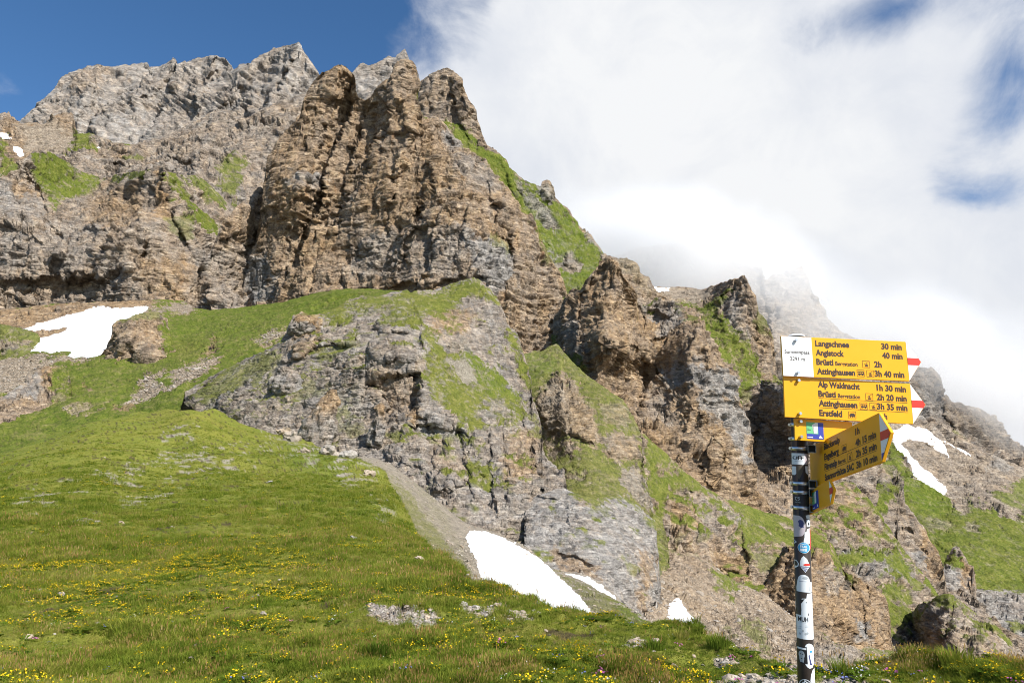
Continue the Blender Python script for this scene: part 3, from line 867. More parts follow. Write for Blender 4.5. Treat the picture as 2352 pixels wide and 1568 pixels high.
sheet('scree_bowl',
      V_('1930,950 1985,940 2050,968 2100,968 2150,975 2200,1000 2240,1028 2300,1052 2352,1075 2440,1100'),
      V_('1930,1200 2050,1240 2200,1360 2440,1420'),
      [(1930, 950, 760), (2100, 975, 800), (2250, 1035, 790), (2440, 1100, 780), (1960, 1090, 640), (2100, 1110, 640), (2180, 1150, 620), (2300, 1130, 640), (2440, 1180, 620), (2000, 1200, 560), (2200, 1300, 480), (2440, 1400, 440), (2320, 1240, 540)],
      feats=[('ridge', T('c5', '700,190 850,360 930,540 1240,745 1340,870'), 14, 14), ('blob', T('c5', '1640,490 1700,370 1780,340 1840,430 1800,490'), 16, 12), ('ridge', T('c5', '1440,770 1640,860'), 6, 12)],
      rock=0.8, flute=5, strata=(0.3, 9, 3.0), tone=0.5, tones=[(T('c5', '1640,490 1700,350 1800,340 1850,480'), 0.15, 8)], sdef=0.3,
      grass=[(T('c5', '560,480 640,380 700,190 770,290 850,370 930,545 1240,745 1340,870 1420,900 1440,770 1640,850 1830,935 2100,950 2400,900 2400,2000 560,2000'), 1, 4), (T('c5', '1720,740 1850,680 2000,600 2300,560 2300,920 1840,850'), 0.9, 8),
             (T('c5', '560,450 760,480 780,560 700,590 580,570'), 0.1, 5), (T('c5', '1330,860 1440,780 1460,900 1400,920'), 0.1, 6), (T('c5', '1010,1020 1250,1000 1240,1090 1080,1110'), 0.55, 10), (T('c5', '1460,1040 1560,1040 1540,1100 1440,1090'), 0.4, 8), (T('c5', '1300,130 1420,160 1400,220 1320,180'), 0.7, 6)],
      lush=0.6, lushes=[(T('c5', '600,480 930,545 1340,870 1000,900 800,700'), 0.95, 10)], jag=1.5, seed=9, breakup=0.25, strips=[],
      snow=[(T('c5', '700,110 790,70 830,35 920,30 960,48 1060,100 1190,178 1320,250 1430,305 1480,345 1400,310 1290,260 1190,222 1236,268 1260,362 1180,310 1090,250 980,215 900,210 880,190 830,205 795,235 860,300 890,360 960,400 970,430 1060,500 1160,585 1100,560 1180,620 1232,665 1242,705 1215,740 1140,680 1040,620 930,555 900,470 850,400 830,330 760,280 715,190'), 4.5, 0.12, 'forked white snowfield on the brown scree at the right behind the signs')])

# ridge with the lone spire
sheet('spire_ridge',
      T('a8', '960,300 1000,292 1030,330 1060,366 1180,372 1280,372 1330,378 1400,388 1450,385 1500,366 1560,340 1640,318 1700,300 1728,280 1745,268 1762,280 1778,302 1810,380 1850,430 1856,540 1930,640 1972,760 1990,880 2004,1050') + V_('1790,872 1830,886 1860,930'),
      V_('1475,780 1600,880 1700,980 1860,1010'),
      [(1490, 650, 700), (1560, 660, 720), (1620, 664, 690), (1706, 632, 600), (1680, 700, 575), (1740, 720, 570), (1780, 850, 560), (1860, 930, 560), (1560, 740, 560), (1640, 820, 520), (1700, 900, 500), (1600, 880, 480), (1790, 960, 500)],
      feats=[('ridge', T('a8', '1745,268 1700,420 1600,480 1560,540'), 10, 12), ('step', T('a8', '1700,300 1640,420 1570,540 1660,700 1760,830 1860,960'), -16, 50), ('ridge', T('a8', '1780,300 1800,460 1850,640'), 8, 14)],
      flute=6, strata=(0.3, 10, 3.6), tone=0.66, tones=[(T('a8', '1560,480 1680,440 1800,800 1700,800 1580,600'), 0.3, 12)],
      grass=[(T('a8', '1250,500 1400,525 1560,450 1640,400 1560,530 1650,680 1740,780 1850,920 1910,1070 2100,1100 2100,1190 1750,1180 1690,1020 1560,920 1450,740 1400,600'), 1, 4), (T('a8', '1860,560 1930,640 1960,760 1880,680'), 0.7, 6)],
      scree=[(T('a8', '1000,380 1450,390 1640,330 1600,400 1400,520 1240,480 1100,430'), 0.85, 8)], lush=0.6, jag=1.8, seed=10,
      snow=[(T('a8', '1045,366 1175,378 1168,402 1090,412'), 3, 0.05, 'small white snow strip in the misty saddle left of the rock spire'), (T('a8', '1185,340 1222,350 1214,366'), 2, 0.05, 'tiny snow fleck above the strip in the misty saddle')])

sheet('shaded_side_cliff',
      V_('1660,900 1690,880 1720,872 1750,875 1790,878 1830,885 1870,892 1900,905 1960,930 2010,960'),
      V_('1660,1150 1720,1230 1800,1290 1900,1300 2010,1300'),
      [(1690, 890, 470), (1755, 880, 485), (1765, 980, 470), (1740, 1080, 440), (1795, 900, 440), (1840, 960, 428), (1900, 1000, 422), (2000, 1090, 410), (1760, 1180, 345), (1900, 1180, 360), (1700, 1150, 350)],
      feats=[('step', T('c7', '1450,400 1455,560 1440,720 1380,1000'), 16, 40), ('step', T('c7', '1300,460 1250,600'), 6, 20), ('step', T('c7', '1390,480 1370,680'), 6, 18)],
      flute=7, strata=(0.2, 10, 3.2), tone=0.5, tones=[(T('c7', '1450,400 1600,400 1660,900 1400,1000'), 0.2, 8), (T('c7', '1300,1000 1660,1000 1700,1500 1400,1500'), 0.7, 12)],
      grass=[(T('c7', '1180,270 1400,320 1600,360 1600,400 1420,380 1260,440 1230,560'), 1, 5), (T('c7', '1250,460 1330,430 1260,600'), 0.6, 6)], lush=0.6, jag=1.6, seed=11)

# middle brown buttresses
sheet('brown_buttress',
      T('a8', '255,680 270,600 330,500 400,375 440,380 480,390 505,335 550,280 590,230 620,180 660,155 700,145 740,158 765,180 790,240 870,330 905,410 930,505 960,505 1000,508 1030,478 1060,450 1090,430 1150,455 1240,490 1280,545 1300,572 1400,602 1430,660 1450,740 1480,860 1550,950 1640,1000 1690,1040 1712,1240')
      + T('c7', '1205,520 1250,600 1290,700 1310,745 1330,950 1322,1100 1345,1260 1400,1350 1480,1450'),
      V_('1265,830 1290,860 1350,930 1470,1060 1580,1160 1700,1220 1768,1240'),
      [(1273, 730, 376), (1330, 670, 374), (1300, 800, 352), (1397, 600, 372), (1380, 720, 340), (1420, 800, 322), (1450, 660, 365), (1470, 720, 385), (1470, 860, 365), (1440, 960, 320), (1514, 680, 395), (1560, 700, 392), (1530, 780, 366), (1600, 780, 350), (1620, 900, 325), (1540, 1000, 315), (1690, 920, 345), (1720, 1030, 330), (1640, 1100, 300), (1740, 1150, 310), (1560, 1100, 290)],
      feats=[('step', T('a8', '930,520 990,640 960,760 900,820 960,920 1000,960'), 16, 50), ('blob', T('c7', '300,480 330,310 400,290 430,420 400,560 380,700 330,720 280,600'), -26, 12), ('blob', T('a8', '930,540 1000,520 1100,540 1240,640 1100,740 1000,640'), -16, 14),
             ('ridge', T('a8', '700,150 690,340 720,560 760,800'), 10, 26), ('step', T('a8', '600,240 470,460 460,620 500,820 510,960'), -14, 40), ('step', T('a8', '760,200 720,420'), 4, 30), ('step', T('a8', '1200,600 1130,760 1040,800 1020,960 1080,1060 1170,1130'), -14, 40),
             ('ridge', T('a8', '1430,700 1330,760 1310,930 1340,1100'), 10, 16), ('step', T('c7', '700,180 760,170 900,160'), 5, 14), ('ridge', T('c7', '500,280 560,350 620,400'), 6, 5),
             ('step', T('c7', '1020,800 1000,980 990,1180 1050,1260'), -14, 20), ('step', T('c7', '920,640 910,780'), -8, 14), ('step', T('c7', '820,640 800,760'), -8, 14), ('step', T('c7', '850,950 920,1000 930,1080'), -8, 16), ('ridge', T('c7', '1050,420 1200,520'), 7, 8)],
      flute=8, strata=(-0.25, 9, 4.6), tone=0.82,
      tones=[(T('c7', '500,260 900,200 1180,300 1200,520 1000,480 800,360 620,420'), 0.0, 10), (T('c7', '800,400 1050,480 1250,600 1310,800 1330,1080 1240,1120 1100,800 900,560'), 0.08, 10), (T('a8', '930,510 1060,450 1240,490 1280,640 1100,740'), 0.2, 10), (T('c7', '400,420 620,420 640,700 420,700'), 0.5, 12), (T('a8', '270,620 440,640 500,980 300,800'), 0.35, 14)],
      grass=[(T('a8', '1250,500 1400,600 1390,680 1300,580'), 0.8, 5), (T('a8', '880,420 1060,440 1000,500 930,510'), 0.9, 4), (T('a8', '180,620 270,760 480,1010 420,1000 160,800'), 0.9, 6)], lush=0.5, jag=2.4, seed=12, ends=(10, 0))

sheet('grass_terrace_buttress',
      T('c7', '340,760 360,800 430,860 500,920 560,965 600,1000 680,1090 760,1170 900,1270 1060,1370 1250,1430 1450,1500') + V_('1800,1186 1840,1200 1900,1225'),
      V_('1467,1330 1560,1410 1700,1470 1800,1500 1900,1520'),
      [(1470, 985, 262), (1536, 1045, 262), (1615, 1116, 258), (1658, 1142, 262), (1760, 1176, 275), (1880, 1210, 270), (1500, 1150, 225), (1570, 1200, 215), (1640, 1250, 212), (1560, 1330, 190), (1660, 1360, 195), (1760, 1280, 225), (1800, 1400, 205), (1700, 1200, 240)],
      feats=[('step', T('b1', '1480,620 1640,640 1660,560 1620,340'), -9, 24), ('step', T('b1', '1640,350 1640,620'), -7, 20), ('step', T('b1', '1940,560 1990,800'), 10, 30), ('ridge', T('b1', '1300,330 1480,620 1500,720'), -8, 14), ('blob', T('b1', '1780,820 1900,840 1940,880 1800,880'), -12, 8), ('ridge', T('b1', '1610,340 1840,380'), 7, 8)],
      flute=5, strata=(0.06, 8, 4.2), tone=0.62, tones=[(T('b1', '1480,400 1650,430 1640,600 1480,590'), 0.95, 8), (T('b1', '1780,720 1990,740 1990,900 1800,880'), 0.95, 10), (T('b1', '1640,360 1840,390 1940,560 1700,600'), 0.4, 12)],
      grass=[(T('c7', '350,800 500,900 620,1010 760,1160 1060,1370 900,1330 790,1345 700,1250 560,1330 560,1568 440,1420 370,1120'), 1, 4), (T('c7', '470,1100 680,1110 700,1160 520,1180'), 0.1, 5), (T('c7', '1090,1390 1300,1390 1500,1450 1700,1500 1700,1568 1250,1568 1120,1480'), 1, 4),
             (T('b2', '30,540 200,560 420,620 420,700 250,720 150,700 60,620'), 1, 5), (T('b2', '120,700 410,720 410,800 300,830 130,800'), 1, 6), (T('b2', '150,840 380,880 350,960 180,960'), 0.65, 8), (T('b1', '1370,350 1440,540 1480,640 1440,660 1380,480'), 1, 4), (T('b1', '1480,580 1700,640 1650,680 1500,620'), 0.4, 6)],
      lush=0.5, ledge=0.42, jag=1.8, seed=13, breakup=0.25)

# ribs on the right, falling to the valley
sheet('rib_with_knob',
      T('c6', '1380,120 1450,180 1500,250 1560,150 1600,62 1640,50 1690,90 1750,170 1770,220 1800,262 1815,330 1815,410 1800,520 1850,600 1950,760 2100,900 2300,1010 2400,1060'),
      V_('2139,1400 2250,1500 2362,1530'),
      [(2140, 1270, 440), (2190, 1255, 420), (2230, 1290, 415), (2235, 1340, 400), (2180, 1350, 390), (2250, 1400, 370), (2360, 1470, 350), (2200, 1450, 350)],
      flute=5, strata=(0.2, 8, 3.8), tone=0.45, tones=[(T('c6', '1500,300 1700,330 1640,520 1500,520'), 0.05, 8), (T('c6', '1690,220 1810,260 1810,430 1700,430'), 0.95, 8)],
      grass=[(T('c6', '1380,120 1450,180 1560,200 1590,60 1640,80 1700,280 1500,290 1400,250'), 1, 4)], lush=0.6, jag=1.2, seed=14)
sheet('valley_wall',
      T('c6', '1750,500 1850,505 2000,515 2100,520 2200,515 2300,520 2500,530'),
      V_('2220,1480 2300,1600 2384,1600'),
      [(2220, 1350, 430), (2384, 1356, 430), (2250, 1450, 370), (2384, 1450, 370), (2384, 1590, 300)],
      flute=5, strata=(0.5, 9, 2.6), tone=0.12, grass=[(T('c6', '2180,860 2300,840 2352,900 2250,940'), 0.9, 6), (T('c6', '2260,1080 2400,1060 2400,1120'), 0.9, 6), (T('c6', '1750,490 2500,500 2500,535 1750,530'), 0.9, 4)], lush=0.5, jag=1.2, seed=15)
sheet('pale_rib',
      V_('1890,1130 1930,1105') + T('c5', '300,545 380,510 470,465 560,440 620,430 700,462 760,480 780,560 740,640 760,700 830,790 900,890 960,980 1010,1020 1050,1085 1080,1160 1130,1230 1180,1300 1196,1400 1200,1480') + T('c6', '1495,300 1510,400 1520,560 1600,600 1700,680 1800,780 1900,880'),
      V_('1890,1250 1953,1330 2100,1400 2253,1520'),
      [(1960, 1090, 430), (2030, 1068, 440), (2060, 1120, 420), (2110, 1200, 405), (2160, 1275, 390), (1960, 1200, 390), (2060, 1250, 375), (2130, 1340, 350), (2200, 1410, 330), (2100, 1390, 330)],
      feats=[('step', T('c5', '760,480 600,560 570,600'), 0, 20), ('blob', T('c5', '780,1060 960,1060 930,1130 820,1120'), -10, 7), ('blob', T('c5', '920,1250 1080,1230 1060,1290 960,1290'), -10, 7), ('ridge', T('c5', '580,450 560,600'), 6, 10)],
      flute=5, strata=(0.1, 8, 4.0), tone=0.5, tones=[(T('c5', '300,520 480,450 570,600 500,660 380,620'), 0.1, 6), (T('c5', '900,1280 1100,1300 1130,1450 1000,1450'), 0.0, 8), (T('c5', '1000,1050 1080,1160 1180,1300 1190,1560 1120,1560 1000,1200'), 0.9, 8)],
      grass=[(T('c5', '350,640 560,600 760,660 720,720 640,900 520,800 420,720'), 1, 5), (T('c5', '640,440 760,480 780,560 600,580 700,520'), 0.5, 5)], lush=0.65, jag=1.8, seed=16, breakup=0.25)
sheet('green_edged_rib',
      V_('1840,1165 1870,1150 1900,1130 1930,1108 1945,1104') + T('c5', '330,610 390,680 450,740 500,800 550,865 590,920 650,1005 700,1080 750,1160 800,1240 900,1380 1060,1568') + T('c6', '1430,540 1450,570'),
      V_('1840,1400 1950,1500 2060,1520 2155,1540'),
      [(1850, 1165, 350), (1945, 1105, 375), (1975, 1124, 372), (2047, 1218, 352), (2132, 1332, 325), (1880, 1260, 318), (1960, 1280, 310), (2040, 1360, 290), (2140, 1370, 310), (1900, 1400, 270), (2060, 1480, 260)],
      feats=[('ridge', T('c6', '340,20 600,10 900,20 1050,60'), 6, 6), ('ridge', T('c6', '380,130 600,120 850,140 1040,110'), 7, 5), ('blob', T('c6', '380,120 640,90 640,130 400,160'), -7, 5)],
      flute=4, strata=(0.05, 7, 4.2), tone=0.6, tones=[(T('c5', '0,600 260,620 560,900 660,1060 640,1160 0,1130'), 0.75, 10), (T('c6', '380,120 1000,130 1300,420 700,420'), 0.15, 10)],
      strips=[(T('c5', '395,690 500,805 590,925 700,1085 800,1245 900,1385 1060,1568'), 4), (T('c6', '1070,70 1200,250 1340,410 1430,540'), 11)],
      grass=[(T('c6', '420,220 560,130 820,140 880,230 700,270 560,280'), 1, 5), (T('c6', '860,160 1040,130 1180,330 1000,350 900,280'), 1, 5), (T('c6', '740,440 1000,460 1150,560 1250,560 1100,680 900,640'), 1, 5), (T('c6', '880,620 1060,640 1240,700 1240,800 1130,860 1160,960 1000,880 920,860 1040,1020 1200,1100 1330,1300 1100,1180 920,1000'), 1, 5), (T('c6', '1130,440 1260,420 1260,560 1130,640'), 0.9, 5), (T('c5', '130,1170 700,1140 700,1170 300,1190'), 0.8, 4)],
      lush=0.55, ledge=0.5, jag=1.6, seed=17, breakup=0.25)
sheet('shadowed_lower_buttress',
      T('c6', '1150,760 1290,640 1340,660 1420,600 1450,568 1540,565 1600,570 1660,620 1700,650 1760,700 1860,790 1920,880 1935,825 1960,812 2000,822 2100,930 2200,1030 2300,1130 2352,1200 2480,1320'),
      V_('2089,1640 2380,1640'),
      [(2089, 1440, 282), (2140, 1370, 270), (2180, 1365, 262), (2245, 1420, 250), (2290, 1430, 245), (2380, 1540, 235), (2130, 1500, 250), (2180, 1480, 216), (2250, 1540, 205), (2380, 1630, 190), (2120, 1620, 212), (2280, 1500, 215)],
      feats=[('step', T('c6', '1590,640 1560,760 1530,850 1500,1000 1480,1200 1470,1340'), -26, 30), ('step', T('c6', '1690,680 1680,800 1650,900 1660,920'), -9, 22), ('step', T('c6', '1935,830 1925,960 1910,1030 1960,1180'), -20, 30), ('ridge', T('c6', '1590,640 1600,860 1640,1100 1720,1360'), 8, 20), ('ridge', T('c6', '1700,690 1760,900 1900,1160 2000,1300'), 7, 18), ('ridge', T('c6', '1990,830 2050,1000 2200,1250'), 7, 18), ('step', T('c6', '2130,1160 2200,1300'), -7, 16)],
      flute=6, strata=(0.12, 7, 3.4), tone=0.5, tones=[(T('c6', '1500,1250 2352,1250 2352,1499 1500,1499'), 0.7, 20)],
      grass=[(T('c6', '1290,640 1450,570 1600,568 1680,640 1560,740 1480,700 1400,640 1330,680'), 1, 5), (T('c6', '1690,660 1760,700 1860,790 1930,890 1900,960 1800,860 1720,780'), 1, 5), (T('c6', '1970,815 2010,830 2110,940 2220,1070 2130,990 2030,920'), 1, 4), (T('c6', '1560,760 1640,820 1620,900 1580,860'), 0.8, 5), (T('c6', '1150,780 1250,700 1330,760 1200,900'), 0.7, 8)],
      lush=0.45, jag=1.8, seed=18, breakup=0.3, ledge=0.35, ends=(10, 0))

sheet('yellow_pillar_buttress',
      V_('1760,1330 1790,1290 1823,1245 1845,1215 1865,1208') + T('c6', '150,-110 230,-60 330,30 370,110 400,200 440,280 500,360 520,350 560,370 640,410 700,450 735,480 745,470 790,500 850,560 880,620 905,760 905,900 915,1080 920,1150 960,1180'),
      V_('1760,1480 1900,1520 2047,1540'),
      [(1765, 1340, 215), (1823, 1250, 225), (1870, 1208, 235), (1920, 1275, 225), (1947, 1320, 222), (1955, 1345, 232), (2000, 1350, 236), (2035, 1400, 236), (1850, 1340, 192), (1900, 1400, 185), (1980, 1420, 205), (1850, 1460, 170), (2040, 1490, 215), (1985, 1480, 195), (1940, 1470, 180)],
      feats=[('step', T('b2', '410,800 370,870 350,960 320,1100'), -18, 26), ('step', T('c6', '500,370 540,520 640,650 690,780 700,980'), 18, 24), ('step', T('c6', '745,480 765,700 760,860 700,1000'), 9, 16), ('ridge', T('c6', '120,400 260,380 300,420'), 6, 8), ('blob', T('c6', '140,870 500,900 680,1080 420,1000 240,960'), -12, 10), ('ridge', T('c6', '440,280 520,480 620,640'), 5, 10)],
      flute=6, strata=(-0.18, 8, 4.4), tone=0.88, tones=[(T('c6', '270,260 440,300 480,520 300,560'), 0.4, 10), (T('c6', '560,900 700,900 700,1060 580,1060'), 0.1, 8)],
      strips=[(T('c6', '120,-30 230,-30 330,40 380,150 440,290 500,370 540,500'), 9)],
      grass=[(T('c6', '100,-60 330,30 400,220 440,300 380,260 280,160 130,100'), 1, 4), (T('c6', '520,350 640,420 600,440 540,400'), 0.5, 4)], lush=0.4, jag=1.8, seed=19, ends=(8, 4))

# scree fan below, with the dirty snow
sheet('scree_fan',
      V_('1480,1330 1530,1300 1545,1285 1570,1268 1600,1272 1640,1300 1690,1335 1760,1365 1800,1400') + T('b1', '2240,1110 2300,1140') + T('c6', '130,920 230,960 330,1040 400,1090 520,1110 620,1150 720,1110 860,1160 960,1160 1100,1180 1200,1260 1330,1320 1500,1420 1700,1520'),
      V_('1480,1470 1520,1470 1620,1530 1850,1570 2000,1620 2210,1640'),
      [(1500, 1340, 135), (1560, 1275, 175), (1640, 1300, 180), (1760, 1365, 178), (1860, 1440, 160), (1500, 1440, 100), (1620, 1460, 110), (1700, 1520, 90), (1860, 1560, 80), (1950, 1490, 130), (2040, 1510, 150), (2200, 1590, 150), (2200, 1640, 120), (1700, 1420, 135)],
      feats=[('step', T('c6', '230,960 330,1050 420,1120 620,1150'), -5, 10), ('blob', T('c6', '140,930 420,1100 640,1280 140,1290'), 8, 12), ('ridge', T('b1', '1530,700 1560,860 1620,1000'), 6, 14)],
      rock=0.9, flute=3, strata=(-0.3, 9, 3.4), tone=0.7, sdef=0.42, tones=[(T('c6', '140,1080 640,1180 660,1290 140,1290'), 0.4, 10)],
      scree=[(T('c6', '140,930 420,1100 640,1280 140,1290'), 0.25, 5), (T('b1', '1480,640 1700,760 1760,860 1500,900'), 0.3, 10)],
      grass=[(T('b1', '1760,850 1860,870 1990,930 1900,960 1880,1020 1800,960'), 1, 4), (T('b1', '1950,1150 2067,1200 2120,1400 1990,1290'), 0.7, 8), (T('c6', '210,950 340,960 520,1090 440,1120'), 1, 4), (T('c6', '620,1160 720,1110 1100,1180 1300,1330 1000,1230 640,1200'), 0.9, 5), (T('b1', '1490,580 1680,640 1690,780 1560,700'), 0.35, 8), (T('b1', '1850,1200 1950,1330 2067,1430 2067,1500 1900,1320'), 0.6, 8)],
      lush=0.55, jag=1.5, seed=20,
      snow=[(T('b1', '1380,1215 1395,1190 1445,1180 1468,1130 1476,1075 1500,1030 1530,1010 1560,1040 1600,1100 1640,1150 1690,1225 1690,1260 1380,1260'), 3.5, 0.85, 'dirty speckled snow patch squeezed against the foot of the grey wall')])

# grassy shelf with the dark knob
sheet('grassy_shelf',
      V_('1140,806 1205,812 1225,806 1245,806 1262,796 1279,790 1295,808 1311,826 1345,860 1378,884 1431,918 1457,960 1470,990 1474,1058 1484,1097 1497,1171 1521,1195 1532,1245'),
      V_('1140,1000 1240,1100 1300,1200 1400,1260 1532,1330'),
      [(1140, 820, 288), (1150, 1000, 250), (1195, 810, 280), (1240, 812, 280), (1279, 790, 285), (1345, 860, 262), (1431, 918, 242), (1470, 1000, 228), (1497, 1171, 190), (1530, 1245, 170), (1230, 860, 262), (1215, 960, 240), (1260, 1010, 222), (1330, 1010, 208), (1390, 1060, 198), (1300, 1080, 192), (1350, 1140, 168), (1450, 1160, 176), (1420, 1220, 152), (1200, 1050, 222)],
      feats=[('blob', T('a7', '1660,900 1740,790 1850,725 1940,790 2010,900 2075,1010 2075,1230 1960,1180 1850,1150 1740,1140 1700,1040'), 16, 14), ('step', T('a7', '1850,730 1860,900 1870,1060 1890,1150'), -12, 30), ('blob', T('a7', '1660,900 1740,800 1840,760 1850,960 1840,1120 1740,1130'), -8, 16),
             ('ridge', T('c7', '350,800 350,1050 380,1120'), 7, 12), ('blob', T('a7', '1820,1300 1850,1190 1920,1160 1960,1230 1940,1290'), 8, 8), ('blob', T('c7', '40,900 340,880 350,1050 60,1050'), 6, 6)],
      flute=5, vert=0.7, strata=(0.05, 8, 5.0), tone=0.55, tones=[(T('a7', '1860,800 2075,1000 2075,1240 1890,1140'), 0.75, 8), (T('c7', '60,900 340,900 350,1060 60,1050'), 0.7, 8), (T('c7', '170,1150 360,1110 440,1480 230,1400'), 0.3, 8), (T('a7', '1660,900 1840,760 1850,1100 1740,1130'), 0.5, 8)],
      gdef=0.92, grass=[(T('a7', '1650,920 1740,795 1850,735 1940,830 2010,930 2080,1030 2085,1250 1960,1180 1850,1150 1740,1150 1700,1040'), 0.08, 4), (T('c7', '10,860 120,800 330,860 350,1060 200,1055 50,1030'), 0.08, 4), (T('c7', '0,560 200,570 290,650 300,760 150,780 0,640'), 0.4, 8), (T('c7', '180,1170 280,1120 360,1130 440,1490 330,1450 210,1370'), 0.1, 4),
                        (T('a7', '1820,1310 1850,1190 1920,1160 1970,1230 1940,1300'), 0.05, 4), (T('a7', '1730,1180 1820,1190 1820,1300 1750,1290'), 0.1, 5), (T('a7', '1870,1400 1990,1400 2040,1440 1880,1440'), 0.3, 5)],
      lush=0.35, lushes=[(T('a7', '1590,600 1830,650 1800,720 1640,800'), 0.9, 8)], jag=1.5, seed=21, breakup=0.3)

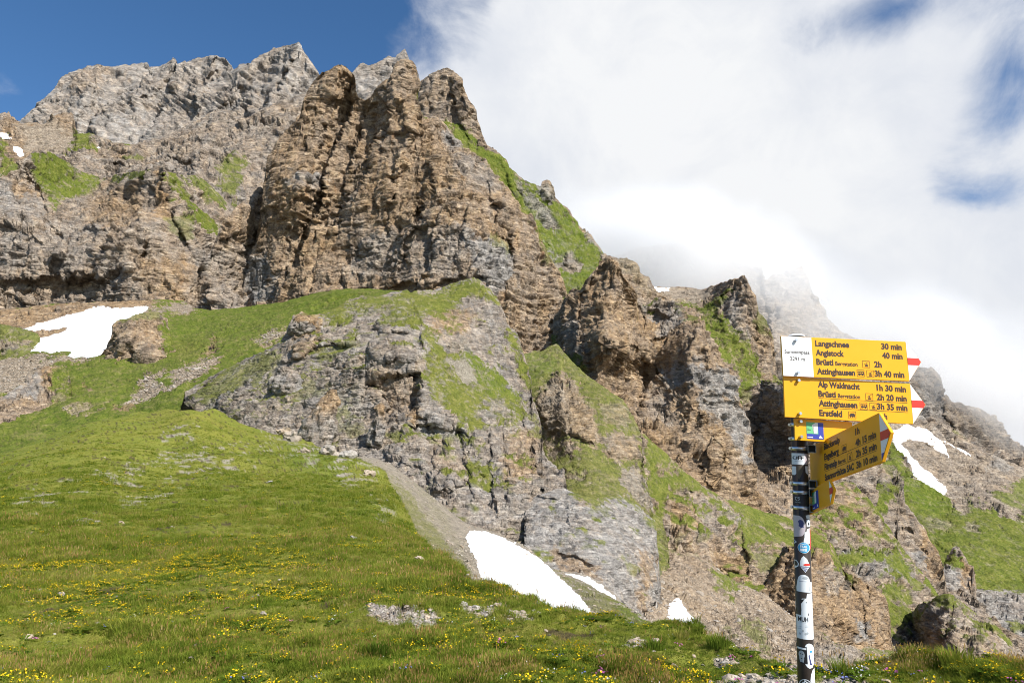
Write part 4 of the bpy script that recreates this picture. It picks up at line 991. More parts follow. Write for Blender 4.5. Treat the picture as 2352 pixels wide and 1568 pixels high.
# pale outcrop in the middle
outcrop_top = V_('425,900 457,880 490,862 510,852 540,838 562,822 590,812 615,800 640,782 655,762 668,738 676,722 690,716 703,718 720,724 745,716') \
    + T('a7', '330,325 390,295 450,262 560,238 640,232 700,222 760,205 800,192 830,195 850,215 880,205 940,196 1000,190 1090,165 1180,135 1240,116 1270,110 1300,125 1330,150 1370,190 1400,220 1430,265 1450,310 1470,360 1482,420 1520,455 1550,482 1570,540 1582,590 1605,640 1622,690 1640,780 1642,860 1655,920 1690,1000 1705,1080 1712,1200 1740,1280 1770,1320 1850,1390 1870,1480 1880,1600')
sheet('pale_outcrop', outcrop_top,
      V_('425,930 560,980 690,1040 760,1085 880,1140 960,1230 1030,1290 1100,1340 1304,1370'),
      [(430, 905, 190), (560, 825, 196), (675, 724, 200), (760, 700, 212), (850, 668, 226), (1000, 662, 236), (1089, 637, 240), (1150, 700, 228), (1200, 810, 212), (1222, 900, 198), (1250, 1020, 166), (1300, 1110, 142), (560, 940, 168), (700, 880, 172), (700, 1000, 154), (820, 800, 178), (860, 950, 158), (960, 760, 184), (965, 900, 158), (1050, 800, 194), (1090, 900, 178), (1130, 1000, 156), (980, 1060, 138), (900, 1100, 134), (1060, 1150, 124), (1150, 1130, 128), (1080, 1270, 112), (1240, 1240, 118)],
      feats=[('step', T('a7', '905,360 925,420 930,560 930,700 940,860 925,1000 960,1060'), 8, 60), ('ridge', T('a7', '905,340 925,420 930,700 930,900'), 6, 12),
             ('blob', T('a7', '545,900 545,790 640,760 760,740 860,690 925,700 920,990 860,1000 800,1000 720,1040 680,960 600,890'), -28, 12), ('ridge', T('a7', '600,670 700,665 780,650 860,640'), 6, 6), ('blob', T('a7', '590,560 700,530 860,540 880,640 780,650 700,670 610,660'), 17, 6),
             ('blob', T('a7', '250,560 280,470 340,450 480,440 500,540 360,575'), 16, 6), ('blob', T('a7', '600,450 640,380 850,380 860,480 720,490'), 14, 6), ('blob', T('a7', '60,600 100,520 200,450 250,480 200,600 100,640'), 16, 6), ('ridge', T('a7', '260,580 420,555 620,500'), 5, 4),
             ('step', T('a7', '960,560 1030,640 1180,580 1250,520'), 7, 16), ('step', T('a7', '1080,1020 1240,1150 1300,1320'), 5, 20), ('blob', T('a7', '820,1080 960,1040 1180,1080 1200,1160 1000,1300 900,1200'), -18, 14), ('ridge', T('a7', '1100,1080 1180,1100 1280,1180'), 4, 8),
             ('blob', T('a7', '950,1480 1000,1400 1200,1380 1230,1450 1100,1520'), 14, 9), ('step', T('a7', '1230,1200 1230,1300 1350,1420'), 5, 20), ('step', T('a7', '420,930 460,830 500,720 530,720'), -5, 14), ('blob', T('a7', '590,1010 640,940 680,930 690,1010 640,1140 610,1100'), 7, 6),
             ('blob', T('a7', '760,1250 830,1250 960,1330 930,1390 800,1340'), 5, 6), ('step', T('a7', '1000,1080 1010,1240 1030,1400'), 9, 20), ('step', T('a7', '1180,1120 1220,1300 1260,1500'), 9, 20), ('step', T('a7', '1380,1150 1390,1350 1400,1560'), 11, 22), ('step', T('a7', '1480,1180 1490,1350 1500,1540'), 9, 20), ('step', T('a7', '1620,1050 1650,1230 1700,1420'), 11, 24), ('ridge', T('a7', '1240,1180 1420,1150 1520,1080'), 8, 7), ('ridge', T('a7', '1260,1390 1450,1420 1560,1400'), 7, 7), ('ridge', T('a7', '320,700 560,690 600,720'), 6, 5), ('ridge', T('a7', '100,640 300,620 560,600'), 6, 5), ('step', T('a7', '560,700 540,800 545,900'), -8, 16)],
      flute=4, strata=(-0.06, 10, 6.0), vert=0.7, tone=0.28,
      tones=[(T('a7', '80,430 130,350 230,340 280,420 240,480 100,520'), 1.0, 6), (T('a7', '940,340 1250,330 1250,480 1000,470'), 0.75, 8), (T('a7', '600,700 930,690 920,1000 700,1040 560,900'), 0.62, 10), (T('a7', '780,1040 850,970 920,1020 900,1070'), 1.0, 4), (T('a7', '1480,1150 1700,1100 1720,1400 1500,1480 1440,1350'), 0.72, 12), (T('a7', '900,1060 1200,1080 1200,1160 1000,1180'), 0.08, 10), (T('a7', '960,1200 1250,1250 1250,1400 1000,1400'), 0.5, 10), (T('a7', '50,560 250,480 250,600 80,640'), 0.75, 8)],
      grass=[(T('a7', '-330,700 -200,640 -60,600 40,640 -60,760 -300,850 -600,950'), 0.75, 6), (T('a7', '270,330 560,235 860,210 1000,190 1270,105 1410,220 1450,330 1330,250 1200,260 1180,320 1000,330 920,345 910,440 860,380 700,430 640,370 500,380 400,420 300,400'), 1, 4), (T('a7', '430,350 700,300 780,340 620,370'), 0.3, 6),
             (T('a7', '930,420 1000,470 1040,560 1100,600 1230,600 1400,700 1520,860 1610,980 1600,1060 1540,1120 1450,940 1330,920 1310,1090 1240,1120 1180,1070 1100,1020 1000,940 950,860 930,700'), 1, 4), (T('a7', '1080,640 1220,660 1290,740 1250,850 1130,740'), 0.12, 6), (T('a7', '1040,540 1260,500 1250,600 1100,600'), 0.1, 5), (T('a7', '1330,920 1450,930 1490,1040 1400,1060 1290,1000'), 0.15, 5),
             (T('a7', '1470,400 1560,490 1600,640 1640,800 1610,860 1560,700 1500,560'), 1, 4), (T('a7', '1230,1280 1320,1320 1410,1370 1350,1430 1240,1370'), 1, 4), (T('a7', '1620,1000 1690,1010 1710,1180 1640,1180'), 0.8, 6), (T('a7', '230,600 330,590 560,530 600,560 420,600 300,640 260,700'), 0.6, 6), (T('a7', '680,390 820,390 800,430 700,430'), 0.7, 5), (T('a7', '0,700 260,820 500,820 300,860 100,900 0,880'), 0.5, 8), (T('a7', '350,960 480,1000 480,1060 300,1080'), 0.6, 6), (T('a7', '280,1060 560,1060 600,1110 500,1160 250,1120'), 0.5, 8), (T('a7', '700,1120 780,1140 760,1200 690,1180'), 0.8, 5)],
      scree=[(T('a7', '1080,640 1220,660 1290,740 1250,850 1130,740'), 0.9, 6), (T('a7', '330,860 540,830 560,1000 420,1000 340,960'), 0.5, 8)],
      lush=0.28, lushes=[(T('a7', '1200,560 1420,700 1560,900 1380,880 1200,700'), 0.8, 8)], ledge=0.33, jag=2.0, seed=22, fine=1.15)

sheet('grey_lower_wall',
      V_('1205,1180 1215,1150 1224,1140 1250,1132 1275,1124 1295,1121 1330,1135 1366,1146 1400,1140 1427,1139 1450,1152 1470,1165 1487,1181 1505,1195 1526,1210 1534,1235 1538,1259 1542,1290 1549,1330 1545,1360 1534,1395 1524,1425 1520,1450'),
      V_('1205,1330 1300,1380 1400,1420 1520,1480'),
      [(1215, 1150, 128), (1300, 1122, 132), (1427, 1140, 140), (1490, 1182, 142), (1540, 1270, 140), (1548, 1340, 134), (1522, 1430, 118), (1230, 1250, 112), (1330, 1240, 114), (1430, 1240, 120), (1300, 1330, 104), (1420, 1360, 103), (1480, 1400, 106), (1500, 1290, 122)],
      feats=[('ridge', T('b1', '610,470 820,490'), -3, 3), ('step', T('b1', '830,370 830,510 870,560 1050,580'), 5, 14), ('blob', T('b1', '740,720 900,740 1050,880 980,850 820,850 740,760'), -9, 10), ('ridge', T('b1', '1040,640 1120,760 1110,900'), 4, 14), ('step', T('b1', '1490,770 1420,760 1440,820'), 4, 10), ('blob', T('b1', '620,370 620,300 780,330 780,380'), 7, 6), ('step', T('b1', '1500,950 1440,1100 1420,1170'), 10, 14)],
      flute=3.4, vert=0.45, strata=(0.25, 10, 2.6), tone=0.06, tones=[(T('b1', '720,700 1000,800 1050,900 800,880'), 0.7, 8), (T('b1', '1280,700 1420,760 1400,830 1340,960 1320,1100 1280,1100'), 0.75, 12), (T('b1', '900,300 1180,360 1000,420 880,420'), 0.5, 10)],
      grass=[(T('b1', '870,330 1130,340 1330,400 1300,440 1180,400 1000,430 900,380'), 0.9, 5), (T('b1', '1330,420 1450,560 1470,700 1420,640 1360,520'), 0.9, 4), (T('b1', '1160,750 1200,760 1290,860 1240,870'), 0.6, 5), (T('b1', '980,430 1090,440 1080,480 980,470'), 0.5, 5), (T('b1', '1010,650 1060,650 1050,680 1010,680'), 0.8, 3)],
      lush=0.4, ledge=0.12, jag=1.6, seed=23, fine=0.8, ends=(8, 0))

# left bowl: snowfield, scree and bright meadow under the cliffs
sheet('snow_bowl_meadow',
      V_('-60,715 0,712 100,700 200,694 300,692 345,690 380,688 420,690 445,708 480,712 540,708 600,700 650,694 700,681 730,673 760,667 800,664 850,664 900,668 960,674 1020,672'),
      V_('-60,1120 0,1080 150,1030 300,990 420,980 520,970 620,950 720,860 1020,760'),
      [(-60, 715, 470), (200, 694, 480), (345, 690, 480), (480, 712, 440), (600, 700, 420), (760, 667, 380), (900, 668, 345), (1020, 672, 335), (-60, 900, 290), (100, 830, 330), (260, 810, 320), (300, 900, 255), (100, 950, 235), (420, 820, 300), (500, 830, 275), (620, 760, 320), (700, 760, 305), (0, 1020, 190), (200, 1000, 190), (400, 910, 225), (900, 740, 300)],
      feats=[('blob', T('a6', '1060,480 1100,240 1300,200 1700,190 1600,300 1300,330 1150,480'), 5, 40), ('ridge', T('a6', '400,560 900,490 1050,480'), 6, 20)],
      rock=0.8, flute=2, breakup=0.2, strata=(0.2, 8, 2.4), tone=0.9, gdef=1.0,
      grass=[(T('a6', '-170,470 0,500 150,480 440,500 660,490 560,520 400,550 270,590 180,670 0,780 -170,820'), 0, 4), (T('a6', '840,810 880,740 980,640 1240,565 1410,530 1430,545 1330,600 1250,650 1060,740 930,770'), 0, 4), (T('a6', '1650,410 1760,340 1910,320 1880,360 1720,430'), 0.1, 5), (T('a6', '940,200 1180,140 1290,180 1240,220 1060,222'), 0, 4), (T('a6', '-170,180 1000,100 1000,200 900,240 600,300 150,480 -170,500'), 0, 4),
             (T('a6', '780,520 800,490 910,490 890,530'), 0.1, 3), (T('a6', '420,860 560,830 700,790 660,830 500,880'), 0.3, 5), (T('a6', '1320,470 1400,380 1450,420 1370,500'), 0.1, 4), (T('a6', '760,850 880,820 800,860'), 0.2, 4), (T('a6', '540,700 630,720 590,750'), 0.2, 4), (T('a6', '1050,660 1100,650 1110,680 1050,680'), 1, 3)],
      scree=[(T('a6', '-170,470 0,500 150,480 440,500 660,490 560,520 400,550 270,590 180,670 0,780 -170,820'), 1, 6), (T('a6', '800,810 880,740 980,640 1240,560 1420,530 1330,610 1250,650 1060,750 900,790'), 1, 6), (T('a6', '1650,410 1760,340 1910,320 1880,360 1720,430'), 1, 6), (T('a6', '940,200 1180,140 1290,180 1240,220 1060,222'), 1, 6), (T('a6', '420,860 560,830 700,790 660,830 500,880'), 0.8, 6)],
      lush=0.85, lushes=[(T('a6', '1100,420 1320,400 1300,500 1150,520'), 0.4, 20), (T('a6', '600,560 1000,600 800,760 500,780'), 0.75, 30)], jag=1.0, seed=24,
      snow=[(T('a6', '145,320 250,285 400,240 540,200 640,175 700,176 728,190 735,193 860,180 960,170 978,182 930,215 880,235 830,255 770,262 742,290 725,400 700,460 660,500 560,505 480,514 440,497 470,467 400,470 330,487 290,467 210,472 150,472 138,430 170,400 230,384 300,370 380,345 470,312 400,312 300,330 230,342'), 5, 0.75, 'large white snowfield below the banded brown cliff')])

sheet('hump_beside_snow',
      T('a6', '-170,290 0,295 50,300 100,306 150,318 200,332 250,352 262,375'),
      T('a6', '-170,640 0,600 100,580 200,540 262,500'),
      [(-60, 745, 385), (0, 747, 380), (90, 775, 372), (-60, 820, 352), (50, 815, 352), (0, 850, 346)],
      flute=2, strata=(0.4, 6, 2.4), tone=0.5, gdef=0.9, grass=[(T('a6', '-170,420 60,400 180,410 120,480 -170,520'), 0.1, 4)], lush=0.5, jag=1.2, seed=25, ends=(0, 10))
sheet('ochre_block',
      T('a6', '640,510 665,480 690,440 708,400 718,360 728,300 745,275 765,262 800,264 832,262 870,236 900,225 940,212 980,205 1020,212 1050,225 1085,260 1110,330 1130,420 1180,480'),
      T('a6', '640,570 800,560 1000,560 1180,570'),
      [(230, 810, 316), (270, 740, 318), (345, 716, 328), (390, 760, 330), (410, 810, 318), (290, 815, 304), (350, 815, 299), (320, 840, 300)],
      feats=[('step', T('a6', '920,270 880,360 900,470'), 2, 10)], flute=4, strata=(-0.5, 7, 3.4), tone=0.72, grass=[(T('a6', '1060,240 1120,330 1180,480 1060,500 1060,400'), 1, 4), (T('a6', '760,258 900,222 1000,203 1060,230 900,250'), 0.6, 3)], lush=0.7, jag=1.8, seed=26, ends=(4, 6))
sheet('bare_hump',
      T('a6', '-170,830 -60,790 0,775 60,735 120,690 180,650 215,625 235,600 255,585 285,578 300,566 350,560 410,558 450,600 470,700'),
      T('a6', '-170,1080 0,1060 60,1050 200,990 300,940 470,880'),
      [(-60, 930, 238), (0, 920, 244), (80, 850, 268), (140, 842, 268), (165, 860, 262), (-30, 985, 214), (40, 975, 224), (110, 940, 240), (150, 925, 246), (60, 1000, 222)],
      feats=[('step', T('a6', '290,580 300,650 305,740'), 4, 14), ('ridge', T('a6', '200,620 285,610'), 3, 4), ('step', T('a6', '60,830 170,790 250,760'), -3, 20)],
      flute=3, strata=(0.7, 8, 2.6), tone=0.62, tones=[(T('a6', '0,780 230,620 285,640 250,750 60,760'), 0.12, 8), (T('a6', '290,570 420,560 330,760'), 0.95, 8)], grass=[(T('a6', '350,560 470,560 480,800 300,860 330,700'), 1, 4), (T('a6', '120,960 260,900 400,800 400,900'), 0.9, 5)], lush=0.6, jag=1.4, seed=27, ends=(0, 6))

# gully between meadow edge and outcrop: grey scree, snow, a brown grass rib
sheet('snow_gully',
      V_('740,1060 765,1052 800,1046 860,1052 900,1066 930,1090 970,1122 1010,1153 1045,1182 1075,1203 1110,1213 1140,1224 1175,1238 1210,1256 1240,1282 1270,1308 1300,1318 1340,1334 1380,1358 1420,1380 1470,1410 1505,1432 1560,1462'),
      V_('740,1120 800,1130 900,1240 1000,1340 1100,1420 1240,1460 1560,1530'),
      [(740, 1060, 126), (800, 1040, 120), (900, 1070, 116), (1010, 1153, 108), (1090, 1213, 102), (1210, 1258, 96), (1270, 1310, 90), (1380, 1358, 66), (1500, 1432, 42), (900, 1180, 84), (1000, 1280, 66), (1090, 1340, 52), (1220, 1380, 44), (1360, 1420, 36), (1500, 1480, 28), (1240, 1450, 32), (1180, 1300, 74)],
      rock=0.5, flute=1.5, strata=(0.3, 7, 1.6), tone=0.4, sdef=0.8, gdef=0.06, turf=0.5,
      grass=[(T('b1', '700,820 800,872 900,912 1000,972 1150,1042 1260,1112 1400,1195 1400,1300 900,1200 1000,1140 900,1000 820,920'), 0.75, 5), (T('b1', '1100,1030 1260,1112 1400,1195 1300,1240 1150,1120'), 1, 4), (T('b1', '-600,60 -200,330 0,600 140,760 200,900 -100,900 -500,500'), 0.75, 20), (T('b1', '-300,0 0,420 120,640 170,780 60,640 -100,420'), 0.3, 20)],
      scree=[(T('b1', '960,1080 1160,1140 1120,1200 960,1160'), 1.0, 6)], lush=0.15, lushes=[(T('b1', '1150,1040 1260,1110 1400,1195 1380,1260 1150,1120'), 0.8, 6)], jag=1.2, seed=28,
      snow=[(T('b1', '168,625 180,600 200,580 240,582 282,584 340,602 390,620 480,664 560,712 640,766 700,818 760,876 820,930 870,980 905,1012 950,1075 1006,1145 960,1180 700,1120 480,1010 300,960 262,880 250,830 232,770 215,740 185,680'), 4, 0.0, 'broad smooth white snow patch in the gully beside the meadow edge')])
sheet('gully_floor',
      V_('1250,1315 1290,1312 1320,1314 1352,1322 1385,1340 1420,1370 1440,1400 1450,1430'),
      V_('1250,1400 1330,1420 1450,1460'),
      [(1250, 1320, 101), (1320, 1315, 101), (1400, 1350, 96), (1450, 1430, 80), (1320, 1400, 84)],
      rock=0.3, flute=1, tone=0.4, sdef=1, jag=0, seed=29, back=0.5,
      snow=[(V_('1285,1322 1300,1318 1325,1318 1352,1326 1382,1344 1408,1366 1424,1392 1430,1440 1300,1420'), 3, 0.0, 'narrow white snow strip behind the brown rib at the wall foot')])


# rock horns standing on the edge of the meadow: solid stones of their own
def rock_horn(x, yb, yt, w, d, lean, red, seed, lab):
    bm_ = bmesh.new()
    bmesh.ops.create_icosphere(bm_, subdivisions=5, radius=1.0)
    co = np.array([v.co[:] for v in bm_.verts], np.float32)
    faces = np.array([[v.index for v in f.verts] for f in bm_.faces], np.int32)
    bm_.free()
    u = d / FV
    hgt = (yb - yt) * u
    t = np.clip((co[:, 2] + 1) / 2, 0, 1)
    prof = (0.28 + 0.72 * (1 - t) ** 0.8)
    Pl = np.stack([co[:, 0] * prof * w * u * 0.5 + lean * u * t ** 1.3, co[:, 1] * prof * w * u * 0.55, (t * 1.35 - 0.35) * hgt], 1)
    q = (Pl / u).astype(np.float32) + seed * 31
    n = co / np.linalg.norm(co, axis=1, keepdims=True)
    dsp = 7 * facet(q / np.array([24, 24, 40], np.float32), seed) + 4.0 * facet(q / np.array([11, 11, 13], np.float32), seed + 2) + 1.6 * facet(q / 5, seed + 4)
    Pl = Pl + n * (dsp * u)[:, None] * np.array([1, 1, 0.6])
    o_ = put('rock_horn', new_mesh('rock_horn', Pl, faces), M_ROCK)
    ca_ = o_.data.attributes.new('mask', 'FLOAT_COLOR', 'POINT')
    tn = np.clip(0.15 + red * sst(0.45, 0.9, t + 0.2 * fbm(q / 14, 3)), 0, 1)
    gz = 0.5 * sst(0.25, 0.0, t) * sst(0, 0.2, fbm(q / 10, 3, seed=9))
    ca_.data.foreach_set('color', np.stack([gz, tn, 0 * t, 0.3 + 0 * t], 1).astype(np.float32).ravel())
    o_.location = world(x, yb, d)
    o_['tex_scale'] = 1.0 / u
    o_['grain'] = 1.0
    tag(o_, lab, 'rock', 'rock horns on the meadow edge')


rock_horn(715, 1016, 893, 105, 148, 42, 1.0, 41, 'pointed rock horn with an orange lichen tip at the top of the meadow')
rock_horn(862, 1002, 925, 46, 146, 10, 0.8, 42, 'slim reddish rock tooth right of the orange tipped horn')
rock_horn(668, 900, 838, 84, 172, -14, 0.3, 43, 'pale wedge shaped rock left of and above the orange tipped horn')
rock_horn(690, 760, 722, 70, 192, 6, 1.4, 44, 'rust coloured crag on the skyline at the left end of the pale outcrop')
# ------------------------------------------------------------------ the near meadow
K_TOP = V_('-260,1120 -120,1080 0,1040 105,1000 211,970 316,948 400,940 480,944 560,954 620,972 690,1006 730,1024 765,1036 800,1043 840,1054 880,1080 905,1120 935,1180 965,1230 1000,1268 1040,1300 1080,1325 1100,1339 1140,1350 1180,1364 1230,1378 1262,1394 1300,1402 1365,1418 1430,1425 1500,1438 1560,1438 1600,1445 1650,1470 1700,1490 1760,1505 1810,1517 1870,1519 1930,1518 2000,1521 2100,1534 2200,1549 2352,1562 2640,1580')
K_CTRL = [(1176, 1568, 6.0), (2352, 1568, 6.05), (0, 1568, 6.6), (1176, 1700, 4.6), (2500, 1700, 4.6), (-200, 1700, 4.8), (1176, 2300, 2.3), (2600, 2300, 2.3), (-250, 2300, 2.3),
          (1176, 1500, 7.15), (1500, 1440, 9.4), (1650, 1472, 8.3), (1810, 1518, 6.9), (2352, 1562, 6.2), (1300, 1402, 11.5), (1365, 1418, 10.6), (1100, 1340, 19), (1000, 1400, 11.5), (600, 1450, 9.5), (0, 1450, 10.5),
          (300, 1380, 14), (600, 1330, 17), (900, 1320, 19), (0, 1300, 23), (300, 1250, 29), (600, 1200, 38), (850, 1200, 42), (965, 1232, 42), (0, 1180, 42), (300, 1130, 58), (600, 1100, 75), (780, 1110, 74), (900, 1115, 80), (0, 1050, 115), (-250, 1120, 100),
          (200, 970, 150), (440, 940, 150), (690, 1008, 140), (500, 980, 128), (800, 1046, 112), (400, 1040, 98)]


def turf_material():
    m, t, out = new_mat("flowery_turf")
    at = nd(t, 'ShaderNodeAttribute', attribute_name='mask')
    sep = nd(t, 'ShaderNodeSeparateColor')
    t.links.new(at.outputs['Color'], sep.inputs[0])
    bare, lush, soil = sep.outputs
    geo = nd(t, 'ShaderNodeNewGeometry')
    v = geo.outputs['Position']
    b4 = tnoise(t, v, 0.06, 5, 0.6)
    b3 = tnoise(t, v, 0.45, 6, 0.65, (3, 9, 1))
    b2 = tnoise(t, v, 2.6, 5, 0.7, (7, 1, 5))
    b1 = tnoise(t, v, 14.0, 4, 0.7, (1, 4, 8))
    k = mth(t, 'ADD', mth(t, 'MULTIPLY', b1, 0.34), mth(t, 'ADD', mth(t, 'MULTIPLY', b2, 0.36), mth(t, 'MULTIPLY', b3, 0.30)))
    dry = ramp(t, k, [(0.36, (0.075, 0.082, 0.018)), (0.45, (0.165, 0.172, 0.028)), (0.55, (0.245, 0.232, 0.042)), (0.66, (0.33, 0.275, 0.10))])
    wet = ramp(t, k, [(0.36, (0.048, 0.068, 0.013)), (0.46, (0.105, 0.145, 0.021)), (0.56, (0.165, 0.195, 0.030)), (0.66, (0.24, 0.23, 0.065))])
    col = mixc(t, mth(t, 'ADD', lush, mth(t, 'MULTIPLY', mth(t, 'SUBTRACT', b4, 0.5), 2.4), clamp=True), dry, wet)
    rus = mth(t, 'MULTIPLY', ramp(t, tnoise(t, v, 0.9, 5, 0.7, (40, 9, 2)), [(0.54, 0.0), (0.68, 1.0)]), 0.4)
    col = mixc(t, rus, col, (0.165, 0.105, 0.040))
    gv = ramp(t, b1, [(0.36, (0.16, 0.13, 0.105)), (0.5, (0.33, 0.285, 0.24)), (0.64, (0.52, 0.475, 0.42))])
    col = mixc(t, bare, col, gv)
    col = mixc(t, soil, col, (0.055, 0.036, 0.025))
    b = nd(t, 'ShaderNodeBsdfPrincipled')
    b.inputs['Roughness'].default_value = 0.95
    b.inputs['Specular IOR Level'].default_value = 0.1
    t.links.new(col, b.inputs['Base Color'])
    bp = nd(t, 'ShaderNodeBump')
    bp.inputs['Strength'].default_value = 0.8
    bp.inputs['Distance'].default_value = 0.25
    t.links.new(mth(t, 'ADD', mth(t, 'MULTIPLY', b2, 0.8), mth(t, 'ADD', mth(t, 'MULTIPLY', b1, 0.3), mth(t, 'MULTIPLY', b3, 1.2))), bp.inputs['Height'])
    t.links.new(bp.outputs[0], b.inputs['Normal'])
    t.links.new(b.outputs[0], out.inputs[0])
    return m


M_TURF = turf_material()
f1 = lambda s: [(735 + a * .2734, 1286.3 + b * .2734) for a, b in T('v', s)]      # reading frame of the lower middle
f2 = lambda s: [(1378.1 + a * .2344, 1378.1 + b * .2344) for a, b in T('v', s)]   # lower right
f3 = lambda s: [(a * .3125, 1148.4 + b * .3125) for a, b in T('v', s)]            # lower left
BARE = [f2('1000,830 1060,790 1250,690 1400,665 1700,642 1930,652 2000,700 2000,1400 1200,1400 1150,1000'), T('c6', '140,1460 420,1400 600,1425 800,1440 1000,1470 900,1560 900,2000 140,2000'), f2('40,440 330,370 430,395 410,460 100,455'),
        f1('330,430 420,420 1000,450 960,540 450,515'), f1('1170,425 1500,400 1900,500 1700,520 1300,490'), f2('1170,550 1350,545 1300,575 1190,575')]
SOIL = [f1('1770,370 1850,350 1860,420 1790,440'), f1('1340,780 1480,740 1500,770 1380,800'), f1('1000,800 1090,780 1100,820 1010,820'), f1('2100,820 2200,820 2290,870 2200,870'), f2('410,420 470,400 560,450 540,500 430,500'), f1('900,720 970,705 980,740 910,750'),
        T('c6', '440,1350 650,1380 880,1420 950,1450 800,1440 600,1430 450,1390'), f2('1480,560 1560,540 1620,590 1560,600'), f3('1540,1180 1640,1210 1560,1220'), f2('1100,470 1180,470 1180,510 1110,510')]
STONY = [(T('a6', '-100,1560 500,1355 1000,1225 1300,1190 1700,1130'), 46), (T('a6', '1100,1020 1260,1005'), 30), (T('a6', '130,1320 260,1340'), 40), (T('a6', '500,1580 760,1500 1000,1440 1150,1320'), 34), (T('a6', '1850,1060 2150,1130 2352,1220'), 60),
         (T('a6', '-50,1640 300,1580 640,1480'), 40), (T('a6', '2200,1150 2352,1300 2480,1480'), 60), (T('a6', '1700,940 1900,900'), 24)]


def build_meadow():
    dx = 3.4
    xs = np.arange(-260, 2640, dx)
    ty = np.interp(xs, [p[0] for p in K_TOP], [p[1] for p in K_TOP])
    z = np.zeros_like(xs)
    ty = ty + 3.0 * fbm(np.stack([xs / 26, z, z], 1), 4, 0.6, seed=3)
    nr = 330
    t = np.linspace(0, 1, nr)[:, None] ** 1.25
    X = np.broadcast_to(xs, (nr, len(xs))).copy()
    Y = ty + (2250 - ty) * t
    D = tps(K_CTRL, X, Y)
    P = world(X, Y, D)
    p = P.reshape(-1, 3).astype(np.float32)
    p2 = p * np.array([1, 1, 0.3], np.float32)
    d = D.ravel()
    near = sst(30, 9, d)
    h = 0.17 * fbm(p2 / 1.1, 3, 0.55, seed=11) * near + 0.07 * fbm(p2 / 0.36, 2, 0.5, seed=14, kind=1) * near \
        + 0.28 * fbm(p2 / 4.5, 3, seed=17) * sst(7, 22, d) + 0.9 * fbm(p2 / 16, 3, seed=21) * sst(25, 80, d)
    jit = (fbm(p2 / 0.30, 3, 0.6, seed=31) * near + fbm(p2 / 1.6, 3, 0.6, seed=35) * (1 - near)).reshape(X.shape)
    bare = np.zeros(X.shape, np.float32)
    soil = np.zeros(X.shape, np.float32)
    for q in BARE:
        bare = np.maximum(bare, sst(-3, 4, polysd(q, X, Y) + jit * 26))
    for q in SOIL:
        soil = np.maximum(soil, sst(-2, 3, polysd(q, X, Y) + jit * 10))
    for q, w in STONY:
        dd, _ = polydist(q, X, Y)
        bare = np.maximum(bare, 0.8 * sst(0.17, 0.36, jit + 0.10 * (1 - dd / (w * 0.36))) * (dd < w * 0.7))
    spot = fbm(p2 / np.array([0.55, 0.55, 0.3], np.float32), 2, 0.6, seed=51).reshape(X.shape) + 0.35 * fbm(p2 / 3.5, 2, seed=53).reshape(X.shape)
    soil = np.maximum(soil, 0.85 * sst(0.40, 0.50, spot) * sst(6, 9, D))
    lush = 0.38 + 0.5 * sst(-4, 40, polysd(T('a7', '0,1160 250,1200 480,1330 720,1568 900,1900 640,1800 300,1600 0,1400'), X, Y)) + 0.45 * sst(0, 30, polysd(T('a6', '-100,1100 300,1000 600,900 1250,620 1400,560 1400,680 1000,860 500,1040 -100,1260'), X, Y)) \
        + 0.4 * sst(0, 60, polysd(f3('-100,500 700,500 900,650 300,900 -100,900'), X, Y))
    h = h.reshape(X.shape) - 0.05 * soil * sst(14, 7, D) - 0.015 * bare * sst(14, 7, D)
    P = P + np.array([0, 0, 1.0]) * h[..., None]
    mask = np.stack([bare, np.clip(lush, 0, 1), soil, np.ones_like(bare)], -1)
    rows, mr = [P], [mask]
    hz = P[0] - CAM
    hz[:, 2] = 0
    hz /= np.linalg.norm(hz, axis=1, keepdims=True)
    us = (D[0] / FV)[:, None]
    for a, dn in ((10, 4), (40, 22), (110, 90), (240, 300)):
        rows.insert(0, (P[0] + hz * a * us - np.array([0, 0, dn]) * us)[None])
        mr.insert(0, mask[:1])
    Vv = np.concatenate(rows, 0)
    Mk = np.concatenate(mr, 0)
    idx = np.arange(Vv.shape[0] * Vv.shape[1]).reshape(Vv.shape[:2])
    F = np.stack([idx[:-1, :-1], idx[1:, :-1], idx[1:, 1:], idx[:-1, 1:]], -1).reshape(-1, 4)
    me = new_mesh('meadow_ground', Vv.reshape(-1, 3), F)
    ca = me.attributes.new('mask', 'FLOAT_COLOR', 'POINT')
    ca.data.foreach_set('color', np.ascontiguousarray(Mk.reshape(-1, 4), np.float32).ravel())
    o = put('meadow_ground', me, M_TURF, smooth=True)
    o['kind'] = 'structure'
    return dict(X=X, Y=Y, P=P, D=D, mask=mask, xs=xs, ty=ty)


KM = build_meadow()
# ------------------------------------------------------------------ the hiking signpost
FO = 1707.0                                     # focal length in photograph pixels
M_YEL = None


